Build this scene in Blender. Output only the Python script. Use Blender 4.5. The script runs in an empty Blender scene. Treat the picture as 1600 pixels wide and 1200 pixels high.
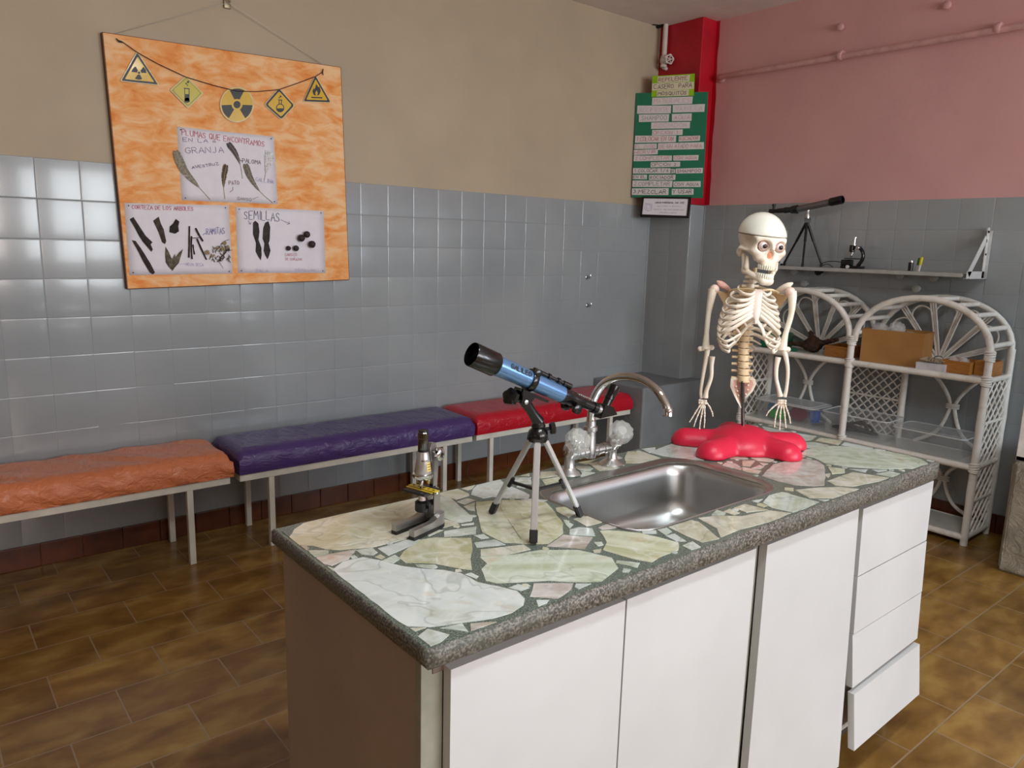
import bpy, bmesh, math, random
import numpy as np
from mathutils import Vector, Matrix
random.seed(7)
rng = np.random.default_rng(7)
scene = bpy.context.scene
COL = scene.collection
PI = math.pi

# ------------------------------------------------------------------ camera
EYE = 1.316
YAW, PITCH, ROLL, FPX = 0.8859086594, 0.1819904240, 0.0263680976, 1180.302
def cam_rows():
    cy, sy, cp, sp, cr, sr = math.cos(YAW), math.sin(YAW), math.cos(PITCH), math.sin(PITCH), math.cos(ROLL), math.sin(ROLL)
    f = np.array([cp*cy, cp*sy, -sp]); r = np.array([sy, -cy, 0.]); u = np.cross(r, f)
    return cr*r+sr*u, -sr*r+cr*u, f
RR, UU, FF = cam_rows()
cam_data = bpy.data.cameras.new('camera')
cam = bpy.data.objects.new('camera', cam_data); COL.objects.link(cam)
cam_data.sensor_width = 36.0; cam_data.lens = FPX/1600*36.0; cam_data.clip_start = 0.02
m = Matrix(((RR[0], UU[0], -FF[0], 0), (RR[1], UU[1], -FF[1], 0), (RR[2], UU[2], -FF[2], EYE), (0, 0, 0, 1)))
cam.matrix_world = m
scene.camera = cam

# ------------------------------------------------------------------ view, world, lights
scene.view_settings.view_transform = 'Standard'
scene.view_settings.look = 'None'
scene.view_settings.gamma = 1.0
scene.view_settings.use_curve_mapping = False
scene.view_settings.exposure = 0.1
world = bpy.data.worlds.new('world'); scene.world = world; world.use_nodes = True
bg = world.node_tree.nodes['Background']
bg.inputs[0].default_value = (0.75, 0.86, 1.0, 1); bg.inputs[1].default_value = 1.0
def area(name, loc, direction, sx, sy, power, col):
    l = bpy.data.lights.new(name, 'AREA'); l.shape = 'RECTANGLE'; l.size = sx; l.size_y = sy
    l.energy = power; l.color = col
    o = bpy.data.objects.new(name, l); COL.objects.link(o); o.location = loc
    o.rotation_euler = Vector(direction).to_track_quat('-Z', 'Y').to_euler()
    return o
WIN_Y = -3.40
area('window_and_fill_light', (0.30, WIN_Y+.02, 1.60), (0, 1, 0), 1.0, 1.2, 42, (1.0, 0.88, 0.83))
area('window_and_fill_light', (1.85, WIN_Y+.02, 1.60), (0, 1, 0), 1.0, 1.2, 52, (0.93, 0.97, 1.0))
area('window_and_fill_light', (3.30, WIN_Y+.02, 1.60), (0, 1, 0), 1.0, 1.2, 64, (0.78, 0.91, 1.0))
area('window_and_fill_light', (-3.46, 0.0, 1.65), (1, 0.35, 0), 1.3, 1.0, 5, (0.95, 0.97, 1.0))  # added weak fill from the front wall, which has no window opening
area('ceiling_lamp_light', (1.05, 0.05, 2.60), (0, 0, -1), 1.2, 0.18, 27, (0.90, 0.97, 1.0))

# ------------------------------------------------------------------ measuring helpers (points in the room from picture points)
def ray(px, py):
    return RR*((px-800)/FPX) + UU*(-(py-600)/FPX) + FF
def hx(px, py, X):
    d = ray(px, py); v = d*(X/d[0]); return Vector((v[0], v[1], v[2]+EYE))
def hy(px, py, Y):
    d = ray(px, py); v = d*(Y/d[1]); return Vector((v[0], v[1], v[2]+EYE))
def hz(px, py, Z):
    d = ray(px, py); v = d*((Z-EYE)/d[2]); return Vector((v[0], v[1], Z))
def hp(px, py, c, n):
    d = ray(px, py); n = np.array(n[:3], float); c = np.array(c[:3], float)-np.array([0, 0, EYE])
    v = d*((c@n)/(d@n)); return Vector((v[0], v[1], v[2]+EYE))

# ------------------------------------------------------------------ materials
def lin(c):
    return tuple(((x/255)/12.92 if x/255 <= .04045 else ((x/255+.055)/1.055)**2.4) for x in c)
class NT:
    def __init__(s, name):
        s.m = bpy.data.materials.new(name); s.m.use_nodes = True
        s.t = s.m.node_tree; s.b = s.t.nodes['Principled BSDF']
    def n(s, typ, **kw):
        nd = s.t.nodes.new(typ)
        for k, v in kw.items():
            if k.startswith('i_'):
                key = k[2:]
                nd.inputs[int(key) if key.isdigit() else key].default_value = v
            else: setattr(nd, k, v)
        return nd
    def l(s, a, b): s.t.links.new(a, b)
    def coord(s, obj=True, scale=(1, 1, 1), rot=(0, 0, 0), loc=(0, 0, 0)):
        c = s.n('ShaderNodeTexCoord'); mp = s.n('ShaderNodeMapping')
        mp.inputs['Scale'].default_value = scale; mp.inputs['Rotation'].default_value = rot; mp.inputs['Location'].default_value = loc
        s.l(c.outputs['Object'], mp.inputs[0]); return mp.outputs[0]
    def noise(s, vec, scale, detail=4, rough=.55, dist=0):
        nd = s.n('ShaderNodeTexNoise', i_Scale=scale, i_Detail=detail, i_Roughness=rough, i_Distortion=dist)
        if vec is not None: s.l(vec, nd.inputs['Vector'])
        return nd.outputs['Fac']
    def ramp(s, fac, stops):
        r = s.n('ShaderNodeValToRGB'); e = r.color_ramp.elements
        while len(e) > 1: e.remove(e[-1])
        e[0].position = stops[0][0]; e[0].color = (*stops[0][1], 1)
        for p, c in stops[1:]:
            k = e.new(p); k.color = (*c, 1)
        s.l(fac, r.inputs[0]); return r.outputs[0]
    def mix(s, fac, a, b, mode='MIX'):
        mx = s.n('ShaderNodeMix', data_type='RGBA', blend_type=mode)
        for v, k in ((fac, 0), (a, 6), (b, 7)):
            if isinstance(v, (int, float)): mx.inputs[k].default_value = v
            elif isinstance(v, tuple): mx.inputs[k].default_value = (*v, 1)
            else: s.l(v, mx.inputs[k])
        return mx.outputs[2]
    def bump(s, h, strength=.3, dist=.01):
        b = s.n('ShaderNodeBump', i_Strength=strength, i_Distance=dist); s.l(h, b.inputs['Height'])
        s.l(b.outputs[0], s.b.inputs['Normal'])
    def base(s, c):
        if isinstance(c, tuple): s.b.inputs['Base Color'].default_value = (*c, 1)
        else: s.l(c, s.b.inputs['Base Color'])
    def set(s, rough=None, metal=None, spec=None, coat=None, trans=None, ior=None, alpha=None, sss=None):
        B = s.b.inputs
        if rough is not None: B['Roughness'].default_value = rough
        if metal is not None: B['Metallic'].default_value = metal
        if spec is not None: B['Specular IOR Level'].default_value = spec
        if coat is not None: B['Coat Weight'].default_value = coat; B['Coat Roughness'].default_value = .08
        if trans is not None: B['Transmission Weight'].default_value = trans
        if ior is not None: B['IOR'].default_value = ior
        if alpha is not None: B['Alpha'].default_value = alpha
        return s
MATS = {}
def plain(name, rgb, rough=.5, metal=0., var=.08, vscale=20., bump=0., bscale=60., spec=.5, coat=0., trans=0., alpha=1.):
    """procedural finish: base colour with a slight noise variation and optional surface bump"""
    if name in MATS: return MATS[name]
    t = NT(name); c = lin(rgb); v = t.coord()
    f = t.noise(v, vscale, 3)
    d = tuple(max(0, x*(1-var*2)) for x in c); b = tuple(min(1, x*(1+var)) for x in c)
    t.base(t.ramp(f, [(.3, d), (.7, b)]))
    if bump: t.bump(t.noise(v, bscale, 4), bump, .004)
    t.set(rough=rough, metal=metal, spec=spec, coat=coat, trans=trans, alpha=alpha)
    MATS[name] = t.m; return t.m

# ------------------------------------------------------------------ object helpers
def link(name, me, parent=None, mats=(), smooth=False):
    o = bpy.data.objects.new(name, me); COL.objects.link(o)
    for mt in (mats if isinstance(mats, (list, tuple)) else [mats]): me.materials.append(mt)
    if parent is not None: o.parent = parent
    if smooth:
        me.polygons.foreach_set('use_smooth', [True]*len(me.polygons))
    return o
def finish(bm, name, mats, parent=None, smooth=False, auto=None, loc=None, rot=None):
    bmesh.ops.recalc_face_normals(bm, faces=bm.faces[:])
    if auto is not None:
        for f in bm.faces: f.smooth = True
        for e in bm.edges:
            if len(e.link_faces) == 2 and e.calc_face_angle(0) > math.radians(auto): e.smooth = False
            elif len(e.link_faces) != 2: e.smooth = False
    me = bpy.data.meshes.new(name); bm.to_mesh(me); bm.free()
    o = link(name, me, parent, mats, smooth)
    if loc is not None: o.location = loc
    if rot is not None: o.rotation_euler = rot
    return o
def tag(o, label=None, cat=None, group=None, kind=None):
    if label: o['label'] = label
    if cat: o['category'] = cat
    if group: o['group'] = group
    if kind: o['kind'] = kind
    return o
def thing(name, loc, label, cat, group=None, rot=0.):
    o = bpy.data.objects.new(name, None); COL.objects.link(o); o.location = loc; o.rotation_euler = (0, 0, rot)
    o.empty_display_size = .05
    return tag(o, label, cat, group)
def struct(o): o['kind'] = 'structure'; return o
def BM(): return bmesh.new()
def box(bm, lo, hi, bev=0., seg=2, mat=0, M=None):
    lo, hi = Vector(lo), Vector(hi)
    r = bmesh.ops.create_cube(bm, size=1.0)
    vs = r['verts']
    for v in vs:
        v.co = Vector([lo[i]+(hi[i]-lo[i])*(v.co[i]+.5) for i in range(3)])
    fs = set(f for v in vs for f in v.link_faces)
    if bev > 0:
        es = list(set(e for v in vs for e in v.link_edges))
        rb = bmesh.ops.bevel(bm, geom=es, offset=bev, segments=seg, affect='EDGES', profile=.5)
        vs = list(set(v for f in rb['faces'] for v in f.verts) | set(v for v in vs if v.is_valid))
        fs = set(f for v in vs for f in v.link_faces)
    for f in fs: f.material_index = mat
    if M is not None:
        for v in vs: v.co = M @ v.co
    return vs
def frames(pts):
    ts = []
    n = len(pts)
    for i in range(n):
        a = pts[max(0, i-1)]; b = pts[min(n-1, i+1)]
        t = (b-a); ts.append(t.normalized() if t.length > 1e-9 else Vector((0, 0, 1)))
    up = Vector((0, 0, 1)) if abs(ts[0].z) < .9 else Vector((1, 0, 0))
    u = (up - ts[0]*up.dot(ts[0])).normalized(); out = []
    for t in ts:
        u = (u - t*u.dot(t))
        u = u.normalized() if u.length > 1e-6 else t.orthogonal().normalized()
        out.append((t, u, t.cross(u)))
    return out
def tube(bm, pts, r, seg=10, caps=True, mat=0, flat=1.0, closed=False, rot=0.):
    """tube of varying radius along a line of points; flat squashes the second axis"""
    pts = [Vector(p) for p in pts]
    rs = r if isinstance(r, (list, tuple)) else [r]*len(pts)
    if closed:
        n = len(pts); ts = [(pts[(i+1) % n]-pts[i-1]).normalized() for i in range(n)]
        fr = []; nrm = (pts[0]-pts[n//3]).cross(pts[0]-pts[2*n//3]).normalized()
        for t in ts: fr.append((t, nrm, t.cross(nrm)))
    else: fr = frames(pts)
    rings = []
    for p, rad, (t, u, w) in zip(pts, rs, fr):
        rings.append([bm.verts.new(p + u*(math.cos(a)*rad) + w*(math.sin(a)*rad*flat)) for a in [2*PI*k/seg+rot for k in range(seg)]])
    nr = len(rings)
    for i in range(nr if closed else nr-1):
        a, b = rings[i], rings[(i+1) % nr]
        for k in range(seg):
            f = bm.faces.new((a[k], a[(k+1) % seg], b[(k+1) % seg], b[k])); f.material_index = mat; f.smooth = True
    if caps and not closed:
        for rg in (rings[0][::-1], rings[-1]):
            f = bm.faces.new(rg); f.material_index = mat
    return rings
def lathe(bm, prof, origin=(0, 0, 0), axis=(0, 0, 1), seg=24, mat=0, caps=True, lobes=0, amp=0.):
    """profile of (radius, height) pairs turned about an axis"""
    o = Vector(origin); ax = Vector(axis).normalized(); u = ax.orthogonal().normalized(); w = ax.cross(u)
    rings = []
    for r, h in prof:
        rings.append([bm.verts.new(o + ax*h + (u*math.cos(2*PI*k/seg)+w*math.sin(2*PI*k/seg))*(r*(1+(amp*math.cos(lobes*2*PI*k/seg) if lobes else 0)))) for k in range(seg)])
    for a, b in zip(rings[:-1], rings[1:]):
        for k in range(seg):
            f = bm.faces.new((a[k], a[(k+1) % seg], b[(k+1) % seg], b[k])); f.material_index = mat
    if caps:
        for rg in (rings[0][::-1], rings[-1]):
            f = bm.faces.new(rg); f.material_index = mat
    return rings
def smoothcurve(pts, n=6):
    """Catmull-Rom through points"""
    P = [Vector(p) for p in pts]; P = [P[0]*2-P[1]]+P+[P[-1]*2-P[-2]]; out = []
    for i in range(1, len(P)-2):
        for k in range(n):
            t = k/n; a, b, c, d = P[i-1], P[i], P[i+1], P[i+2]
            out.append(.5*((2*b)+(c-a)*t+(2*a-5*b+4*c-d)*t*t+(3*b-a-3*c+d)*t**3))
    out.append(P[-2]); return out
def lerp_list(vals, n):
    """resample radii to n samples"""
    v = np.interp(np.linspace(0, 1, n), np.linspace(0, 1, len(vals)), vals); return [float(x) for x in v]
def plate(bm, pts, th, nrm, mat=0):
    """polygon (list of 3-D points) thickened by th along nrm"""
    nrm = Vector(nrm).normalized()
    a = [bm.verts.new(Vector(p)) for p in pts]; b = [bm.verts.new(Vector(p)+nrm*th) for p in pts]
    f = bm.faces.new(b); f.material_index = mat
    f = bm.faces.new(a[::-1]); f.material_index = mat
    n = len(a)
    for i in range(n):
        f = bm.faces.new((a[i], a[(i+1) % n], b[(i+1) % n], b[i])); f.material_index = mat
def ribbon(bm, pts, w, nrm, mat=0):
    """flat painted stroke lying on a surface"""
    nrm = Vector(nrm).normalized(); pts = [Vector(p) for p in pts]
    pr = None
    for i, p in enumerate(pts):
        a = pts[max(0, i-1)]; b = pts[min(len(pts)-1, i+1)]
        t = b-a
        if t.length < 1e-7: continue
        s = t.normalized().cross(nrm)*w*.5
        e = Vector((0, 0, 0))
        if i == 0: e = -t.normalized()*w*.3
        if i == len(pts)-1: e = t.normalized()*w*.3
        q = (bm.verts.new(p+s+e), bm.verts.new(p-s+e))
        if pr:
            f = bm.faces.new((pr[0], pr[1], q[1], q[0])); f.material_index = mat
        pr = q

# ------------------------------------------------------------------ surface extraction from a distance function (organic shapes)
def sdf_mesh(fn, lo, hi, res):
    lo = np.array(lo, float); hi = np.array(hi, float)
    n = np.maximum(4, np.ceil((hi-lo)/res).astype(int)+1)
    ax = [lo[i]+res*np.arange(n[i]) for i in range(3)]
    X, Y, Z = np.meshgrid(*ax, indexing='ij')
    D = fn(X, Y, Z)
    ins = D < 0
    nx, ny, nz = n
    acc = np.zeros((nx-1, ny-1, nz-1, 3)); cnt = np.zeros((nx-1, ny-1, nz-1))
    def cell(a, s): return a[s[0]:s[0]+nx-1, s[1]:s[1]+ny-1, s[2]:s[2]+nz-1]
    for axis in range(3):
        for d1 in (0, 1):
            for d2 in (0, 1):
                s0 = [0, 0, 0]; o = [i for i in range(3) if i != axis]
                s0[o[0]] = d1; s0[o[1]] = d2; s1 = list(s0); s1[axis] = 1
                a = cell(D, s0); b = cell(D, s1); cr = (a < 0) != (b < 0)
                t = np.where(cr, a/(a-b+1e-12), 0)
                p = np.zeros(a.shape+(3,)); p[..., o[0]] = d1; p[..., o[1]] = d2; p[..., axis] = t
                acc += p*cr[..., None]; cnt += cr
    act = cnt > 0
    idx = -np.ones(act.shape, int); idx[act] = np.arange(act.sum())
    ii = np.argwhere(act)
    vs = lo + res*(ii + acc[act]/cnt[act][:, None])
    faces = []
    for axis in range(3):
        o = [i for i in range(3) if i != axis]
        sl0 = [slice(1, None) if i != axis else slice(0, -1) for i in range(3)]
        sl1 = [slice(1, None)]*3
        a = ins[tuple(sl0)]; b = ins[tuple(sl1)]
        cr = np.argwhere(a != b)
        for c in cr:
            g = c+1; g[axis] -= 1
            base = g.copy(); q = []
            ok = True
            for (d1, d2) in ((-1, -1), (0, -1), (0, 0), (-1, 0)):
                k = base.copy(); k[o[0]] += d1; k[o[1]] += d2
                if (k < 0).any() or (k >= np.array(idx.shape)).any(): ok = False; break
                v = idx[tuple(k)]
                if v < 0: ok = False; break
                q.append(int(v))
            if not ok: continue
            flip = ins[tuple(g)]
            if axis == 1: flip = not flip
            faces.append(q if flip else q[::-1])
    me = bpy.data.meshes.new('s'); me.from_pydata([tuple(v) for v in vs], [], faces); me.update()
    return me
def sdf_obj(name, fn, lo, hi, res, mats, parent=None, relax=2):
    me = sdf_mesh(fn, lo, hi, res); me.name = name
    bm = BM(); bm.from_mesh(me)
    for _ in range(relax): bmesh.ops.smooth_vert(bm, verts=bm.verts[:], factor=.5, use_axis_x=True, use_axis_y=True, use_axis_z=True)
    bmesh.ops.recalc_face_normals(bm, faces=bm.faces[:]); bm.to_mesh(me); bm.free()
    return link(name, me, parent, mats, True)
def s_ell(X, Y, Z, c, r):
    k = np.sqrt(((X-c[0])/r[0])**2+((Y-c[1])/r[1])**2+((Z-c[2])/r[2])**2)
    return (k-1)*min(r)
def s_cap(X, Y, Z, a, b, r0, r1=None):
    r1 = r0 if r1 is None else r1
    a = np.array(a, float); b = np.array(b, float); ab = b-a
    t = np.clip(((X-a[0])*ab[0]+(Y-a[1])*ab[1]+(Z-a[2])*ab[2])/(ab@ab), 0, 1)
    return np.sqrt((X-a[0]-t*ab[0])**2+(Y-a[1]-t*ab[1])**2+(Z-a[2]-t*ab[2])**2)-(r0+(r1-r0)*t)
def s_box(X, Y, Z, c, h, r=0.):
    qx, qy, qz = np.abs(X-c[0])-h[0]+r, np.abs(Y-c[1])-h[1]+r, np.abs(Z-c[2])-h[2]+r
    return np.sqrt(np.maximum(qx, 0)**2+np.maximum(qy, 0)**2+np.maximum(qz, 0)**2)+np.minimum(np.maximum(qx, np.maximum(qy, qz)), 0)-r
def smin(a, b, k):
    h = np.clip(.5+.5*(b-a)/k, 0, 1); return b*(1-h)+a*h-k*h*(1-h)
def smax(a, b, k): return -smin(-a, -b, k)

# ------------------------------------------------------------------ handwriting strokes
GL = {
'A': ['0,0 2,6 4,0', '.8,2.2 3.2,2.2'], 'B': ['0,0 0,6 2.6,6 3.4,5 2.6,3.2 0,3.2', '2.6,3.2 3.8,1.8 2.8,0 0,0'], 'C': ['3.8,5 2.6,6 .8,5.4 0,3 .8,.6 2.6,0 3.8,1'],
'D': ['0,0 0,6 2.4,5.6 3.8,3 2.4,.3 0,0'], 'E': ['3.6,6 0,6 0,0 3.6,0', '0,3.1 2.8,3.1'], 'F': ['3.6,6 0,6 0,0', '0,3.1 2.8,3.1'], 'G': ['3.8,5 2.4,6 .6,5 0,3 .8,.5 2.6,0 3.8,1.2 3.8,2.8 2.2,2.8'],
'H': ['0,0 0,6', '3.6,0 3.6,6', '0,3 3.6,3'], 'I': ['1,0 1,6'], 'J': ['3,6 3,1.4 2,0 .4,.6'], 'K': ['0,0 0,6', '3.6,6 0,2.8 3.6,0'], 'L': ['0,6 0,0 3.4,0'], 'M': ['0,0 .4,6 2.2,2.4 4,6 4.4,0'],
'N': ['0,0 0,6 3.6,0 3.6,6'], 'O': ['1.8,6 .3,5 0,3 .5,.8 1.9,0 3.4,.8 3.8,3 3.2,5.2 1.8,6'], 'P': ['0,0 0,6 2.6,6 3.6,4.6 2.6,3 0,2.8'], 'Q': ['1.8,6 .3,5 0,3 .5,.8 1.9,0 3.4,.8 3.8,3 3.2,5.2 1.8,6', '2.4,1.6 4,-.4'],
'R': ['0,0 0,6 2.6,6 3.4,4.6 2.4,3 0,2.9', '1.6,2.9 3.6,0'], 'S': ['3.6,5 2.2,6 .5,5.2 .8,3.6 3,2.6 3.6,1 1.8,0 0,.8'], 'T': ['0,6 4,6', '2,6 2,0'], 'U': ['0,6 .1,1.4 1.6,0 3.2,1 3.6,6'], 'V': ['0,6 1.9,0 3.8,6'],
'Y': ['0,6 1.9,3 3.8,6', '1.9,3 1.7,0'], 'Z': ['0,6 3.6,6 0,0 3.8,0'], 'X': ['0,0 3.6,6', '0,6 3.6,0'], '1': ['.6,4.8 1.8,6 1.8,0'], '2': ['.2,4.8 1.6,6 3.2,4.8 2.8,3 0,0 3.6,0'], '3': ['.2,5.4 2,6 3.2,4.8 1.6,3.2 3.4,1.8 1.8,0 0,.6'],
'4': ['2.8,0 2.8,6 0,2 3.6,2'], '.': ['.4,0 .7,.4'], ',': ['.6,.5 .2,-.8'], '-': ['.2,3 2.4,3'], '"': ['.4,6 .4,4.8', '1.4,6 1.4,4.8'], '/': ['0,-.3 3,6.3'], 'o': ['1.2,3.2 .1,2.4 .2,.6 1.3,0 2.5,.8 2.5,2.4 1.2,3.2'], ':': ['.4,.8 .6,1.1', '.4,3.6 .6,3.9'],
'a': ['2.2,3 .6,3.2 0,1.4 1,0 2.2,1 2.3,3.2 2.4,0'], 'r': ['.2,0 .2,3.2', '.2,2 1,3.1 2,3'], 'm': ['0,0 .1,3.2', '0,2.2 1,3.2 1.7,0', '1.7,2 2.7,3.1 3.2,0'], 'e': ['.1,1.8 2.3,1.9 1.6,3.2 .3,2.6 .2,.7 1.2,0 2.4,.6'], 'n': ['0,0 .1,3.2', '.1,2 1.2,3.2 2.2,2.6 2.3,0'], 's': ['2.1,2.8 .9,3.3 .2,2.4 2,1.2 1.1,0 0,.5']}
def glyph_w(ch):
    return {'I': 2.2, '.': 1.8, ',': 1.8, ' ': 3.4, 'M': 5.6, ':': 1.8, '-': 3.4, '"': 2.6}.get(ch, 3.8 if ch.islower() else 5.0)
def write(bm, text, O, ux, uy, size, w, nrm, jit=.35, mat=0, length=None, wrap=None):
    """handwritten text: O lower-left of the line, ux/uy unit axes on the surface, size capital height"""
    O, ux, uy = Vector(O), Vector(ux), Vector(uy)
    tot = sum(glyph_w(c) for c in text); s = size/6; sx = s if length is None else length/max(tot, 1)
    x = 0
    for ch in text:
        oy = random.uniform(-jit, jit)*1.2; sc = 1+random.uniform(-jit, jit)*.3
        for st in GL.get(ch, []):
            pts = [tuple(map(float, p.split(','))) for p in st.split()]
            pts = [(x+(a+random.uniform(-jit, jit)*.4)*sc, (b+random.uniform(-jit, jit)*.4)*sc+oy) for a, b in pts]
            dense = []
            for (a, b), (c, d) in zip(pts[:-1], pts[1:]):
                for k in range(2): dense.append((a+(c-a)*k/2, b+(d-b)*k/2))
            dense.append(pts[-1])
            if wrap: P = [wrap(a*sx, b*s) for a, b in dense]; ribbon(bm, [p for p, _ in P], w, P[0][1], mat)
            else: ribbon(bm, [O+ux*(a*sx)+uy*(b*s) for a, b in dense], w, nrm, mat)
        x += glyph_w(ch)
# =================================================================== ROOM
WL_Y = 3.396; WB_X = 4.045; CEIL = 2.69; TOPZ = 1.591; COLX = 3.91; COLY = 3.066; X0 = -3.5

# materials of the shell
t = NT('beige_plaster'); v = t.coord()
f = t.noise(v, 3, 5); t.base(t.ramp(f, [(.3, lin((180, 163, 139))), (.7, lin((190, 173, 148)))]))
t.bump(t.noise(v, 40, 5), .25, .004); t.set(rough=.62); M_BEIGE = t.m
t = NT('pink_plaster'); v = t.coord()
f = t.noise(v, 2.5, 5); t.base(t.ramp(f, [(.3, lin((212, 160, 160))), (.7, lin((220, 170, 168)))]))
t.bump(t.noise(v, 35, 5), .25, .004); t.set(rough=.55); M_PINK = t.m
M_RED = plain('red_gloss_paint', (190, 14, 38), .42, var=.1, vscale=6, bump=.3, bscale=25)
t = NT('grey_painted_tile'); v = t.coord()
f = t.noise(v, 2.2, 4); t.base(t.ramp(f, [(.3, lin((148, 155, 159))), (.7, lin((160, 165, 167)))]))
t.bump(t.noise(v, 90, 3, .6), .05, .002); t.set(rough=.18, spec=.5, coat=.25); M_TILE = t.m
t = NT('grey_render'); v = t.coord()
f = t.noise(v, 7, 6); t.base(t.ramp(f, [(.3, lin((122, 128, 132))), (.7, lin((138, 143, 146)))]))
t.bump(t.noise(v, 22, 6, .65), .5, .01); t.set(rough=.4); M_RENDER = t.m
t = NT('ceiling_plaster'); v = t.coord()
f = t.noise(v, 5, 6); t.base(t.ramp(f, [(.3, lin((222, 214, 206))), (.7, lin((234, 226, 220)))]))
t.bump(t.noise(v, 30, 6, .7), .6, .01); t.set(rough=.8); M_CEIL = t.m
# brown glazed floor tiles laid in a half bond
t = NT('brown_floor_tile')
c = t.n('ShaderNodeTexCoord'); mp = t.n('ShaderNodeMapping')
TW, TH = .2945, .1951
mp.inputs['Location'].default_value = (-.391+TW*.5+20*TW, -2.867+40*TH, 0)
t.l(c.outputs['Object'], mp.inputs[0])
br = t.n('ShaderNodeTexBrick', offset=.5, offset_frequency=2, squash_frequency=2, squash=1.)
br.inputs['Scale'].default_value = 1; br.inputs['Mortar Size'].default_value = .0026; br.inputs['Mortar Smooth'].default_value = .3
br.inputs['Brick Width'].default_value = TW; br.inputs['Row Height'].default_value = TH
br.inputs['Color1'].default_value = (.82, .82, .82, 1); br.inputs['Color2'].default_value = (1.1, 1.1, 1.1, 1); br.inputs['Mortar'].default_value = (1, 1, 1, 1)
t.l(mp.outputs[0], br.inputs['Vector'])
mp2 = t.n('ShaderNodeMapping'); mp2.inputs['Scale'].default_value = (1, 1.8, 1); t.l(c.outputs['Object'], mp2.inputs[0])
n1 = t.noise(mp2.outputs[0], 6, 4, .5, .25)
ca = t.ramp(n1, [(.3, lin((106, 74, 30))), (.5, lin((138, 102, 48))), (.72, lin((166, 134, 72)))])
cb = t.mix(1.0, ca, br.outputs['Color'], 'MULTIPLY')
cc = t.mix(br.outputs['Fac'], cb, lin((150, 128, 100)))
t.base(cc)
inv = t.n('ShaderNodeMath', operation='SUBTRACT'); inv.inputs[0].default_value = 1; t.l(br.outputs['Fac'], inv.inputs[1])
ad = t.n('ShaderNodeMath', operation='ADD'); t.l(inv.outputs[0], ad.inputs[0])
ml = t.n('ShaderNodeMath', operation='MULTIPLY'); ml.inputs[1].default_value = .12; t.l(t.noise(c.outputs['Object'], 24, 4), ml.inputs[0]); t.l(ml.outputs[0], ad.inputs[1])
t.bump(ad.outputs[0], .35, .002)
t.set(rough=.27, spec=.5); M_FLOOR = t.m
# brown skirting tiles
t = NT('brown_skirting_tile'); v = t.coord()
f = t.noise(v, 9, 4); t.base(t.ramp(f, [(.3, lin((70, 32, 14))), (.7, lin((108, 56, 26)))])); t.set(rough=.3); M_SKIRT = t.m

def room_box(name, lo, hi, mats):
    bm = BM(); box(bm, lo, hi); return struct(finish(bm, name, mats))
room_box('floor', (X0-.1, WIN_Y-.1, -.1), (WB_X+.1, WL_Y+.1, 0), M_FLOOR)
room_box('ceiling', (X0-.1, WIN_Y-.1, CEIL), (WB_X+.1, WL_Y+.1, CEIL+.1), M_CEIL)
wall_left = room_box('wall_left', (X0-.1, WL_Y, 0), (WB_X+.1, WL_Y+.1, CEIL), M_BEIGE)
wall_back = room_box('wall_back', (WB_X, WIN_Y-.1, 0), (WB_X+.1, WL_Y, CEIL), M_PINK)
room_box('wall_front', (X0-.1, WIN_Y-.1, 0), (X0, WL_Y, CEIL), M_BEIGE)
# the wall behind the camera with its two window openings
bm = BM(); y0, y1 = WIN_Y-.12, WIN_Y
for lo, hi in (((X0, 0), (-.20, CEIL)), ((-.20, 0), (WB_X, 1.0)), ((-.20, 2.2), (WB_X, CEIL)), ((.80, 1.0), (1.35, 2.2)), ((2.35, 1.0), (2.80, 2.2)), ((3.80, 1.0), (WB_X, 2.2))):
    box(bm, (lo[0], y0, lo[1]), (hi[0], y1, hi[1]))
t = NT('lit_lamp_tube'); t.base((.9, .93, .95)); t.b.inputs['Emission Color'].default_value = (.95, .98, 1, 1); t.b.inputs['Emission Strength'].default_value = 6; M_LAMPTUBE = t.m
M_ROSE = plain('pale_rose_plaster', (206, 176, 168), .6, var=.04, vscale=3, bump=.2)
struct(finish(bm, 'wall_right', M_ROSE))
th = thing('ceiling_lamp', (1.05, 0.05, CEIL), 'long white tube lamp on the ceiling above the camera side', 'ceiling lamp')
bm = BM(); box(bm, (-.62, -.06, -.035), (.62, .06, 0), .004); finish(bm, 'lamp_housing', plain('white_lamp_enamel', (235, 235, 232), .4), th)
bm = BM(); tube(bm, [(-.6, 0, -.055), (.6, 0, -.055)], .013, 12); finish(bm, 'lamp_tube', M_LAMPTUBE, th, auto=60)
M_WHITEFRAME = plain('white_window_paint', (232, 232, 228), .4)
M_PANE = plain('window_pane', (235, 245, 250), .05, trans=1.)
for k, (xa, xb) in enumerate(((-.20, .80), (1.35, 2.35), (2.80, 3.80))):
    bm = BM()
    for lo, hi in (((xa, 1.0), (xa+.05, 2.2)), ((xb-.05, 1.0), (xb, 2.2)), ((xa, 1.0), (xb, 1.05)), ((xa, 2.15), (xb, 2.2)), (((xa+xb)/2-.02, 1.05), ((xa+xb)/2+.02, 2.15))):
        box(bm, (lo[0], WIN_Y-.09, lo[1]), (hi[0], WIN_Y-.05, hi[1]), .004)
    w = struct(finish(bm, 'window_%d' % (k+1), M_WHITEFRAME))
    bm = BM(); box(bm, (xa+.05, WIN_Y-.073, 1.05), (xb-.05, WIN_Y-.067, 2.15)); finish(bm, 'pane', M_PANE, w)

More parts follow.
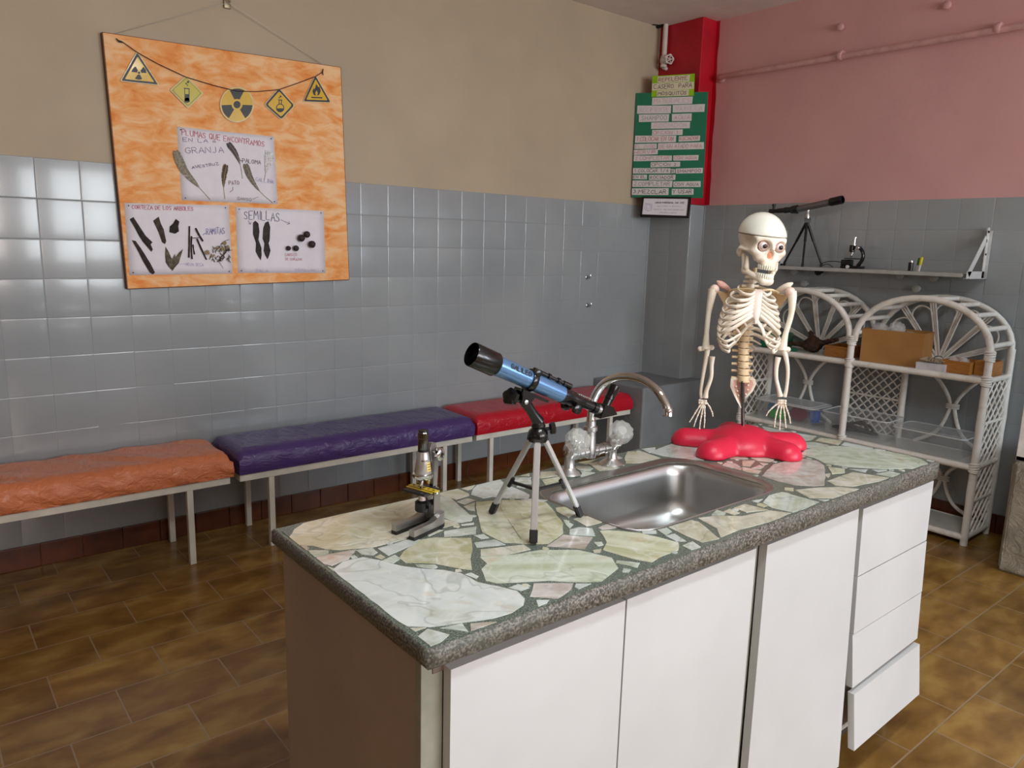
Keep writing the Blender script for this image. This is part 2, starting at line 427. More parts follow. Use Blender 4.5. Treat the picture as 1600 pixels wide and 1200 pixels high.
# wall tiles: one pillowed, slightly tilted painted tile after the other
def tile_mesh(bm, O, ux, uy, nrm, nx, ny, T=.15, skip=None, top=None):
    O, ux, uy, nrm = map(Vector, (O, ux, uy, nrm))
    pos = [0, .0016, .0045, T-.0045, T-.0016, T]
    hs = [0.0006, .0012, .0014, .0014, .0012, 0.0006]
    for i in range(nx):
        for j in range(ny):
            if skip and skip(i, j): continue
            tx, ty, dz = random.gauss(0, .0022), random.gauss(0, .0022), random.uniform(-.00015, .00015)
            g = []
            for a, pa in enumerate(pos):
                row = []
                for b, pb in enumerate(pos):
                    hgt = min(hs[a], hs[b])
                    if hgt > .001: hgt += dz+(pa-T/2)*tx+(pb-T/2)*ty+.00025*(1-((pa-T/2)/(T/2))**2)*(1-((pb-T/2)/(T/2))**2)
                    row.append(bm.verts.new(O+ux*(i*T+pa)+uy*(j*T+pb)+nrm*hgt))
                g.append(row)
            for a in range(5):
                for b in range(5):
                    f = bm.faces.new((g[a][b], g[a+1][b], g[a+1][b+1], g[a][b+1])); f.smooth = True
bm = BM(); nx = int((COLX-(.293-25*.15))/.15)+1
xs = .293-25*.15
tile_mesh(bm, (xs, WL_Y-.0005, TOPZ-1.5), (1, 0, 0), (0, 0, 1), (0, -1, 0), nx, 10, skip=lambda i, j: xs+(i+1)*.15 > COLX+.01)
# the cut tiles in the corner strip
box(bm, (xs+.15*int((COLX-xs)/.15)+.001, WL_Y-.003, TOPZ-1.5), (COLX+.01, WL_Y+.001, TOPZ), .001, 1)
o = finish(bm, 'tile_panel', M_TILE, wall_left); o['label'] = 'grey glossy painted wall tiles'
bm = BM(); ys = 2.156-38*.15
tile_mesh(bm, (WB_X+.0005, ys, TOPZ+.002-1.5), (0, 1, 0), (0, 0, 1), (-1, 0, 0), int((COLY-ys)/.15), 10)
e = ys+.15*int((COLY-ys)/.15)
box(bm, (WB_X-.003, e+.001, TOPZ-1.498), (WB_X+.001, COLY+.01, TOPZ+.002), .001, 1)
o = finish(bm, 'tile_panel', M_TILE, wall_back); o['label'] = 'grey glossy painted wall tiles'
# skirting
def skirting(name, axis, a, b, face, hgt):
    bm = BM(); p = a
    while p < b-.005:
        q = min(b, p+.15)
        if axis == 'x': box(bm, (p+.001, face-.012, 0), (q-.001, face, hgt), .0025, 2)
        else: box(bm, (face-.012, p+.001, 0), (face, q-.001, hgt), .0025, 2)
        p = q
    return struct(finish(bm, name, M_SKIRT))
skirting('baseboard_left', 'x', -3.4, 3.44, WL_Y, .094)
skirting('baseboard_back', 'y', 1.06, COLY-.12, WB_X, .094)

# corner column: red above, grey tiles below
bm = BM(); box(bm, (COLX, COLY, TOPZ+.004), (WB_X, WL_Y, CEIL), .004, 2)
colm = struct(finish(bm, 'trim_1', M_RED)); colm['label'] = 'red painted corner column above the tiles'
bm = BM(); box(bm, (COLX, COLY, .4), (WB_X, WL_Y, TOPZ+.003), .004, 2)
tile_mesh(bm, (COLX+.0005, COLY+.006, TOPZ-1.05), (0, 1, 0), (0, 0, 1), (-1, 0, 0), 2, 7)
finish(bm, 'tile_panel', M_TILE, colm)
# red paint carried a little over onto the pink wall, with an uneven edge
bm = BM(); prev = None
for i in range(40):
    z = TOPZ+.004+(CEIL-TOPZ-.006)*i/39
    y = COLY-.020-.016*(1-i/39)-.003*math.sin(i*.37)-.0015*math.sin(i*1.1+1)
    q = (bm.verts.new((WB_X-.0015, COLY, z)), bm.verts.new((WB_X-.0015, y, z)))
    if prev: bm.faces.new((prev[0], prev[1], q[1], q[0]))
    prev = q
finish(bm, 'paint_edge', M_RED, colm)
# low rendered block in the corner beside the benches
bm = BM(); box(bm, (3.45, 2.966, 0), (WB_X, WL_Y, .487), .012, 3)
o = struct(finish(bm, 'trim_2', M_RENDER)); o['label'] = 'low grey rendered block in the corner'
# rough low wall at the right with a glazed white frame on it
t = NT('rough_beige_render'); v = t.coord()
f = t.noise(v, 9, 7, .65); t.base(t.ramp(f, [(.3, lin((150, 140, 122))), (.6, lin((176, 168, 150))), (.8, lin((188, 182, 168)))]))
t.bump(t.noise(v, 16, 7, .7, 1.5), 1.0, .03); t.set(rough=.7); M_ROUGH = t.m
bm = BM(); box(bm, (3.55, .30, 0), (WB_X, 1.035, .488), .02, 4)
for v_ in bm.verts:
    v_.co += Vector((random.uniform(-1, 1), random.uniform(-1, 1), 0))*.003
o = struct(finish(bm, 'trim_3', M_ROUGH)); o['label'] = 'low rough plastered wall at the right'
bm = BM()
for lo, hi in (((.34, .488), (.40, 1.32)), ((.975, .488), (1.03, 1.32)), ((.34, .488), (1.03, .51)), ((.34, 1.27), (1.03, 1.32))):
    box(bm, (3.56, lo[0], lo[1]), (3.60, hi[0], hi[1]), .003)
w3 = struct(finish(bm, 'window_4', M_WHITEFRAME))
bm = BM(); box(bm, (3.575, .40, .51), (3.582, .975, 1.27)); finish(bm, 'pane', plain('frosted_glass', (190, 210, 225), .25), w3)

# =================================================================== FIXTURES ON THE WALLS
M_PIPEPINK = plain('pink_pipe_paint', (212, 164, 162), .4, bump=.2)
M_WHITEPIPE = plain('cream_pipe_paint', (216, 204, 196), .4, bump=.2)
M_STEEL = plain('brushed_steel', (190, 190, 190), .3, 1.0, var=.06, vscale=60)
M_DARKMETAL = plain('dark_metal', (40, 38, 38), .4, .6)
th = thing('wall_pipe', (4.0, 2.98, 2.35), 'thin pink painted pipe running across the pink back wall', 'pipe')
bm = BM(); a = hx(1122, 121, 4.005); b = hx(1600, 40, 4.005); d = (b-a).normalized()
pts = [Vector((WB_X, a.y, a.z)), Vector((4.012, a.y-.004, a.z))]+[a+d*k for k in (.02, .5, 1.0, 1.62, 2.3)]
tube(bm, [p-th.location for p in pts], .0155, 14); finish(bm, 'pipe', M_PIPEPINK, th, auto=50)
for px, py in ((1313, 87), (1560, 44)):
    p = hx(px, py, 4.005); bm = BM()
    lathe(bm, [(.021, -.012), (.023, -.008), (.023, .008), (.021, .012)], p-th.location, d, 18)
    box(bm, p-th.location+Vector((.0, -.008, -.004)), p-th.location+Vector((.042, .008, .028)), .003)
    finish(bm, 'clamp', M_PIPEPINK, th, auto=40)
bm = BM(); lathe(bm, [(.026, 0), (.026, .012), (.018, .016)], Vector((WB_X-.001, a.y, a.z))-th.location, (-1, 0, 0), 18); finish(bm, 'flange', M_PIPEPINK, th, auto=40)
for px, py, lab in ((1313, 42, 'small pink painted peg on the pink wall, left of two above the pipe'), (1480, 8, 'small pink painted peg on the pink wall, right one near the ceiling')):
    p = hx(px, py, 4.03); bm = BM()
    lathe(bm, [(.012, 0), (.012, .012), (.019, .014), (.019, .026), (.014, .03)], (0, 0, 0), (-1, 0, 0), 16)
    o = finish(bm, 'wall_peg', M_PIPEPINK, auto=40, loc=(WB_X, p.y, p.z)); tag(o, lab, 'peg', 'pink pegs above the pipe')
# white water pipe with its gate valve
th = thing('water_pipe', (3.88, 3.32, 2.40), 'cream painted vertical water pipe with gate valve on the red column', 'pipe')
L = lambda p: Vector(p)-th.location
top = hx(1041, 30, 3.88); bot = hx(1037, 100, 3.88)
bm = BM(); tube(bm, [L((3.88, top.y, CEIL)), L((3.88, bot.y, bot.z+.02))], .0155, 14); finish(bm, 'pipe', M_WHITEPIPE, th, auto=50)
bm = BM(); c = L((3.88, bot.y, bot.z+.01))
lathe(bm, [(.02, -.03), (.022, -.02), (.017, -.01), (.024, 0), (.024, .02), (.019, .03), (.022, .035)], c, (0, 0, 1), 8)
lathe(bm, [(.018, 0), (.02, .012), (.012, .02), (.010, .045)], c+Vector((0, -.0, .006)), (-.25, -1, 0), 12)
tube(bm, [c+Vector((0, 0, -.03)), c+Vector((.028, 0, -.035))], .012, 10)
vb = finish(bm, 'valve', M_WHITEPIPE, th, auto=40)
bm = BM(); hc = c+Vector((-.012, -.055, .008)); ax = Vector((-.35, -1, 0)).normalized(); u = ax.orthogonal().normalized(); w = ax.cross(u)
tube(bm, [hc+(u*math.cos(k*PI/12)+w*math.sin(k*PI/12))*(.026+.003*math.cos(5*k*PI/12)) for k in range(24)], .0045, 8, closed=True)
for k in range(5): tube(bm, [hc, hc+(u*math.cos(k*2*PI/5)+w*math.sin(k*2*PI/5))*.026], .0035, 6)
o = finish(bm, 'handwheel', M_WHITEPIPE, vb, auto=40)
# dark bracket at the ceiling corner
bm = BM(); tube(bm, [(0, 0, 0), (0, -.03, .004), (0, -.06, .02)], [.012, .016, .012], 10)
tube(bm, [(-.05, .0, .012), (.0, -.02, .012), (0.03, -.05, .012)], .012, 8)
p = hx(1024, 40, 3.87); o = finish(bm, 'pipe_bracket', M_DARKMETAL, auto=40, loc=(p.x, p.y-.02, p.z-.01)); tag(o, 'dark metal bracket under the ceiling left of the cream pipe', 'bracket')
# two small hooks on the tiled left wall
for px, py, lab in ((916, 433, 'small chrome wall hook on the grey tiles, upper of two near the corner'), (917, 477, 'small chrome wall hook on the grey tiles, lower of two near the corner')):
    p = hy(px, py, WL_Y); bm = BM()
    lathe(bm, [(.013, 0), (.013, .005), (.009, .007)], (0, 0, 0), (0, -1, 0), 16)
    tube(bm, smoothcurve([(0, -.004, 0), (0, -.024, 0), (0, -.034, .006), (0, -.034, .016)]), .0045, 8)
    tube(bm, [(0, -.018, 0), (.008, -.024, -.008)], .004, 8)
    o = finish(bm, 'wall_hook', M_STEEL, auto=40, loc=(p.x, WL_Y-.0015, p.z)); tag(o, lab, 'hook', 'chrome hooks on the left wall')
# row of pegs under the shelf
M_PEG = plain('translucent_peg_plastic', (168, 170, 166), .35)
pegs = [(1240, 424, 'under left end of wall shelf'), (1278, 425, 'just under the shelf below the black microscope'), (1256, 443, 'lower left, over the left wicker arch'),
        (1406, 430, 'under the shelf beside the grey battery'), (1458, 434, 'under the right end of the shelf'), (1431, 451, 'lower right, over the right wicker arch')]
for i, (px, py, lab) in enumerate(pegs):
    p = hx(px, py, 4.0); bm = BM()
    lathe(bm, [(.008, 0), (.008, .028), (.018, .032), (.02, .040), (.018, .048), (.008, .051)], (0, 0, 0), (-1, 0, 0), 18)
    o = finish(bm, 'coat_peg', M_DARKMETAL if i == 1 else M_PEG, auto=35, loc=(WB_X-.002, p.y, p.z))
    tag(o, ('black' if i == 1 else 'grey')+' round coat peg '+lab, 'peg', 'coat pegs under the wall shelf')
# screw hook that holds the orange board
p = hy(354, 5, WL_Y); bm = BM()
box(bm, (-.014, -.012, -.022), (.014, 0, .022), .002); tube(bm, smoothcurve([(0, -.01, 0), (0, -.03, -.004), (0, -.034, .008), (0, -.028, .014)]), .0025, 8)
o = finish(bm, 'picture_hook', plain('aged_brass', (150, 135, 110), .4, .6), auto=40, loc=(p.x, WL_Y, p.z)); tag(o, 'small metal hook on the beige wall above the orange board', 'hook')
HOOK = Vector((p.x, WL_Y-.03, p.z))

# =================================================================== WALL SHELF
M_SHELF = plain('grey_white_laminate', (178, 180, 178), .45)
th = thing('wall_shelf', (3.94, 1.95, 1.235), 'white narrow wall shelf with triangular metal bracket on the grey tiled back wall', 'shelf')
L = lambda p: Vector(p)-th.location
bm = BM(); box(bm, L((3.835, 1.43, 1.222)), L((4.04, 2.47, 1.240)), .002); finish(bm, 'shelf_board', M_SHELF, th)
M_BRK = plain('white_bracket_enamel', (202, 202, 200), .4)
for yb in (1.41, 2.475):
    bm = BM()
    # side plate with triangular hole: an outline strip
    outer = [(3.84, 1.216), (4.04, 1.216), (4.04, 1.43), (4.018, 1.445), (4.0, 1.43), (3.995, 1.39)]
    P = lambda x, z, y: L((x, y, z))
    for (a, b, w_) in (((3.835, 1.233), (4.04, 1.233), .034), ((4.025, 1.216), (4.025, 1.44), .03), ((3.853, 1.235), (4.010, 1.405), .034)):
        a3, b3 = P(a[0], a[1], yb), P(b[0], b[1], yb); d = (b3-a3).normalized(); s = Vector((0, 1, 0)).cross(d)*w_*.5
        plate(bm, [a3-s, a3+s, b3+s, b3-s], .003, (0, 1, 0))
    box(bm, P(3.84, 1.216, yb-.012), P(4.04, 1.2185, yb+.016)); box(bm, P(4.036, 1.216, yb-.012), P(4.04, 1.44, yb+.012))
    lathe(bm, [(.014, 0), (.014, .004)], P(4.024, 1.442, yb), (0, 1, 0), 16)
    br_ = finish(bm, 'bracket', M_BRK, th)
    for x_, z_ in ((4.024, 1.435), (4.022, 1.33), (4.02, 1.235)):
        bm = BM(); lathe(bm, [(.005, 0), (.005, .002)], P(x_, z_, yb-.003), (0, 1, 0), 10); finish(bm, 'screw', M_DARKMETAL, br_)
# =================================================================== COUNTER
CT = .786; CX0, CX1, CY0, CY1 = .500, 2.088, .773, 1.308
SK = (1.038, 1.513, .890, 1.168)      # basin opening x0,x1,y0,y1
def rrect(x0, x1, y0, y1, r, n=8, z=0.):
    out = []
    for cx, cy, a0 in ((x1-r, y1-r, 0), (x0+r, y1-r, PI/2), (x0+r, y0+r, PI), (x1-r, y0+r, 1.5*PI)):
        for k in range(n+1):
            a = a0+PI/2*k/n; out.append(Vector((cx+r*math.cos(a), cy+r*math.sin(a), z)))
    return out
# concrete / terrazzo body
t = NT('terrazzo_edge'); v = t.coord()
vo = t.n('ShaderNodeTexVoronoi', i_Scale=330.); t.l(v, vo.inputs['Vector'])
n_ = t.noise(v, 260, 2); n2 = t.noise(v, 5, 4)
ca = t.ramp(n_, [(.38, lin((54, 50, 46))), (.5, lin((98, 92, 84))), (.66, lin((150, 144, 134)))])
cb = t.mix(t.ramp(n2, [(.35, (0, 0, 0)), (.65, (.6, .6, .6))]), ca, lin((96, 102, 92)))
dk = t.ramp(t.noise(v, 150, 3, .7), [(.30, (.2, .2, .2)), (.40, (1, 1, 1))])
t.base(t.mix(1., cb, dk, 'MULTIPLY')); t.bump(n_, .4, .002); t.set(rough=.45); M_EDGE = t.m
t = NT('green_grout'); v = t.coord()
n_ = t.noise(v, 420, 2)
t.base(t.ramp(n_, [(.36, lin((56, 66, 60))), (.5, lin((92, 104, 94))), (.64, lin((146, 156, 146)))])); t.set(rough=.3); M_GROUT = t.m
th_ct = thing('countertop', (1.3, 1.04, CT), 'crazy-paved pale green onyx countertop with dark grout and rough terrazzo edge', 'countertop')
L = lambda p: Vector(p)-th_ct.location
bm = BM()
def ring(bm, pts): return [bm.verts.new(L(p)) for p in pts]
# outline with chipped arris
def outl(ins, z, chip):
    P = []
    for (ax_, ay), (bx_, by) in (((CX0+ins, CY0+ins), (CX1-ins, CY0+ins)), ((CX1-ins, CY0+ins), (CX1-ins, CY1-ins)), ((CX1-ins, CY1-ins), (CX0+ins, CY1-ins)), ((CX0+ins, CY1-ins), (CX0+ins, CY0+ins))):
        n = 60 if abs(ax_-bx_) > .1 else 24
        for k in range(n):
            t_ = k/n; P.append(Vector((ax_+(bx_-ax_)*t_+random.uniform(-chip, chip), ay+(by-ay)*t_+random.uniform(-chip, chip), z+random.uniform(-chip, chip)*.5)))
    return P
r0 = ring(bm, outl(0.003, CT-.030, .0008)); r1 = ring(bm, outl(0, CT-.026, .0006)); r2 = ring(bm, outl(0, CT-.0045, .0006)); r3 = ring(bm, outl(.004, CT, .0012))
for a, b in ((r0, r1), (r1, r2), (r2, r3)):
    for k in range(len(a)):
        f = bm.faces.new((a[k], a[(k+1) % len(a)], b[(k+1) % len(b)], b[k])); f.smooth = True
hole_t = ring(bm, rrect(SK[0]-.004, SK[1]+.004, SK[2]-.004, SK[3]+.004, .055, z=CT)); hole_b = ring(bm, rrect(SK[0]-.004, SK[1]+.004, SK[2]-.004, SK[3]+.004, .055, z=CT-.03))
n = len(hole_t)
for k in range(n): bm.faces.new((hole_t[k], hole_t[(k+1) % n], hole_b[(k+1) % n], hole_b[k]))
def fill(loops, mat):
    es = []
    for lp in loops:
        for k in range(len(lp)):
            a, b = lp[k], lp[(k+1) % len(lp)]
            e = bm.edges.get((a, b)) or bm.edges.new((a, b)); es.append(e)
    r = bmesh.ops.triangle_fill(bm, use_beauty=True, use_dissolve=False, edges=es)
    for g in r['geom']:
        if isinstance(g, bmesh.types.BMFace): g.material_index = mat
fill([r3, hole_t], 1); fill([r0, hole_b], 0)
for v_ in bm.verts:
    if v_.co.z < -.02: v_.co.z -= .018*(v_.co.x+th_ct.location.x-CX0)/(CX1-CX0)
o = finish(bm, 'terrazzo_slab', [M_EDGE, M_GROUT], th_ct)

# onyx pieces
CROP = {'A': (410, 760, .15), 'B': (500, 860, .2), 'C': (640, 730, .15), 'D': (760, 790, .2), 'E': (980, 740, .2), 'F': (1160, 650, .2), 'G': (780, 670, .2)}
ST = '''A t 220,590 240,540 330,450 430,385 620,330 860,275 1100,215 1350,165 1540,130 1667,110 1720,267 1640,400 1500,550 1250,610 1130,640 960,650 800,665 650,655 520,620 360,620 240,615
A p 330,640 460,615 480,650 370,700
A g 405,720 480,670 690,670 690,700 540,735
A p 490,770 560,735 850,680 980,660 900,760 720,830 560,830
A g 570,865 740,855 750,880 620,915
A g 970,670 1140,640 1200,690 1150,720 1030,710
A w 1200,650 1490,560 1640,555 1600,600 1310,725
A g 1250,775 1380,715 1440,755 1360,805
A w 130,495 200,475 230,500 180,520
A w 140,540 220,530 225,560 180,575
A c 1170,740 1230,710 1280,740 1240,765
B W 90,210 100,150 180,90 340,55 500,85 640,125 800,145 960,155 1100,180 1230,250 1400,285 1540,320 1600,380 1590,430 1500,490 1350,535 1050,575 850,600 680,595 610,560 480,480 370,400 250,310 130,240
B w 750,680 840,615 1010,660 950,720 850,775 770,740
B g 940,610 1110,575 1160,640
B p 1175,575 1380,560 1180,630
B g 1130,190 1180,175 1240,205 1220,225
B c 700,610 830,605 740,635
B g 740,112 900,115 920,133 880,148 760,130
C Y 0,830 100,760 250,735 640,740 655,860 635,960 650,1075 560,1065 270,1010 130,1000 -40,1000 -110,950 -60,880
C g 250,290 420,320 560,440 660,530 650,560 540,580 480,580 330,520 260,440 215,360
C c 260,265 480,220 620,280 620,300 480,340 330,300
C w 640,290 660,230 700,190 850,150 940,130 980,165 1120,230 1250,290 1240,330 1000,325 860,310 760,325
C w 1030,150 1110,110 1250,110 1255,180 1130,170
C y 695,365 960,345 940,420 1030,560 1190,800 980,790 760,685 735,600 690,420
C Y 965,345 1200,350 1420,370 1480,430 1600,590 1600,690 1450,800 1195,800 1035,560 945,420
C g 490,365 600,325 680,345 570,395
C g 560,410 680,370 680,460 610,450
C W 535,600 670,580 670,600 540,612
C w 360,670 700,620 690,700 360,730
C c 330,535 490,580 520,600 300,640
C w 670,790 890,755 1000,810 700,840
C c 740,860 1190,810 1260,860 1000,920 740,935
C g 670,715 770,700 830,740 740,750
C c 180,700 290,655 350,660 200,725
C c 540,225 680,185 650,230 600,245
C y 1340,110 1350,90 1530,40 1530,90 1370,115
C y 1390,130 1600,100 1600,130 1400,165
C c 1160,90 1240,60 1250,95
C w 1160,340 1240,330 1440,345 1380,365 1250,360
D G -52,405 200,388 420,350 720,350 980,410 1030,490 900,595 760,600 480,590 200,605 80,610 -5,590 -40,500 5,457
D p 470,320 600,230 830,250 770,340
D w 650,230 650,190 720,170 830,180 850,240
D y 885,200 950,195 1200,215 1500,290 1500,350 1360,400 1290,445 1150,420 910,350 940,290
D y 550,50 540,20 620,10 700,60 640,95
D c 680,110 720,92 790,85 910,130 780,165 720,130
D p 870,175 960,140 1040,160 990,180 900,190
D w 600,110 680,150 650,180 620,150
D W 840,290 900,285 915,310 870,320
D c 830,350 900,340 890,370 840,370
D g 1020,430 1200,450 1180,490 1010,450
D w 1070,490 1130,500 1110,525 1060,520
D p 340,715 370,610 680,610 660,660 560,730
D w 170,645 250,615 340,645 270,670
D w 690,640 700,612 820,612 720,655
D w 390,740 490,740 500,780 430,805
E w 115,450 225,445 230,470 120,470
E g 235,440 310,425 350,455 300,485
E c 320,420 500,365 560,380 720,510 580,540 460,490
E w 300,490 370,470 460,530 380,530
E w 430,565 510,530 600,585 500,600
E c 550,350 700,330 900,335 1110,290 1280,310 1100,385 880,440 730,500 700,430
E g 660,325 700,285 770,310 760,325
E c 750,300 800,275 880,310 830,325
E c 830,270 920,240 1100,285 930,305
E g 1060,230 1110,170 1210,145 1500,225 1400,280 1290,305 1130,270
E w 970,215 1060,200 1020,230
E y 1230,110 1300,115 1300,140 1230,130
F c 410,580 600,560 760,555 940,580 850,620 720,650 520,640
F p 150,470 240,380 430,330 580,350 640,390 650,470 640,540 560,550 400,540 270,510
F G 440,300 560,240 700,235 900,245 1100,270 1300,310 1400,340 1460,375 1330,410 1100,415 820,400 640,370 560,330
F y 670,400 800,415 800,445 700,455
F c 640,455 690,450 670,490
F c 660,510 860,440 1150,485 1080,515 860,550 720,540
F w 830,415 980,420 960,445
F w 1010,420 1130,425 1060,440
F g 1040,455 1150,430 1240,455 1160,480
F y 570,195 610,170 780,195 750,230
F w 770,230 800,205 1020,250 1000,262
F w 150,80 390,130 580,160 540,190 440,200 200,150
F g 450,205 560,205 680,230 540,250 460,255
F w 1030,255 1130,265 1040,270
F w 440,270 520,262 500,280
F w 70,410 130,385 170,395 140,415
F c 0,350 100,350 60,395 0,390
F c 0,400 150,430 120,455 0,430
F g 130,365 200,375 160,390
F w 1450,340 1560,365 1530,375
F w 590,655 690,660 640,668
G w 1165,185 1360,115 1560,150 1570,210 1600,245 1400,235 1260,210
G c 980,240 1000,180 1120,180 1260,230 1100,270 990,270
G w 1110,160 1220,145 1220,165 1170,190
G c 690,270 830,250 980,285 900,320 780,330
G y 600,260 760,240 680,280
G w 160,395 250,380 250,440
G y 330,400 500,370 520,400 360,440
G c 320,340 450,330 460,370 330,385
G g 620,330 750,345 640,380'''
TINT = {'t': (220, 216, 194), 'p': (200, 190, 184), 'g': (202, 214, 204), 'w': (208, 218, 216), 'W': (222, 230, 230), 'c': (208, 206, 186), 'y': (210, 212, 182), 'Y': (212, 213, 180), 'G': (208, 219, 200)}
def stone_mat():
    t = NT('onyx_stone')
    c = t.n('ShaderNodeTexCoord')
    at = t.n('ShaderNodeAttribute', attribute_name='stone_tint'); an = t.n('ShaderNodeAttribute', attribute_name='stone_vein')
    # each stone has its own vein direction stored on it
    mulv = t.n('ShaderNodeVectorMath', operation='DOT_PRODUCT'); t.l(c.outputs['Object'], mulv.inputs[0]); t.l(an.outputs['Vector'], mulv.inputs[1])
    cmb = t.n('ShaderNodeCombineXYZ'); t.l(mulv.outputs['Value'], cmb.inputs[0])
    n0 = t.noise(c.outputs['Object'], 5, 4); m1 = t.n('ShaderNodeMath', operation='MULTIPLY'); m1.inputs[1].default_value = 1.6; t.l(n0, m1.inputs[0]); t.l(m1.outputs[0], cmb.inputs[1])
    veins = t.noise(cmb.outputs[0], 1.0, 6, .6, .5)
    cloud = t.noise(c.outputs['Object'], 14, 5, .6, 1.0)
    dark = t.mix(1., at.outputs['Color'], (.76, .76, .64), 'MULTIPLY')
    pale_tint = t.mix(.55, at.outputs['Color'], (.86, .90, .86))  # paler tone of the stone's own cloudy patches
    a = t.mix(t.ramp(veins, [(.40, (0, 0, 0)), (.56, (1, 1, 1))]), dark, at.outputs['Color'])
    b = t.mix(t.ramp(cloud, [(.45, (0, 0, 0)), (.75, (.8, .8, .8))]), a, pale_tint)
    rust = t.ramp(t.noise(c.outputs['Object'], 7.5, 3, .5, 1.4), [(.62, (0, 0, 0)), (.74, (.45, .45, .45))])
    nc = t.noise(c.outputs['Object'], 4.5, 3, .5, .8)
    crack = t.ramp(nc, [(.484, (0, 0, 0)), (.494, (.38, .38, .38)), (.504, (0, 0, 0))])
    nw = t.noise(c.outputs['Object'], 6, 4, .55, 1.2)
    milk = t.ramp(nw, [(.50, (0, 0, 0)), (.535, (.35, .35, .35)), (.57, (0, 0, 0))])
    b = t.mix(milk, b, (.86, .87, .84)); b = t.mix(crack, b, lin((120, 128, 118)))
    t.base(t.mix(rust, b, lin((190, 142, 90))))
    t.set(rough=.13, spec=.5, coat=.25)
    t.bump(t.noise(c.outputs['Object'], 9, 2), .06, .004)
    return t.m
M_STONE = stone_mat()
bm = BM(); polys = []
for line in ST.split('\n'):
    cr, tint, *ps = line.split(); ox, oy, sc = CROP[cr]
    pts = []
    for p in ps:
        a, b = map(float, p.split(',')); q = hz(ox+a*sc, oy+b*sc, CT)
        q.x = min(max(q.x, CX0+.010), CX1-.010); q.y = min(max(q.y, CY0+.009), CY1-.006); pts.append(q)
    # outline of a broken stone: subdivide with a slight irregularity
    Q = []
    for i in range(len(pts)):
        a, b = pts[i], pts[(i+1) % len(pts)]; nn = max(1, int((b-a).length/.018))
        for k in range(nn):
            q = a.lerp(b, k/nn)
            if k: q += Vector((random.uniform(-1, 1), random.uniform(-1, 1), 0))*.0011
            Q.append(q)
    polys.append((Q, tint))
def inside(x, y, poly):
    c = False; j = len(poly)-1
    for i in range(len(poly)):
        if (poly[i].y > y) != (poly[j].y > y) and x < (poly[j].x-poly[i].x)*(y-poly[i].y)/(poly[j].y-poly[i].y+1e-12)+poly[i].x: c = not c
        j = i
    return c
def clear(x, y, rad):
    if not (CX0+.012+rad < x < CX1-.012-rad and CY0+.012+rad < y < CY1-.010-rad): return False
    if SK[0]-.03-rad < x < SK[1]+.038+rad and SK[2]-.012-rad < y < SK[3]+.045+rad: return False
    for Q, _ in polys:
        if inside(x, y, Q): return False
        for q in Q:
            if (q.x-x)**2+(q.y-y)**2 < (rad+.0025)**2: return False
    return True
for rad in (.034, .024, .016, .011, .0075):
    for _ in range(1500):
        x, y = random.uniform(CX0, CX1), random.uniform(CY0, CY1)
        if clear(x, y, rad):
            n = random.randint(4, 6); a0 = random.uniform(0, 6)
            polys.append(([Vector((x+math.cos(a0+2*PI*k/n+random.uniform(-.3, .3))*rad*.97, y+math.sin(a0+2*PI*k/n+random.uniform(-.3, .3))*rad*.97, CT)) for k in range(n)], random.choice('gwcpyg')))
lay_t = bm.loops.layers.float_color.new('stone_tint'); lay_v = bm.loops.layers.float_color.new('stone_vein')
SEAM = {}
for Q, tint in polys:
    # drop duplicates
    R = [q for i, q in enumerate(Q) if (q-Q[i-1]).length > .0006]
    if len(R) < 3: continue
    hgt = .0007+random.uniform(0, .0003)
    vs = [bm.verts.new(L(q)+Vector((0, 0, hgt))) for q in R]; vb = [bm.verts.new(L(q)+Vector((0, 0, -.002))) for q in R]
    c0 = sum((q for q in R), Vector())/len(R)
    try: f = bm.faces.new(vs)
    except ValueError: continue
    fs = [f]
    for k in range(len(R)): fs.append(bm.faces.new((vb[k], vb[(k+1) % len(R)], vs[(k+1) % len(R)], vs[k])))
    c = lin(TINT[tint]); jit = random.uniform(.86, .98); c = tuple(min(.95, x*jit) for x in c)
    # vein direction: along the long side of the stone
    A = np.array([(q.x-c0.x, q.y-c0.y) for q in R]); w_, V_ = np.linalg.eigh(A.T@A); sh = V_[:, 0]; ang = math.atan2(sh[1], sh[0])+random.uniform(-.25, .25)
    fr = random.uniform(18, 34) if tint not in 'Wt' else 9
    vein = (math.cos(ang)*fr, math.sin(ang)*fr, random.uniform(-40, 40))
    for f in fs:
        for lp in f.loops: lp[lay_t] = (*c, 1); lp[lay_v] = (*vein, 1)
bmesh.ops.triangulate(bm, faces=[f for f in bm.faces if len(f.verts) > 4], ngon_method='EAR_CLIP')
o = finish(bm, 'onyx_inlay', M_STONE, th_ct); o['label'] = 'broken pale green onyx stones set in grout'

# =================================================================== SINK
t = NT('brushed_sink_steel'); v = t.coord(scale=(1, 1, 8))
t.base((.50, .51, .51)); t.bump(t.noise(v, 160, 3), .02, .001); t.set(rough=.33, metal=1.); M_SINK = t.m
th = thing('kitchen_sink', ((SK[0]+SK[1])/2, (SK[2]+SK[3])/2, CT), 'stainless steel rectangular sink set into the onyx countertop', 'sink')
L = lambda p: Vector(p)-th.location
bm = BM()
def rr(dx0, dx1, dy0, dy1, r, z): return [bm.verts.new(L(p)) for p in rrect(SK[0]-dx0, SK[1]+dx1, SK[2]-dy0, SK[3]+dy1, r, 8, CT+z)]
prof = [rr(.006, .034, .003, .038, .075, .0001), rr(.005, .033, .002, .037, .075, .0015), rr(.003, .028, .001, .032, .07, .0022), rr(.002, .022, .001, .026, .068, .0006), rr(.001, .008, .001, .010, .06, .0003), rr(0, .003, 0, .004, .058, -.0015)]
rings_rim = prof
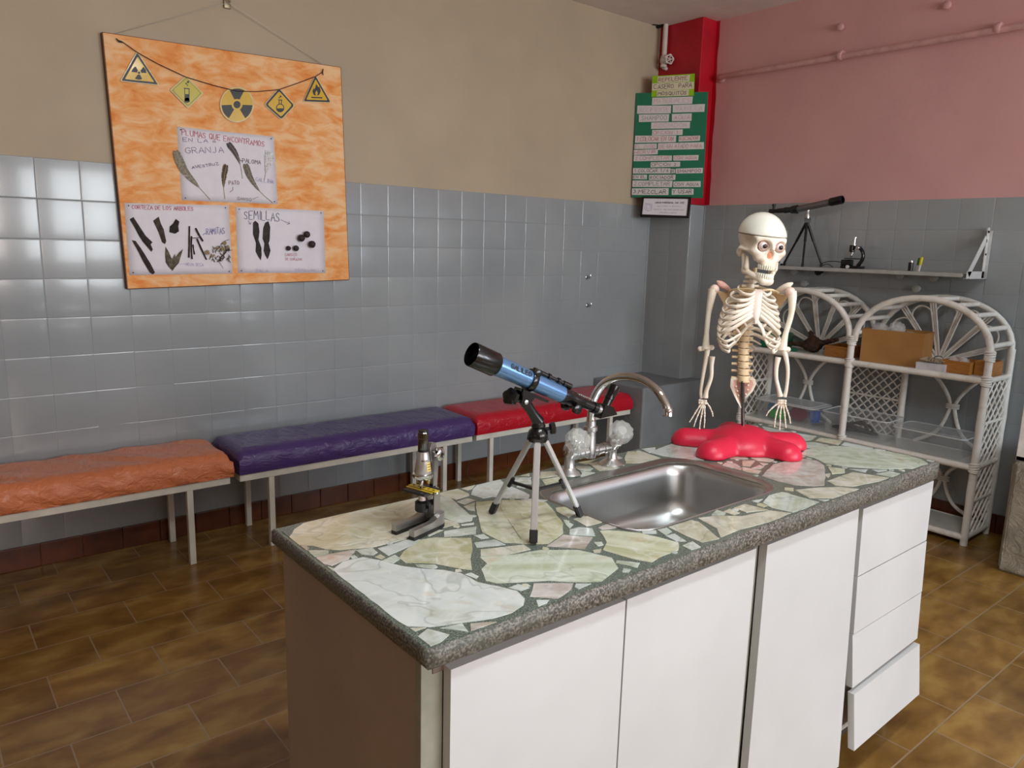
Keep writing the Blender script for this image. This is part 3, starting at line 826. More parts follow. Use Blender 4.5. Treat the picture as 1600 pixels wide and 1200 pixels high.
for a, b in zip(prof[:-1], prof[1:]):
    for k in range(len(a)):
        f = bm.faces.new((a[k], a[(k+1) % len(a)], b[(k+1) % len(b)], b[k])); f.smooth = True
rim = finish(bm, 'rim', M_SINK, th)
bm = BM()
D_ = .135
prof = [rr(0, .003, 0, .004, .058, -.0015), rr(-.003, -.003, -.003, -.003, .056, -.008), rr(-.006, -.006, -.006, -.006, .056, -.03), rr(-.012, -.012, -.012, -.012, .056, -D_+.045), rr(-.017, -.017, -.017, -.017, .056, -D_+.025), rr(-.028, -.028, -.028, -.028, .05, -D_+.009), rr(-.045, -.045, -.045, -.045, .045, -D_+.001), rr(-.10, -.10, -.10, -.10, .03, -D_-.002)]
for a, b in zip(prof[:-1], prof[1:]):
    for k in range(len(a)):
        f = bm.faces.new((a[k], a[(k+1) % len(a)], b[(k+1) % len(b)], b[k])); f.smooth = True
f = bm.faces.new(prof[-1]); f.smooth = True
bs = finish(bm, 'basin', M_SINK, th)
sm = bs.modifiers.new('thick', 'SOLIDIFY'); sm.thickness = .0012; sm.offset = 0
bm = BM(); lathe(bm, [(.0, .001), (.012, .001), (.02, .002), (.026, .004), (.028, .003)], L(((SK[0]+SK[1])/2, (SK[2]+SK[3])/2, CT-D_-.002)), (0, 0, 1), 24, caps=False)
finish(bm, 'drain', M_DARKMETAL, th, auto=30)

# =================================================================== FAUCET
t = NT('worn_chrome'); v = t.coord(); t.base((.62, .62, .61)); r_ = t.ramp(t.noise(v, 30, 5), [(.35, (.22, .22, .22)), (.7, (.42, .42, .42))]); t.l(r_, t.b.inputs['Roughness']); t.set(metal=1.); M_CHROME = t.m
M_CRYSTAL = NT('clear_acrylic').set(rough=.05, spec=1., alpha=.30); M_CRYSTAL.base((.85, .87, .84)); M_CRYSTAL = M_CRYSTAL.m
FYY = 1.243
th = thing('faucet', (1.262, FYY, CT), 'chrome two-handle sink faucet with high curved spout and clear knobs', 'faucet')
L = lambda p: Vector(p)-th.location
XL, XR, XM = 1.196, 1.340, 1.262
for i, xx in enumerate((XL, XR)):
    bm = BM()
    lathe(bm, [(.030, 0), (.031, .003), (.026, .008), (.016, .013), (.0125, .02), (.012, .046), (.015, .052), (.016, .062), (.013, .070)], L((xx, FYY, CT+.0008)), (0, 0, 1), 24)
    st = finish(bm, 'stem_base', M_CHROME, th, auto=40)
    # tilted bonnet and crystal knob facing the user
    d = Vector((-.22, -.62, .75)).normalized(); c = L((xx, FYY-.004, CT+.052))
    bm = BM(); lathe(bm, [(.015, 0), (.014, .012), (.018, .016), (.018, .020), (.010, .028), (.009, .032)], c, d, 18)
    finish(bm, 'bonnet', M_CHROME, st, auto=35)
    bm = BM(); lathe(bm, [(.013, .030), (.024, .037), (.0285, .047), (.0295, .055), (.027, .066), (.020, .072), (.016, .073)], c, d, 60, lobes=10, amp=.05)
    kb = finish(bm, 'knob', M_CRYSTAL, th, auto=24); kb['label'] = 'clear faceted acrylic tap knob'
    bm = BM(); lathe(bm, [(.008, .028), (.008, .058), (.012, .06), (.012, .064)], c, d, 16); finish(bm, 'knob_core', M_CHROME, kb, auto=40)
bm = BM()
tube(bm, [L((XL, FYY, CT+.046)), L((XR, FYY, CT+.046))], .0125, 18)
for xx in (XL+.028, XM-.022, XM+.024, XR-.03): lathe(bm, [(.0142, -.004), (.0142, .004)], L((xx, FYY, CT+.046)), (1, 0, 0), 18)
finish(bm, 'bridge', M_CHROME, th, auto=40)
bm = BM()
lathe(bm, [(.015, -.014), (.016, .0), (.014, .016), (.013, .05), (.0165, .052), (.0165, .062), (.0125, .064), (.012, .075)], L((XM, FYY, CT+.046)), (0, 0, 1), 20)
finish(bm, 'riser', M_CHROME, th, auto=35)
sp = [(XM, FYY, CT+.10), (XM, FYY, CT+.135), (XM-.002, FYY-.006, CT+.172), (XM, FYY-.034, CT+.216), (XM+.003, FYY-.082, CT+.240), (XM+.006, FYY-.138, CT+.245), (XM+.01, FYY-.184, CT+.228), (XM+.012, FYY-.210, CT+.200), (XM+.013, FYY-.218, CT+.184)]
bm = BM(); cv = smoothcurve([L(p) for p in sp], 6); tube(bm, cv, lerp_list([.0105, .0105, .010, .0095, .0092, .0092, .009, .009, .0095], len(cv)), 18)
lathe(bm, [(.0105, -.004), (.0105, .012), (.0092, .014)], L(sp[-1])+Vector((0, -.001, -.006)), (0, .15, 1), 18)
finish(bm, 'spout', plain('polished_chrome', (215, 215, 215), .07, 1., var=.02), th, auto=40)

# =================================================================== CABINET UNDER THE COUNTER
t = NT('white_laminate'); v = t.coord()
t.base(t.ramp(t.noise(v, 3, 4), [(.3, lin((202, 204, 205))), (.7, lin((212, 214, 215)))])); t.bump(t.noise(v, 50, 3), .03, .003); t.set(rough=.28, spec=.5); M_WHITE = t.m
M_STILE = plain('grey_green_carcass', (150, 150, 136), .5)
M_PLY = plain('pale_board_edge', (196, 190, 180), .6)
th = thing('cabinet', (1.31, 1.06, 0), 'white laminate base cabinet with three doors and four crooked drawers under the countertop', 'cabinet')
L = lambda p: Vector(p)-th.location
TOP_ = CT-.0305
def slope_top(bm):
    for v_ in bm.verts:
        if v_.co.z > TOP_-.006: v_.co.z -= .018*(v_.co.x+1.31-CX0)/(CX1-CX0)+.0005
bm = BM(); box(bm, L((.512, .822, .0)), L((.530, 1.285, TOP_)), .001)
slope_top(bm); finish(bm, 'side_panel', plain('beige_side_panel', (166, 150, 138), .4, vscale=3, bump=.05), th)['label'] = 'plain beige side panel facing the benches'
bm = BM(); box(bm, L((2.075, .822, .0)), L((2.086, 1.285, TOP_)), .001); slope_top(bm); finish(bm, 'side_panel', M_WHITE, th)
bm = BM(); box(bm, L((.530, 1.273, .08)), L((2.075, 1.285, TOP_)), .001); slope_top(bm); finish(bm, 'back_panel', M_WHITE, th)
bm = BM(); box(bm, L((.530, .83, .075)), L((2.075, 1.273, .090)), .001); finish(bm, 'bottom_panel', M_PLY, th)
bm = BM(); box(bm, L((.530, .87, .0)), L((2.075, .885, .075)), .001); finish(bm, 'kickboard', plain('dark_kickboard', (70, 60, 54), .6), th)
for xa, xb, nm in ((.512, .548, 'stile'), (1.280, 1.322, 'stile'), (1.700, 1.716, 'stile'), (2.06, 2.075, 'stile')):
    bm = BM(); box(bm, L((xa, .808, .075)), L((xb, .824, TOP_)), .001); slope_top(bm); o = finish(bm, nm, M_STILE, th)
bm = BM(); box(bm, L((.53, .806, TOP_-.030)), L((2.075, .824, TOP_)), .001); slope_top(bm); finish(bm, 'top_rail', plain('brownish_rail', (120, 104, 94), .5), th)
M_SEALD = plain('aluminium_strip', (84, 72, 62), .4, .3)
bm = BM(); box(bm, L((.512, .790, TOP_-.004)), L((2.086, .81, TOP_)), .0005); slope_top(bm); finish(bm, 'edge_strip', M_SEALD, th)
def panel(name, x0, x1, z0, z1, yt0, yt1, yb0, yb1, thk=.018, mat=None, bulge=0.):
    """front panel given by its y at the four corners (top-left, top-right, bottom-left, bottom-right)"""
    bm = BM(); F = []; n = 8
    for i in range(n+1):
        for j in range(n+1):
            u_, w_ = i/n, j/n; yt = yt0+(yt1-yt0)*u_; yb = yb0+(yb1-yb0)*u_
            F.append(L((x0+(x1-x0)*u_, yt+(yb-yt)*w_-bulge*math.sin(PI*w_), z1+(z0-z1)*w_)))
    A = [bm.verts.new(p) for p in F]; B = [bm.verts.new(p+Vector((0, thk, 0))) for p in F]
    I = lambda i, j: i*(n+1)+j
    for i in range(n):
        for j in range(n):
            bm.faces.new((A[I(i, j)], A[I(i+1, j)], A[I(i+1, j+1)], A[I(i, j+1)])); bm.faces.new((B[I(i, j)], B[I(i, j+1)], B[I(i+1, j+1)], B[I(i+1, j)]))
    edge = [I(i, 0) for i in range(n)]+[I(n, j) for j in range(n)]+[I(i, n) for i in range(n, 0, -1)]+[I(0, j) for j in range(n, 0, -1)]
    for k in range(len(edge)):
        a, b = edge[k], edge[(k+1) % len(edge)]; bm.faces.new((A[a], A[b], B[b], B[a]))
    es = [e for e in bm.edges if len(e.link_faces) == 2 and e.calc_face_angle(0) > 1.]
    bmesh.ops.bevel(bm, geom=es, offset=.0016, segments=2, affect='EDGES', profile=.5)
    return finish(bm, name, mat or M_WHITE, th, auto=30)
DT = .727
panel('door', .548, .902, .085, .735, .788, .788, .788, .788)
panel('door', .905, 1.281, .078, .736, .787, .787, .788, .786)
panel('door', 1.322, 1.699, .070, .732, .788, .788, .785, .766)
zs = [(.560, DT), (.413, .557), (.276, .410), (.118, .262)]
off = [(.787, .787, .782, .786), (.782, .785, .776, .780), (.778, .781, .764, .776), (.758, .768, .742, .752)]
for (z0, z1), of in zip(zs, off):
    d_ = panel('drawer', 1.719, 2.104, z0, z1, *of, thk=.016)
    bm = BM(); box(bm, L((1.735, .80, z0+.02)), L((2.055, 1.20, z1-.02)), .001); o = finish(bm, 'drawer_box', M_PLY, d_)
# =================================================================== BENCHES
M_BFRAME = plain('white_bench_enamel', (226, 224, 212), .35, vscale=8)
def vinyl(name, rgb, wr=.5):
    t = NT(name); v = t.coord(); c = lin(rgb)
    f = t.noise(v, 2.5, 3); t.base(t.ramp(f, [(.3, tuple(x*.88 for x in c)), (.7, c)]))
    w = t.noise(t.coord(scale=(2.5, 1, 4)), 9, 5, .55, 1.5)
    t.bump(w, wr, .012); t.set(rough=.24, spec=.55); return t.m
def bench(name, x0, x1, legs, mat, label, ztop_f, ztop_b, wr, wamp, crease, z_edge=.421):
    th = thing(name, ((x0+x1)/2, 3.2, 0), label, 'bench', 'padded benches along the left wall')
    L = lambda p: Vector(p)-th.location
    YF, YB = 3.048, 3.372; ZT, ZB = .345, .314
    for nm, lo, hi in (('front_rail', (x0, YF, ZB), (x1, YF+.022, ZT)), ('rear_rail', (x0, YB-.022, ZB), (x1, YB, ZT)), ('end_rail', (x0, YF+.022, ZB), (x0+.022, YB-.022, ZT)), ('end_rail', (x1-.022, YF+.022, ZB), (x1, YB-.022, ZT))):
        bm = BM(); box(bm, L(lo), L(hi), .002); finish(bm, nm, M_BFRAME, th)
    for lx in legs:
        for ly in (YF+.002, YB-.022-.01):
            bm = BM(); box(bm, L((lx-.012, ly, .0)), L((lx+.012, ly+.024, ZB)), .002); finish(bm, 'leg', M_BFRAME, th)
    # cushion: pillowed slab, surface folded along its rim
    bm = BM(); nx = int((x1-x0)/.012); ny = 34; ox = .012
    a0, a1 = x0-.006, x1+.008; b0, b1 = YF-.008, YB+.006
    G = []
    rs = random.Random(hash(name+label) % 1000 if False else len(label))
    ph = [rs.uniform(0, 6) for _ in range(12)]
    prof = [(0., 0.), (.0, .25), (.002, .55), (.008, .85), (.022, .97), (.05, 1.)]
    # parameter lines over the top in y: from the bottom of the front face over the top to the back
    us = []
    H = ztop_f-ZT
    for k in range(8): us.append((0, k/8))
    for k in range(18): us.append((k/17., 1))
    for k in range(7, -1, -1): us.append((1, k/8))
    def foldn(x, s): return (math.sin(x*31+ph[0]+s*3)*.5+math.sin(x*57+ph[1]+s*5)*.3+math.sin(x*97+ph[2])*.2)
    for i in range(nx+1):
        u = i/nx; x = a0+(a1-a0)*u
        ex = min(u, 1-u)*(a1-a0)
        rx = min(1, ex/.045); kx = math.sqrt(max(0, 1-(1-rx)**2))
        row = []
        for (vy, vz) in us:
            y = b0+(b1-b0)*vy; ey = min(vy, 1-vy)*(b1-b0); ry = min(1, ey/.05); ky = math.sqrt(max(0, 1-(1-ry)**2))
            ht = H+(ztop_b-ztop_f)*vy
            crown = .72+.28*min(kx, ky)+.0
            if vz < 1:
                z = ZT+ht*.72*vz*(.65+.35*kx if kx < 1 else 1); z = ZT+ht*.72*vz*(.86+.14*kx)
                f_ = foldn(x, vz)*wamp*math.sin(PI*min(1, vz*1.2)); y += (-f_ if vy == 0 else f_)-(.006*math.sin(PI*vz) if vy == 0 else -.006*math.sin(PI*vz))
            else:
                z = ZT+ht*crown*(1 if kx > .99 else (.86+.14*kx)/1.)
                z += foldn(x, vy*2)*wamp*.45*(1-min(1, ey/.12))
                z += math.sin(x*23+vy*9+ph[3])*math.sin(x*7+vy*4+ph[4])*wamp*.35*crease
                z += max(0, math.sin(x*14+vy*5.5+ph[5]))**8*wamp*.9*crease*math.sin(PI*vy)
                y += foldn(x, 2)*wamp*.5*(1-min(1, ey/.05))*(1 if vy < .5 else -1)
            xx = x+(math.sin(vy*40+ph[6])*.5+math.sin(vy*23+ph[7]))*wamp*.5*(1 if u < .5 else -1)*(1-min(1, ex/.02))
            row.append(bm.verts.new(L((xx, y, z))))
        G.append(row)
    for i in range(nx):
        for k in range(len(us)-1):
            f = bm.faces.new((G[i][k], G[i+1][k], G[i+1][k+1], G[i][k+1])); f.smooth = True
    for row in (G[0], G[-1][::-1]): bm.faces.new(row)
    for i in range(nx): bm.faces.new((G[i][0], G[i][-1], G[i+1][-1], G[i+1][0]))
    o = finish(bm, 'cushion', mat, th, auto=70)
    for p in o.data.polygons: p.use_smooth = True
    return th
bench('padded_bench', -1.05, 1.0, (-.88, .84), vinyl('orange_vinyl', (224, 132, 86), .9), 'long bench with wrinkled orange vinyl cushion and white metal frame', .447, .450, .9, .0085, 1.0)
bench('padded_bench', 1.04, 2.236, (1.176, 2.07), vinyl('purple_vinyl', (78, 56, 120), .45), 'long bench with purple vinyl cushion and white metal frame', .447, .450, .4, .003, .3)
bench('padded_bench', 2.262, 3.432, (2.365, 3.27), vinyl('red_vinyl', (196, 22, 44), .45), 'long bench with red vinyl cushion and white frame beside the grey block', .447, .450, .4, .003, .35)
# =================================================================== ORANGE DISPLAY BOARD
BY = 3.366                                     # front face of the board
def bp(px, py, off=0.): return hy(px, py, BY-off)
t = NT('orange_marbled_cloth'); v = t.coord(scale=(1, 1, 2.2), rot=(0, .2, 0))
f = t.noise(v, 9, 6, .62, .5)
t.base(t.ramp(f, [(.32, lin((240, 146, 72))), (.47, lin((250, 178, 112))), (.62, lin((254, 208, 158)))])); t.set(rough=.75, spec=.2); M_ORANGE = t.m
M_BOARDEDGE = plain('dark_board_edge', (92, 48, 22), .6)
cs = [bp(163.5, 50), bp(533, 104), bp(545, 439), bp(197.5, 451)]
# square up to one plane rectangle, slightly rotated on its hook
cen = sum(cs, Vector())/4; tilt = math.radians(1.7); ux = Vector((math.cos(tilt), 0, math.sin(tilt))); uz = Vector((-math.sin(tilt), 0, math.cos(tilt)))
hw = .492; hh = .484
th_b = thing('display_board', (cen.x, BY, cen.z), 'large square orange marbled pin board hanging on the beige wall over grey tiles', 'pin board')
L = lambda p: Vector(p)-th_b.location
bm = BM(); box(bm, (-hw, 0, -hh), (hw, .026, hh), .003, 2)
R_ = Matrix(((ux.x, 0, uz.x, 0), (0, 1, 0, 0), (ux.z, 0, uz.z, 0), (0, 0, 0, 1)))
for v_ in bm.verts: v_.co = R_ @ v_.co
finish(bm, 'board_panel', M_ORANGE, th_b)
bm = BM()
box(bm, (-hw-.003, .004, -hh-.001), (-hw+.0, .0285, hh+.001)); box(bm, (hw, .004, -hh-.001), (hw+.003, .0285, hh+.001))
box(bm, (-hw, .004, -hh-.003), (hw, .0285, -hh)); box(bm, (-hw, .004, hh), (hw, .0285, hh+.002))
for v_ in bm.verts: v_.co = R_ @ v_.co
finish(bm, 'board_edge', M_BOARDEDGE, th_b)
M_NYLON = plain('pale_nylon_line', (210, 205, 195), .3)
a = cen+ux*(-hw*.93)+uz*hh; b = cen+ux*(hw*.86)+uz*hh
bm = BM(); tube(bm, [L(Vector((a.x, BY+.016, a.z))), L(HOOK+Vector((0, .0, -.004))), L(Vector((b.x, BY+.016, b.z)))], .0011, 6)
finish(bm, 'hanging_line', M_NYLON, th_b)

M_PAPER = plain('white_paper', (238, 234, 242), .6, var=.02, spec=.3)
def ink(nm, rgb): return plain('ink_'+nm, rgb, .7, var=.02)
INK = {k: ink(k, c) for k, c in dict(red=(196, 60, 84), purple=(120, 60, 130), navy=(46, 42, 92), dark=(40, 36, 44), blue=(60, 60, 150), pale=(176, 176, 210), pink=(206, 120, 140), palepink=(214, 170, 180), grey=(120, 120, 120), maroon=(120, 30, 40)).items()}
class Surf:
    """a flat surface in the room addressed by picture crops"""
    def __init__(s, fn, nrm): s.fn = fn; s.nrm = Vector(nrm).normalized()
    def p(s, crop, x, y, off=0.): ox, oy, sc = crop; return s.fn(ox+x*sc, oy+y*sc)+s.nrm*off
    def write(s, bm, org, crop, text, x0, y0, x1, y1, cap, w=.0016, off=.001, jit=.35, fit=True):
        a = s.p(crop, x0, y0, off); b = s.p(crop, x1, y1, off); c = s.p(crop, x0, y0-cap, off)
        ux = (b-a).normalized(); uy = (c-a)-ux*(c-a).dot(ux); size = uy.length; uy.normalize()
        write(bm, text, a-org, ux, uy, size, w, s.nrm, jit, length=(b-a).length if fit else None)
SB = Surf(lambda x, y: hy(x, y, BY), (0, -1, 0))
C1 = (160, 0, .25); C2 = (180, 190, .2375); C7 = (190, 310, .1125)

def sheet(corners, label, texts, pins=True):
    P = [bp(x, y) for x, y in corners]; c = sum(P, Vector())/4; loc = Vector((c.x, BY, c.z))
    th = thing('paper_sheet', loc, label, 'paper', 'paper sheets on the orange board')
    # slightly buckled sheet
    n = 10; bm = BM(); G = []
    for i in range(n+1):
        row = []
        for j in range(n+1):
            u, w = i/n, j/n; p = P[0].lerp(P[1], u).lerp(P[3].lerp(P[2], u), w)
            e = min(u, 1-u, w, 1-w); p.y = BY-.0012-.0012*min(1, e*4)*(1+.3*math.sin(u*5+w*4)); row.append(bm.verts.new(p-loc))
        G.append(row)
    for i in range(n):
        for j in range(n): bm.faces.new((G[i][j], G[i+1][j], G[i+1][j+1], G[i][j+1])).smooth = True
    o = finish(bm, 'sheet', M_PAPER, th)
    sol = o.modifiers.new('t', 'SOLIDIFY'); sol.thickness = .0006
    for (col, crop, tx, x0, y0, x1, y1, cap, w) in texts:
        bm = BM()
        for it in (tx if isinstance(tx, list) else [tx]):
            if isinstance(it, str): SB.write(bm, loc, crop, it, x0, y0, x1, y1, cap, w, .0042)
            else: ribbon(bm, [SB.p(crop, x, y, .0042)-loc for x, y in it], w, (0, -1, 0))
        finish(bm, 'handwriting', INK[col], o)
    if pins:
        for k in range(4):
            q = P[k].lerp(P[(k+2) % 4], .035); bm = BM(); lathe(bm, [(.0022, 0), (.0026, .002), (.001, .003)], Vector((q.x, BY-.002, q.z))-loc, (0, -1, 0), 10)
            finish(bm, 'push_pin', plain('navy_pin', (40, 40, 90), .4), th)
    return th
sheet([(276, 198), (428, 213.5), (433.5, 319), (284, 313)], 'upper paper sheet with glued feathers and handwritten bird names on the orange board', [
    ('red', C2, 'PLUMAS QUE ENCONTRAMOS', 438, 88, 985, 166, 36, .0018), ('purple', C2, 'EN LA o', 445, 131, 668, 140, 24, .0016), ('purple', C2, 'GRANJA', 462, 208, 722, 206, 38, .0017),
    ('navy', C2, 'AVESTRUZ', 505, 312, 684, 284, 18, .0016), ('dark', C2, ['PALOMA', [(812, 250), (835, 262)]], 835, 268, 960, 282, 27, .0018), ('maroon', C2, ['PATO', [(772, 430), (772, 450), (752, 464)]], 748, 415, 818, 414, 24, .0018),
    ('pale', C2, 'GALLINA', 922, 392, 1042, 410, 26, .0018), ('dark', C2, ['GANSO', [(900, 512), (940, 495)]], 802, 515, 898, 524, 20, .0012)])
sheet([(194, 317), (357, 321), (363, 427.5), (202, 430)], 'lower left paper sheet with glued bark, twigs and dried flowers on the orange board', [
    ('red', C2, 'CORTEZA DE LOS ARBOLES', 110, 575, 516, 586, 26, .0017), ('blue', C2, ['RAMITAS', [(575, 745), (590, 735), (600, 738)]], 600, 742, 724, 738, 40, .0017), ('pale', C2, ['HOJA SECA', [(420, 938), (455, 936)]], 462, 948, 582, 952, 20, .0014)])
sheet([(368, 323), (505.5, 329.5), (508.5, 426.5), (372, 426.5)], 'lower right paper sheet with glued seed pods and round seeds on the orange board', [
    ('navy', C2, 'SEMILLAS', 846, 640, 1085, 655, 56, .0022), ('navy', C2, [[(1088, 646), (1146, 672)], [(1128, 676), (1146, 672), (1140, 656)], [(872, 652), (888, 676)], [(876, 672), (888, 676), (892, 662)]], 0, 0, 0, 0, 0, .0016),
    ('pink', C2, 'CAROZO', 1115, 884, 1196, 884, 18, .0014), ('pink', C2, 'DE DURAZNO', 1118, 912, 1230, 914, 16, .0013), ('pale', C2, 'SALA', 920, 990, 1012, 990, 18, .0014), ('pale', C2, 'SEMILLAS', 1180, 982, 1320, 985, 14, .0012)])

# feathers
def feather(pts, vane, width, rgb, label, split=.3, fluffy=0.):
    P = [SB.p(C2, x, y, .006) for x, y in pts]; cv = smoothcurve(P, 10); loc = sum(cv, Vector())/len(cv)
    th = thing('feather', (loc.x, BY-.005, loc.z), label, 'feather', 'feathers glued to the upper sheet'); loc = th.location
    bm = BM(); tube(bm, [p-loc for p in cv], lerp_list([.0004, .0009, .0013], len(cv)), 6); finish(bm, 'shaft', plain('feather_shaft', (206, 196, 176), .5), th)
    bm = BM(); n = len(cv); nv = int(n*vane); w = width*.2375*.00265*.8
    rs = random.Random(int(pts[0][0]))
    for side in (-1, 1):
        for i in range(nv*3):
            s = i/(nv*3); k = s*nv; a = cv[int(k)].lerp(cv[min(n-1, int(k)+1)], k-int(k)); d = (cv[min(n-1, int(k)+1)]-cv[max(0, int(k)-1)]).normalized()
            nn = Vector((0, -1, 0)).cross(d)*side
            ww = w*.5*math.sin(PI*min(1, s*1.02+.02)**.6)**.7*(1 if side < 0 else .8)*(1-rs.random()*.10-fluffy*rs.random())
            tip = a+nn*ww-d*ww*(.9+fluffy*rs.uniform(-.6, .6)); wd = d*w*.062
            if rs.random() < .05: continue
            z = Vector((0, -.0012*math.sin(PI*s), 0))
            q = [bm.verts.new(p-loc) for p in (a-wd, a+wd, tip+wd*.8+z, tip-wd*.6+z)]; bm.faces.new(q)
    finish(bm, 'vane', plain('feather_%d' % int(pts[0][0]), rgb, .7, var=.25, vscale=120), th)
feather([(400, 200), (455, 320), (530, 410), (580, 465), (625, 515)], .62, 78, (150, 142, 124), 'long grey-beige ostrich feather at the left edge of the upper sheet')
feather([(745, 145), (790, 210), (822, 290), (835, 375)], .66, 56, (84, 80, 80), 'dark grey pigeon feather near the middle top of the upper sheet')
feather([(728, 290), (715, 360), (712, 430), (720, 510)], .72, 60, (98, 76, 50), 'short brown duck feather at the middle of the upper sheet', fluffy=.3)
feather([(858, 285), (890, 370), (950, 460), (1035, 535)], .70, 62, (128, 118, 104), 'grey-brown goose feather at the lower right of the upper sheet')
feather([(1015, 210), (1005, 270), (990, 330), (978, 385)], .75, 100, (236, 236, 240), 'fluffy white hen feather at the right of the upper sheet', fluffy=.5)

# bark, leaf, twigs, seeds
def lump(name, crop, pts, th_, rgb, label, cat, group=None, bump=.9, rough=.8, off=.004):
    P = [SB.p(crop, x, y, off) for x, y in pts]; c = sum(P, Vector())/len(P)
    bm = BM(); A = []; B = []; T = []
    for p in P: A.append(bm.verts.new(p-c))
    for p in P: B.append(bm.verts.new((p-c)*.97+Vector((0, -th_*.6, 0))))
    for p in P: T.append(bm.verts.new((p-c)*.62+Vector((0, -th_*random.uniform(.85, 1.1), 0))))
    n = len(P)
    for k in range(n):
        bm.faces.new((A[k], A[(k+1) % n], B[(k+1) % n], B[k])); bm.faces.new((B[k], B[(k+1) % n], T[(k+1) % n], T[k]))
    bm.faces.new(T); bm.faces.new(A[::-1])
    o = finish(bm, name, plain(name+'_%d%d%d' % rgb, rgb, rough, var=.35, vscale=60, bump=bump, bscale=110), auto=40, loc=c); tag(o, label, cat, group); return o
G_ = 'natural finds glued to the board'
lump('bark_piece', C7, [(110, 290), (160, 260), (245, 390), (330, 520), (425, 610), (400, 640), (430, 710), (410, 740), (290, 600), (240, 520), (170, 390)], .006, (54, 46, 42), 'long dark bark strip with forked end at upper left of the bark sheet', 'bark', G_)
lump('bark_piece', C7, [(140, 580), (190, 590), (255, 680), (320, 780), (400, 910), (460, 1030), (430, 1055), (390, 1030), (300, 880), (230, 740)], .006, (58, 48, 44), 'long dark bark strip slanting along lower left of the bark sheet', 'bark', G_)
lump('bark_piece', C7, [(435, 310), (510, 255), (540, 350), (580, 430), (615, 600), (600, 635), (560, 610), (510, 470)], .006, (74, 66, 54), 'olive brown pointed bark piece near the top middle of the bark sheet', 'bark', G_)
lump('bark_piece', C7, [(750, 285), (795, 320), (780, 390), (790, 460), (740, 490), (660, 470), (665, 390), (710, 350)], .009, (50, 42, 34), 'short chunky bark piece right of the pointed one', 'bark', G_)
lump('dried_leaf', C7, [(605, 670), (630, 720), (665, 815), (700, 840), (735, 770), (745, 830), (850, 700), (820, 800), (790, 900), (735, 960), (705, 1005), (650, 950), (610, 890), (600, 780)], .004, (110, 100, 84), 'dried three-pointed leaf at the bottom middle of the bark sheet', 'leaf')
def twig(crop, pts, r, label, rgb=(48, 38, 34)):
    P = smoothcurve([SB.p(crop, x, y, .005+r) for x, y in pts], 4); c = sum(P, Vector())/len(P)
    bm = BM(); rr_ = [r*random.uniform(.8, 1.15) for _ in P]; tube(bm, [p-c for p in P], rr_, 7)
    o = finish(bm, 'twig', plain('twig_brown', rgb, .8, bump=.6), auto=40, loc=c); tag(o, label, 'twig', 'twigs glued beside the word ramitas')
twig(C7, [(935, 385), (932, 600), (928, 822)], .0032, 'leftmost of the upright dark twigs on the bark sheet')
twig(C7, [(965, 525), (960, 680), (972, 842)], .0032, 'longer upright dark twig just right of the leftmost one')
twig(C7, [(985, 640), (992, 700), (1006, 778)], .0026, 'shortest upright dark twig in the bundle on the bark sheet')
twig(C7, [(1020, 412), (1065, 500), (1122, 595)], .0036, 'thick slanting dark twig under the word ramitas')
twig(C7, [(1040, 560), (1100, 700), (1172, 850)], .0032, 'long slanting dark twig left of the dried flowers')
twig(C7, [(980, 552), (1020, 548), (1070, 546)], .0014, 'thin dark cross twig joining bundle and slanting twig')
th = thing('dried_flower_bunch', SB.p(C7, 1320, 750, .008), 'small bunch of dried pale flowers and stems at the right of the bark sheet', 'dried flowers')
for i, (x, y, r) in enumerate(((1180, 750, .011), (1390, 700, .010), (1420, 620, .009), (1310, 690, .008), (1250, 800, .007), (1460, 670, .007))):
    bm = BM(); c = SB.p(C7, x, y, .011)-th.location
    for k in range(11):
        a = k*2*PI/11+random.uniform(-.2, .2); d = Vector((math.cos(a), 0, math.sin(a))); s = Vector((-math.sin(a), 0, math.cos(a)))
        plate(bm, [c, c+d*r*.6+s*r*.28, c+d*r*1.1+Vector((0, -.003, 0)), c+d*r*.6-s*r*.28], .0004, (0, -1, 0))
    lathe(bm, [(r*.3, 0), (r*.2, .004)], c, (0, -1, 0), 8)
    finish(bm, 'flower_head', plain('dried_petal', (176, 156, 120), .8, var=.3, vscale=90), th)
for i in range(54):
    a = SB.p(C7, 1230+random.uniform(0, 260), 640+random.uniform(0, 220), .008)-th.location; ang = random.uniform(-2.4, -.6)
    bm = BM(); b = a+Vector((math.cos(ang), 0, math.sin(ang)))*random.uniform(.008, .02); tube(bm, [a, a.lerp(b, .5)+Vector((0, -.002, 0)), b], [.0010, .0017, .0006], 5); finish(bm, 'stem', plain('dry_stem', (74, 66, 34), .8, var=.3), th)
for pts in ([(1380, 800), (1340, 870), (1405, 968)], [(1440, 740), (1400, 820), (1330, 880)], [(1450, 730), (1530, 715)], [(1370, 640), (1430, 590), (1490, 570)]):
    bm = BM(); tube(bm, [SB.p(C7, x, y, .008)-th.location for x, y in pts], [.0014, .001, .0006][:len(pts)], 6); finish(bm, 'stem', plain('dark_stem', (50, 40, 30), .8), th)
lump('seed_pod', C2, [(905, 665), (920, 652), (938, 668), (945, 720), (938, 775), (958, 830), (960, 880), (955, 912), (940, 890), (922, 855), (925, 800), (905, 740)], .007, (44, 36, 34), 'left of two long dark seed pods on the seed sheet', 'seed pod', 'seed pods', 1., .6)
lump('seed_pod', C2, [(985, 665), (1005, 655), (1016, 690), (1012, 780), (1005, 800), (1018, 850), (1010, 880), (1000, 905), (985, 880), (975, 850), (980, 800), (968, 770), (972, 700)], .007, (48, 38, 36), 'right of two long dark seed pods on the seed sheet', 'seed pod', 'seed pods', 1., .6)
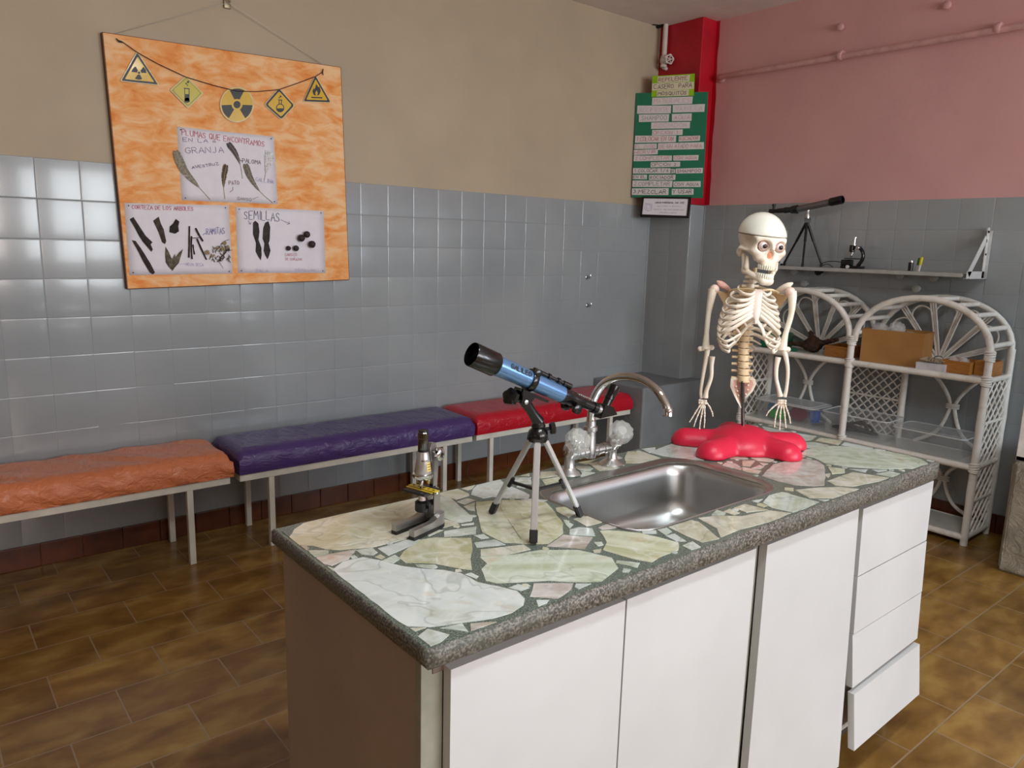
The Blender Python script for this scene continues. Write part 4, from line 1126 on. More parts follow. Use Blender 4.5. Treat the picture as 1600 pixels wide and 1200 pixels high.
for (x, y, r, lab) in ((1213, 766, 26, 'large round dark seed at the left of the upper right cluster'), (1250, 742, 24, 'large round dark seed at the top of the upper right cluster'), (1283, 807, 26, 'round dark seed with pale centre at lower right of the cluster'), (1132, 833, 17, 'smallest round dark seed, left of the lower pair'), (1180, 833, 21, 'round dark seed, right of the lower pair')):
    bm = BM(); bmesh.ops.create_icosphere(bm, subdivisions=3, radius=r*.2375*.00265)
    for v_ in bm.verts: v_.co *= 1+random.uniform(-.04, .04)
    o = finish(bm, 'round_seed', plain('dark_seed', (44, 36, 36), .55, var=.3, bump=.8, bscale=160), smooth=True, loc=SB.p(C2, x, y, .0035+r*.2375*.00265)); tag(o, lab, 'seed', 'round seeds on the seed sheet')

# =================================================================== WARNING SIGN GARLAND
M_BLACK = plain('black_print', (42, 40, 40), .4); M_YEL = plain('laminated_yellow', (226, 182, 22), .25, var=.03, coat=.5); M_YEL2 = plain('laminated_lemon', (206, 190, 50), .25, var=.03, coat=.5); M_FILM = plain('laminating_edge', (226, 210, 160), .15, coat=.6)
th_g = thing('sign_garland', bp(355, 130), 'garland of five yellow warning signs on a dark cord across the orange board', 'garland')
LG = lambda p: Vector(p)-th_g.location
bm = BM(); tube(bm, [LG(SB.p(C1, x, y, .009)) for x, y in ((100, 255), (122, 264), (215, 330), (345, 402), (520, 484), (690, 535), (838, 572), (960, 574), (1100, 562), (1220, 520), (1327, 480), (1372, 452))], .0016, 6)
cord = finish(bm, 'cord', plain('dark_cord', (60, 20, 24), .7), th_g)
bm = BM(); tube(bm, [LG(SB.p(C1, x, y, .010)) for x, y in ((82, 243), (100, 262), (122, 268))], [.0022, .003, .002], 6); finish(bm, 'knot', M_BLACK, cord)
bm = BM(); tube(bm, [LG(SB.p(C1, x, y, .010)) for x, y in ((1374, 432), (1370, 452), (1374, 472))], [.002, .003, .002], 6); finish(bm, 'knot', M_BLACK, cord)
def poly_at(bm, pts, off, th_, mat=0): plate(bm, [LG(SB.p(C1, x, y, off)) for x, y in pts], th_, (0, -1, 0), mat)
def rnd(pts, r, n=5):
    out = []; N = len(pts); pts = [Vector(p) for p in pts]
    for i in range(N):
        a, b, c = pts[i-1], pts[i], pts[(i+1) % N]; p = b+(a-b).normalized()*r; q = b+(c-b).normalized()*r
        for k in range(n+1):
            s = k/n; out.append(tuple((p*(1-s)*(1-s)+b*2*s*(1-s)+q*s*s)[:2]))
    return out
def inset(pts, f):
    cx = sum(p[0] for p in pts)/len(pts); cy = sum(p[1] for p in pts)/len(pts); return [(cx+(p[0]-cx)*f, cy+(p[1]-cy)*f) for p in pts]
def circ(cx, cy, rx, ry, n=28, a0=0, a1=2*PI): return [(cx+rx*math.cos(a0+(a1-a0)*k/n), cy+ry*math.sin(a0+(a1-a0)*k/n)) for k in range(n)]
def sector(cx, cy, r0, r1, a0, a1, n=10, sy=1.04):
    A = [math.radians(a0+(a1-a0)*k/n) for k in range(n+1)]
    return [(cx+r1*math.cos(a), cy+r1*sy*math.sin(a)) for a in A]+[(cx+r0*math.cos(a), cy+r0*sy*math.sin(a)) for a in A[::-1]]
def sign(label, outline, layers, symbol):
    bm = BM(); poly_at(bm, inset(outline, 1.07), .0055, .0006, 0); s = finish(bm, 'sign', M_FILM, th_g); s['label'] = label
    d = .0063
    for shape, mt in layers:
        bm = BM(); poly_at(bm, shape, d, .0003); finish(bm, 'sign_face', mt, s); d += .0005
    if symbol:
        bm = BM()
        for sh in symbol: poly_at(bm, sh, d, .0003)
        finish(bm, 'symbol', M_BLACK, s)
tri1 = [(215, 330), (345, 530), (116, 506)]; tri1r = rnd(tri1, 12)
sign('triangular radiation warning sign', tri1r, [(tri1r, M_BLACK), (rnd(inset(tri1, .80), 8), M_YEL)], [sector(226, 456, 12, 45, a, a+60) for a in (-120-0, 0, 120)] and [sector(226, 456, 13, 46, a, a+58, sy=.95) for a in (65, 185, 305)]+[circ(226, 456, 8, 8)])
d2 = [(520, 480), (622, 585), (532, 672), (425, 565)]
sign('lemon yellow diamond sign with test tube', rnd(d2, 10), [(rnd(d2, 10), M_YEL2), (rnd(inset(d2, .92), 8), M_BLACK), (rnd(inset(d2, .89), 8), M_YEL2)],
     [[(506, 550), (541, 554), (541, 560), (506, 556)], [(509, 556), (513, 556), (514, 640), (510, 640)], [(536, 558), (540, 558), (541, 640), (537, 640)], sector(525, 628, 0, 16, 0, 360, 16), [(514, 590), (537, 590), (538, 632), (514, 632)], circ(532, 514, 7, 7), circ(520, 524, 5, 5), circ(528, 534, 4, 4)])
c3 = circ(838, 655, 99, 104, 40)
sign('round radiation warning sign', c3, [(c3, M_YEL)], [sector(838, 655, 34, 96, a, a+56) for a in (-118, 2, 122)]+[circ(838, 655, 22, 23)])
d4 = [(1100, 555), (1195, 660), (1115, 746), (1013, 655)]; d4r = rnd(d4, 16)
sign('orange yellow diamond sign with flask', d4r, [(d4r, M_BLACK), (rnd(inset(d4, .84), 12), M_YEL)],
     [[(1094, 622), (1120, 624), (1120, 630), (1094, 628)], [(1098, 630), (1103, 630), (1103, 652), (1098, 652)], [(1113, 630), (1118, 630), (1117, 652), (1112, 652)], sector(1107, 676, 21, 26, 0, 180), sector(1107, 676, 21, 26, 180, 360), sector(1107, 678, 0, 20, 0, 180), circ(1110, 604, 6, 6), circ(1102, 612, 4, 4)])
tri5 = [(1327, 474), (1421, 640), (1254, 634)]; tri5r = rnd(tri5, 12)
sign('triangular flammable warning sign', tri5r, [(tri5r, M_BLACK), (rnd(inset(tri5, .80), 8), M_YEL)],
     [[(1301, 606), (1370, 609), (1370, 617), (1301, 614)], [(1333, 526), (1346, 548), (1352, 540), (1360, 570), (1352, 592), (1338, 600), (1342, 580), (1334, 566), (1326, 582), (1330, 600), (1316, 594), (1308, 572), (1316, 552), (1322, 560)]])

# =================================================================== GREEN RECIPE POSTER ACROSS THE CORNER
PL = hy(987, 309, 3.383); PR = hx(1099, 309, 3.898)
pd = Vector((PR.x-PL.x, PR.y-PL.y, 0)).normalized(); pn = Vector((0, 0, 1)).cross(pd)
if pn.x > 0: pn = -pn
SP = Surf(lambda x, y: hp(x, y, PL, pn), pn)
P1 = (970, 110, .108333); P2 = (970, 230, .1)
pc = SP.fn(1046, 228)
th_p = thing('recipe_poster', pc, 'green poster with handwritten paper strips hung across the red column corner', 'poster')
def pplate(corners, crop, off, th_, mat, name, parent, bev=0):
    bm = BM(); plate(bm, [SP.p(crop, x, y, off)-pc for x, y in corners], th_, pn); return finish(bm, name, mat, parent)
ID = (0, 0, 1.)
pplate([(994, 145.5), (1106.5, 143.5), (1098, 309.5), (987, 308.5)], ID, -.003, .003, plain('green_card', (30, 120, 88), .55, var=.03), 'green_card', th_p)
M_STRIP = plain('paper_strip', (226, 220, 218), .6, var=.02); M_CREAMSTRIP = plain('cream_strip', (226, 214, 190), .6, var=.02)
hc = pplate([(455, 85), (1070, 47), (1055, 365), (445, 385)], P1, .0012, .0012, plain('lime_card', (150, 200, 20), .5), 'lime_card', th_p)
strips = [(P1, (535, 92, 1000, 66, 990, 160, 530, 180), 'REPELENTE', 'maroon', 1, .0016), (P1, (455, 190, 1055, 165, 1055, 268, 450, 293), 'C.ASERO  PARA', 'dark', 1, .0015), (P1, (525, 296, 985, 276, 980, 365, 520, 378), 'MOSQUITOS', 'dark', 1, .0016),
 (P1, (455, 395, 1040, 377, 1030, 482, 450, 500), 'MATERIALES', 'palepink', 0, .0012), (P1, (240, 508, 728, 508, 720, 620, 235, 625), '.RECIPIENTE', 'palepink', 0, .0012), (P1, (750, 500, 1215, 485, 1205, 598, 750, 608), '.VAINILLA', 'palepink', 0, .0013),
 (P1, (262, 637, 700, 632, 690, 738, 262, 745), '.SHAMPOO', 'grey', 0, .0012), (P1, (738, 630, 1025, 620, 1020, 728, 738, 732), '.AGUA', 'pink', 0, .0012), (P1, (440, 752, 1000, 742, 995, 835, 438, 845), '.ROCIADOR', 'palepink', 0, .0012),
 (P1, (455, 860, 895, 850, 890, 932, 450, 938), 'OPCION 1:', 'pink', 0, .0013), (P1, (210, 942, 800, 940, 795, 1035, 205, 1045), '1.COLOCAR EN UN', 'red', 0, .0014), (P1, (838, 950, 1145, 940, 1140, 1015, 835, 1028), 'ROCIADOR', 'red', 0, .0014),
 (P1, (200, 1062, 520, 1055, 518, 1128, 195, 1135), 'EL JUGO', 'pink', 0, .0013), (P1, (540, 1052, 1200, 1035, 1200, 1135, 535, 1148), 'DE UN ATADO PARA', 'pink', 0, .0013), (P2, (205, 42, 580, 31, 578, 110, 203, 124), 'HERVIR', 'pink', 0, .0014),
 (P2, (205, 131, 800, 130, 798, 210, 200, 220), '2.COMPLETAR', 'pink', 0, .0013), (P2, (820, 130, 1218, 122, 1210, 205, 820, 210), 'CON AGUA', 'pink', 0, .0013), (P2, (470, 235, 930, 228, 925, 305, 465, 315), 'OPCION 2:', 'maroon', 0, .0013),
 (P2, (192, 327, 780, 330, 775, 410, 190, 412), '1.COLOCAR 1/4', 'dark', 0, .0014), (P2, (785, 340, 850, 340, 850, 405, 785, 408), 'DE', 'dark', 0, .0014), (P2, (860, 335, 1285, 322, 1280, 405, 860, 412), 'SHAMPOO', 'maroon', 0, .0016),
 (P2, (188, 432, 410, 430, 408, 503, 185, 498), 'EN EL', 'dark', 0, .0015), (P2, (442, 432, 858, 430, 850, 512, 440, 512), 'ROCIADOR', 'dark', 0, .0016), (P2, (185, 520, 810, 525, 800, 625, 180, 620), '2.COMPLETAR', 'grey', 0, .0015),
 (P2, (822, 538, 1250, 530, 1248, 622, 820, 625), 'CON AGUA', 'dark', 0, .0014), (P2, (175, 645, 750, 640, 745, 748, 172, 745), '3.MEZCLAR', 'dark', 0, .0018), (P2, (798, 650, 1138, 650, 1135, 742, 795, 745), 'Y USAR', 'dark', 0, .0017)]
for i, (crop, q, tx, col, cream, w_) in enumerate(strips):
    cs_ = [(q[0], q[1]), (q[2], q[3]), (q[4], q[5]), (q[6], q[7])]
    s = pplate(cs_, crop, .0026 if cream else .0008, .0007, M_CREAMSTRIP if cream else M_STRIP, 'paper_strip', th_p)
    bm = BM(); hgt = abs(q[7]-q[1]); dx = (q[2]-q[0])*.04
    SP.write(bm, pc, crop, tx, q[6]+dx, q[7]-hgt*.22, q[4]-dx, q[5]-hgt*.22, hgt*.58, w_*1.6, .0042 if cream else .0022)
    finish(bm, 'handwriting', INK[col], s)
# framed notice under it
fc = SP.fn(1040, 324)
th_f = thing('framed_notice', fc, 'small black framed white notice hanging under the green poster', 'framed notice')
oc = [(345, 775), (1105, 780), (1065, 1112), (315, 1095)]; ic = [(372, 802), (1066, 811), (1040, 1074), (344, 1051)]
bm = BM()
for k in range(4):
    q = [oc[k], oc[(k+1) % 4], ic[(k+1) % 4], ic[k]]; plate(bm, [SP.p(P2, x, y, .004)-fc for x, y in q], .014, pn)
finish(bm, 'frame', plain('black_frame_wood', (24, 20, 20), .35), th_f)
bm = BM(); plate(bm, [SP.p(P2, x, y, .004)-fc for x, y in oc], .009, pn); bk = finish(bm, 'backing', M_BLACK, th_f)
bm = BM(); plate(bm, [SP.p(P2, x, y, .0132)-fc for x, y in ic], .0006, pn); pp = finish(bm, 'notice_sheet', M_PAPER, th_f)
for tx, col, a, b, c, d, cap, w_ in (('JARDIN PARROQUIAL SAN JOSE', 'dark', 540, 880, 1005, 884, 26, .0018), ('Sa a Verde 2 Secc on 1'.upper(), 'grey', 575, 930, 955, 934, 18, .0008), ('PROYECTO: "AQUI INVESTIGAMOS PARA', 'grey', 525, 984, 1000, 992, 18, .0008), ('APRENDER LA CIENCIA"', 'grey', 610, 1030, 885, 1036, 16, .0008)):
    bm = BM(); SP.write(bm, fc, P2, tx.replace('SA A', 'SALA').replace('SECC ON', 'SECCION'), a, b, c, d, cap, w_, .0142, jit=.05); finish(bm, 'printed_line', INK[col], pp)
bm = BM()
for pts in ([(392, 878), (500, 892), (490, 985), (440, 1000), (385, 968), (392, 878)], [(400, 896), (490, 904)], [(415, 915), (412, 960), (440, 962)], [(455, 918), (478, 920), (475, 965), (452, 962)]):
    ribbon(bm, [SP.p(P2, x, y, .0142)-fc for x, y in pts], .0014, pn)
finish(bm, 'crest', INK['blue'], pp)
# =================================================================== WHITE WICKER SHELF UNIT
t = NT('white_painted_cane'); v = t.coord()
f = t.noise(v, 14, 5, .6); t.base(t.ramp(f, [(.28, lin((204, 198, 186))), (.45, lin((230, 228, 222))), (.75, lin((240, 238, 232)))]))
t.bump(t.noise(v, 50, 4), .25, .004); t.set(rough=.45); M_CANE = t.m
XF, XR_ = 3.742, 4.005; YL, YR, YM = 2.478, 1.238, 1.868
ZS = (.035, .370, .772)
th_r = thing('wicker_shelf', (3.87, YM, 0), 'white painted wicker shelf unit with two round arches against the grey tiled back wall', 'shelf unit')
LR = lambda p: Vector(p)-th_r.location
def cane(name, paths, r=.014, parent=None, wrap=False):
    bm = BM()
    for pts in paths: tube(bm, [LR(p) for p in pts], r, 10)
    return finish(bm, name, M_CANE, parent or th_r, auto=60)
def knobbly(pts, r):
    return smoothcurve(pts, 5)
# posts
for (x, y, zt) in ((XF, YR, .90), (XF, YM, .90), (XF, YL, .90), (XR_, YR, .90), (XR_, 2.005, .76), (XR_, 1.70, .76), (XR_, YL, .90)):
    bm = BM(); n = 14; pts = [(x, y, zt*k/n) for k in range(n+1)]; rr_ = [.0165*(1.12 if k in (4, 9) else 1) for k in range(n+1)]
    tube(bm, [LR(p) for p in pts], rr_, 12)
    post = finish(bm, 'post', M_CANE, th_r, auto=60)
    if x == XF:
        for z in ZS[1:]+(.885,):
            bm = BM()
            for q in range(5): tube(bm, [LR((x+.019*math.cos(a), y+.019*math.sin(a), z-.018+.009*q+.003*math.sin(a+q))) for a in [2*PI*k/12 for k in range(12)]], .005, 6, closed=True)
            finish(bm, 'cane_binding', M_CANE, post, auto=60)
# rails
for z in ZS:
    cane('front_rail', [[(XF, YR, z), (XF, YM, z), (XF, YL, z)]], .0155)
    cane('rear_rail', [[(XR_, YR, z), (XR_, YL, z)]], .012)
    for y in (YR, YL): cane('side_rail', [[(XF, y, z), (XR_, y, z)]], .013)
M_WBOARD = plain('white_shelf_board', (206, 208, 204), .35, vscale=6)
for z in ZS:
    bm = BM(); box(bm, LR((XF+.005, YR+.008, z-.002)), LR((XR_-.002, YL-.008, z+.009)), .002); finish(bm, 'shelf_board', M_WBOARD, th_r)
# arches
def arch_pts(x, ya, yb, z0=.885, hgt=.235, n=20, k0=0, k1=None, rin=0.):
    c = (ya+yb)/2; a_ = (ya-yb)/2-rin; k1 = n if k1 is None else k1
    return [(x, c+a_*math.cos(PI*k/n), z0+(hgt-rin)*math.sin(PI*k/n)**.92) for k in range(k0, k1+1)]
for (ya, yb) in ((YL, YM+.013), (YM-.013, YR)):
    cane('front_arch', [arch_pts(XF, ya, yb)], .0155)
    cane('rear_arch', [arch_pts(XR_, ya, yb)], .0135)
    F_ = arch_pts(XF, ya, yb, n=20); B_ = arch_pts(XR_, ya, yb, n=20)
    for k in (1, 3, 5, 7, 9, 11, 13, 15, 17, 19): cane('rung', [[F_[k], B_[k]]], .0115)
    # wheel-like fan in the back plane
    c = (ya+yb)/2; hub = (XR_-.004, c, .800)
    ang = [22, 52, 78, 105, 130, 158]
    ends = []
    for a in ang:
        A = math.radians(a); s = min(.31/max(1e-3, abs(math.cos(A))) if abs(math.cos(A)) > .86 else 9, 9)
        # meet the arch ellipse (half width w, height h above spring .885)
        w_, h_ = (ya-yb)/2-.012, .225; dz0 = hub[2]-.885
        lo, hi = 0, .6
        for _ in range(30):
            m_ = (lo+hi)/2; yy = math.cos(A)*m_; zz = dz0+math.sin(A)*m_
            if (yy/w_)**2+(max(0, zz)/h_)**2 < 1: lo = m_
            else: hi = m_
        E_ = (hub[0], hub[1]+math.cos(A)*lo, hub[2]+math.sin(A)*lo); ends.append((E_, A, lo))
        S0 = (hub[0], hub[1]+math.cos(A)*.03, hub[2]+math.sin(A)*.03)
        bm = BM(); nx_, nz_ = -math.sin(A), math.cos(A)
        for o_ in (-.009, 0, .009): tube(bm, [LR((S0[0]-.004*abs(o_)/.009, S0[1]+nx_*o_*.8, S0[2]+nz_*o_*.8)), LR((E_[0], E_[1]+nx_*o_*1.3, E_[2]+nz_*o_*1.3))], .0048, 8)
        finish(bm, 'fan_spoke', M_CANE, th_r, auto=60)
    for (E0, A0, l0), (E1, A1, l1) in zip(ends[:-1], ends[1:]):
        f_ = .60; p0 = (hub[0], hub[1]+math.cos(A0)*l0*f_, hub[2]+math.sin(A0)*l0*f_); p1 = (hub[0], hub[1]+math.cos(A1)*l1*f_, hub[2]+math.sin(A1)*l1*f_)
        Am = (A0+A1)/2; lm = (l0+l1)/2
        pm = (hub[0], hub[1]+math.cos(Am)*lm*.93, hub[2]+math.sin(Am)*lm*.93)
        q0 = (hub[0], hub[1]+math.cos(A0*.75+Am*.25)*l0*.84, hub[2]+math.sin(A0*.75+Am*.25)*l0*.84); q1 = (hub[0], hub[1]+math.cos(A1*.75+Am*.25)*l1*.84, hub[2]+math.sin(A1*.75+Am*.25)*l1*.84)
        cane('fan_loop', [smoothcurve([p0, q0, pm, q1, p1], 5)], .0042)
    bm = BM(); lathe(bm, [(.0, .012), (.018, .011), (.026, .004), (.026, -.004), (.0, -.006)], LR(hub), (-1, 0, 0), 20, caps=False); finish(bm, 'fan_hub', M_CANE, th_r, auto=40)
# curved braces in the back plane, meeting half-way between two shelves
for c in (2.225, 1.455):
    for z0, z1 in ((ZS[1], ZS[2]), (ZS[0], ZS[1])):
        for s in (-1, 1):
            zm = (z0+z1)/2+.02; h_ = z1-z0
            cane('curved_brace', [smoothcurve([(XR_-.006, c+s*.14, z1-.01), (XR_-.006, c+s*.07, z1-h_*.18), (XR_-.006, c+s*.018, zm+.03), (XR_-.006, c+s*.014, zm-.03), (XR_-.006, c+s*.06, z0+h_*.2), (XR_-.006, c+s*.16, z0+.012)], 6)], .009)
        bm = BM()
        for q in range(3): tube(bm, [LR((XR_-.006+.012*math.cos(a), c+.028*math.sin(a), (z0+z1)/2+.01+q*.009)) for a in [2*PI*k/14 for k in range(14)]], .004, 6, closed=True)
        finish(bm, 'cane_binding', M_CANE, th_r, auto=60)
# lattices
def lattice(name, O, U, W, nu, r=.0042):
    """diamond lattice in the rectangle O, O+U, O+U+W, O+W"""
    O, U, W = Vector(O), Vector(U), Vector(W); bm = BM(); lu, lw = U.length, W.length; st = lu/nu
    nrm = U.cross(W).normalized()
    for s in (1, -1):
        k = -int(lw/st)-1
        while k <= nu+int(lw/st)+1:
            # line u = k*st + s*w  clipped to the rectangle
            pts = []
            w0, w1 = 0., lw
            a = k*st; 
            ua, ub = a+s*w0, a+s*w1
            cand = sorted([w for w in (0, lw, (0-a)/s, (lu-a)/s) if 0 <= w <= lw+1e-9])
            cand = [w for w in cand if -1e-6 <= a+s*w <= lu+1e-6]
            if len(cand) >= 2 and cand[-1]-cand[0] > .01:
                P = [O+U.normalized()*(a+s*w)+W.normalized()*w+nrm*(s*r*.6) for w in (cand[0], (cand[0]+cand[-1])/2, cand[-1])]
                tube(bm, [LR(p) for p in P], r, 6)
            k += 1
    return finish(bm, name, M_CANE, th_r, auto=60)
for z0, z1 in ((ZS[0]+.01, ZS[1]-.01), (ZS[1]+.01, ZS[2]-.01)):
    lattice('lattice', (XR_, 1.71, z0), (0, .285, 0), (0, 0, z1-z0), 6)
    for y in (YR, YL): lattice('lattice', (XF+.012, y, z0), (XR_-XF-.024, 0, 0), (0, 0, z1-z0), 4, .0042)
    zc = (z0+z1)/2
    cane('lattice_rail', [[(XR_, 1.70, zc), (XR_, 2.005, zc)]], .006)
    for y in (YR, YL): cane('lattice_rail', [[(XF, y, zc), (XR_, y, zc)]], .0075)

# =================================================================== THINGS ON THE WICKER SHELVES
ZT_ = ZS[2]+.0095; ZM_ = ZS[1]+.0095
def open_box(bm, lo, hi, w, wt=None):
    lo, hi = Vector(lo), Vector(hi)
    box(bm, lo, (hi.x, hi.y, lo.z+w)); box(bm, (lo.x, lo.y, lo.z+w), (lo.x+w, hi.y, hi.z)); box(bm, (hi.x-w, lo.y, lo.z+w), (hi.x, hi.y, hi.z))
    box(bm, (lo.x+w, lo.y, lo.z+w), (hi.x-w, lo.y+w, hi.z)); box(bm, (lo.x+w, hi.y-w, lo.z+w), (hi.x-w, hi.y, hi.z))
# cardboard box filled with plastic bags
t = NT('brown_cardboard'); v = t.coord(); t.base(t.ramp(t.noise(v, 6, 4), [(.3, lin((160, 114, 64))), (.7, lin((178, 132, 80)))])); t.set(rough=.75, spec=.2); M_CARD = t.m
c = Vector((3.885, 1.708, ZT_)); th = thing('cardboard_box', c, 'open brown cardboard box filled with plastic bags on the top wicker shelf', 'box', rot=math.radians(8))
bm = BM(); open_box(bm, (-.085, -.143, 0), (.085, .143, .165), .004); finish(bm, 'box_body', M_CARD, th)
for sx, a, w_ in ((-1, (-.085, -.155, .165), .31), (1, (.085, -.155, .165), .31)):
    bm = BM(); plate(bm, [(sx*.080, -.138, .163), (sx*.080, .138, .163), (sx*.050, .138, .148), (sx*.050, -.138, .150)], .003, (0, 0, 1)); finish(bm, 'flap', M_CARD, th)
M_CLEAR = NT('clear_plastic_film'); M_CLEAR.base((.93, .94, .95)); M_CLEAR.set(rough=.12, alpha=.32); M_CLEAR = M_CLEAR.m
def crumple(name, loc, r, sq, mat, label, cat, group=None, seed=0, amp=.35):
    rs = random.Random(seed); bm = BM(); bmesh.ops.create_icosphere(bm, subdivisions=4, radius=1.)
    ph = [Vector((rs.uniform(-4, 4), rs.uniform(-4, 4), rs.uniform(-4, 4))) for _ in range(10)]; off = [rs.uniform(0, 6) for _ in ph]
    for v_ in bm.verts:
        n = v_.co.normalized(); k = 1-amp*sum(abs(math.sin(n.dot(p)*1.4+o)) for p, o in zip(ph, off))/10
        v_.co = Vector((n.x*r[0]*k, n.y*r[1]*k, max(-sq, n.z)*r[2]*k))
    o = finish(bm, name, mat, auto=60, loc=loc); tag(o, label, cat, group); return o
crumple('plastic_bag', c+Vector((.0, .09, .160)), (.05, .055, .045), .8, M_CLEAR, 'crumpled clear plastic bag at the left in the cardboard box', 'bag', 'plastic bags in the cardboard box', 3)
crumple('plastic_bag', c+Vector((.015, .015, .168)), (.05, .05, .05), .8, M_CLEAR, 'crumpled clear plastic bag bulging from the middle of the cardboard box', 'bag', 'plastic bags in the cardboard box', 5)
crumple('plastic_bag', c+Vector((-.01, -.06, .138)), (.045, .05, .034), .8, M_CLEAR, 'flat clear plastic bag at the right in the cardboard box', 'bag', 'plastic bags in the cardboard box', 8)
crumple('yellow_wrapper', c+Vector((-.045, -.02, .152)), (.014, .03, .010), .8, plain('yellow_plastic', (226, 200, 30), .4), 'small yellow wrapper in the cardboard box', 'wrapper', None, 9)
# wooden trays with jars / bulbs
t = NT('varnished_pine'); v = t.coord(scale=(3, 3, 22)); t.base(t.ramp(t.noise(v, 5, 5, .6, .5), [(.3, lin((146, 90, 34))), (.7, lin((186, 126, 58)))])); t.set(rough=.4); M_PINE = t.m
def tray(x0, x1, y0, y1, h_, label, rot=0):
    c = Vector(((x0+x1)/2, (y0+y1)/2, ZT_)); th = thing('wooden_tray', c, label, 'tray', 'wooden trays on the top wicker shelf', rot=rot); a, b = (x1-x0)/2, (y1-y0)/2
    for nm, lo, hi in (('tray_side', (-a, -b, 0), (-a+.007, b, h_)), ('tray_side', (a-.007, -b, 0), (a, b, h_)), ('tray_end', (-a+.007, -b, 0), (a-.007, -b+.007, h_)), ('tray_end', (-a+.007, b-.007, 0), (a-.007, b, h_)), ('tray_bottom', (-a+.007, -b+.007, 0), (a-.007, b-.007, .005))):
        bm = BM(); box(bm, lo, hi, .001); finish(bm, nm, M_PINE, th)
    return th
tray(3.79, 3.95, 1.905, 2.035, .058, 'wooden tray behind the middle post, left of the cardboard box')
tray(3.795, 3.945, 1.33, 1.455, .058, 'wooden tray holding glass bulbs near the right post')
tray(3.83, 3.965, 1.252, 1.325, .066, 'narrow wooden tray at the far right end behind the post')
M_GLASS = NT('thin_glass'); M_GLASS.base((.96, .97, .97)); M_GLASS.set(rough=.03, alpha=.28, spec=.8); M_GLASS = M_GLASS.m
for i, (x, y, r) in enumerate(((3.862, 1.420, .025), (3.858, 1.369, .025), (3.912, 1.40, .024))):
    bm = BM(); lathe(bm, [(.011, 0), (.011, .012), (r*.75, .022), (r, .022+r*.7), (r*.85, .022+r*1.3), (r*.45, .022+r*1.75), (.001, .022+r*1.9)], (0, 0, 0), (-.3, .1, 1), 20)
    o = finish(bm, 'glass_bulb', M_GLASS, auto=60, loc=(x, y, ZT_+.006)); tag(o, ('left', 'right', 'rear')[i]+' clear glass bulb lying in the right wooden tray', 'glass bulb', 'glass bulbs in the tray')
# white small box with a shell on it
c = Vector((3.795, 1.495, ZT_)); th = thing('white_box', c, 'small white box with a shell on top in front of the right fan', 'box', rot=.12)
bm = BM(); box(bm, (-.035, -.065, 0), (.035, .06, .034), .001); finish(bm, 'box_body', plain('white_card', (206, 206, 212), .6), th)
bm = BM(); box(bm, (-.036, -.066, .030), (.036, .061, .036), .001); finish(bm, 'box_lid', plain('white_card', (206, 206, 212), .6), th)
bm = BM(); n = 26
ctr = Vector((.0, .0, .004)); rim_ = []
for k in range(n+1):
    a = PI*(k/n)*1.15-.2; r = .055*(1+.06*math.cos(k*PI)); rim_.append(Vector((-math.sin(a)*.6*r-.0, math.cos(a)*r, .010+.003*(-1)**k)))
cv = bm.verts.new((.012, 0, .012)); rv = [bm.verts.new(p) for p in rim_]; mv = [bm.verts.new(p.lerp(Vector((.012, 0, .012)), .5)+Vector((0, 0, .012))) for p in rim_]
for k in range(n): bm.faces.new((rv[k], rv[k+1], mv[k+1], mv[k])); bm.faces.new((mv[k], mv[k+1], cv))
o = finish(bm, 'sea_shell', plain('shell_beige', (176, 160, 140), .5, var=.3, vscale=50), smooth=False, loc=c+Vector((0, -.0, .0365))); so = o.modifiers.new('t', 'SOLIDIFY'); so.thickness = .002
tag(o, 'flat ribbed beige sea shell lying on the small white box', 'shell')
# driftwood root and green things on the left shelf
th_w = sdf_obj('driftwood', lambda X, Y, Z: smin(smin(smin(s_ell(X, Y, Z, (0, 0, .04), (.04, .05, .042)), s_cap(X, Y, Z, (0, -.02, .045), (-.02, -.145, .085), .017, .010), .02), s_cap(X, Y, Z, (0, .02, .035), (-.02, .13, .035), .020, .008), .02), s_cap(X, Y, Z, (0, 0, .05), (.02, .03, .105), .02, .010), .02)+.006*np.sin(X*190)*np.sin(Y*150+2)*np.sin(Z*170),
               (-.09, -.18, -.01), (.08, .17, .14), .005, plain('dark_driftwood', (72, 44, 30), .8, var=.4, vscale=40, bump=1., bscale=70))
pd_ = hx(1270, 540, 3.86); th_w.location = (3.86, pd_.y, ZT_+.002); tag(th_w, 'gnarled dark driftwood root on the top wicker shelf behind the skeleton arm', 'driftwood')
bm = BM(); box(bm, (-.07, -.075, 0), (.07, .075, .085), .012, 3); o = finish(bm, 'green_case', plain('green_plastic', (10, 104, 74), .35, vscale=8), auto=40, loc=(3.885, 2.375, ZT_)); o.rotation_euler = (0, 0, .3); tag(o, 'dark green plastic case at the left end of the top wicker shelf', 'case')
bm = BM(); lathe(bm, [(.075, 0), (.08, .004), (.07, .010), (.02, .012)], (0, 0, 0), (0, 0, 1), 28); o = finish(bm, 'green_dish', plain('green_lid_plastic', (30, 130, 96), .35), auto=40, loc=(3.81, 2.285, ZT_+.0005)); tag(o, 'flat round green dish beside the driftwood on the top wicker shelf', 'dish')

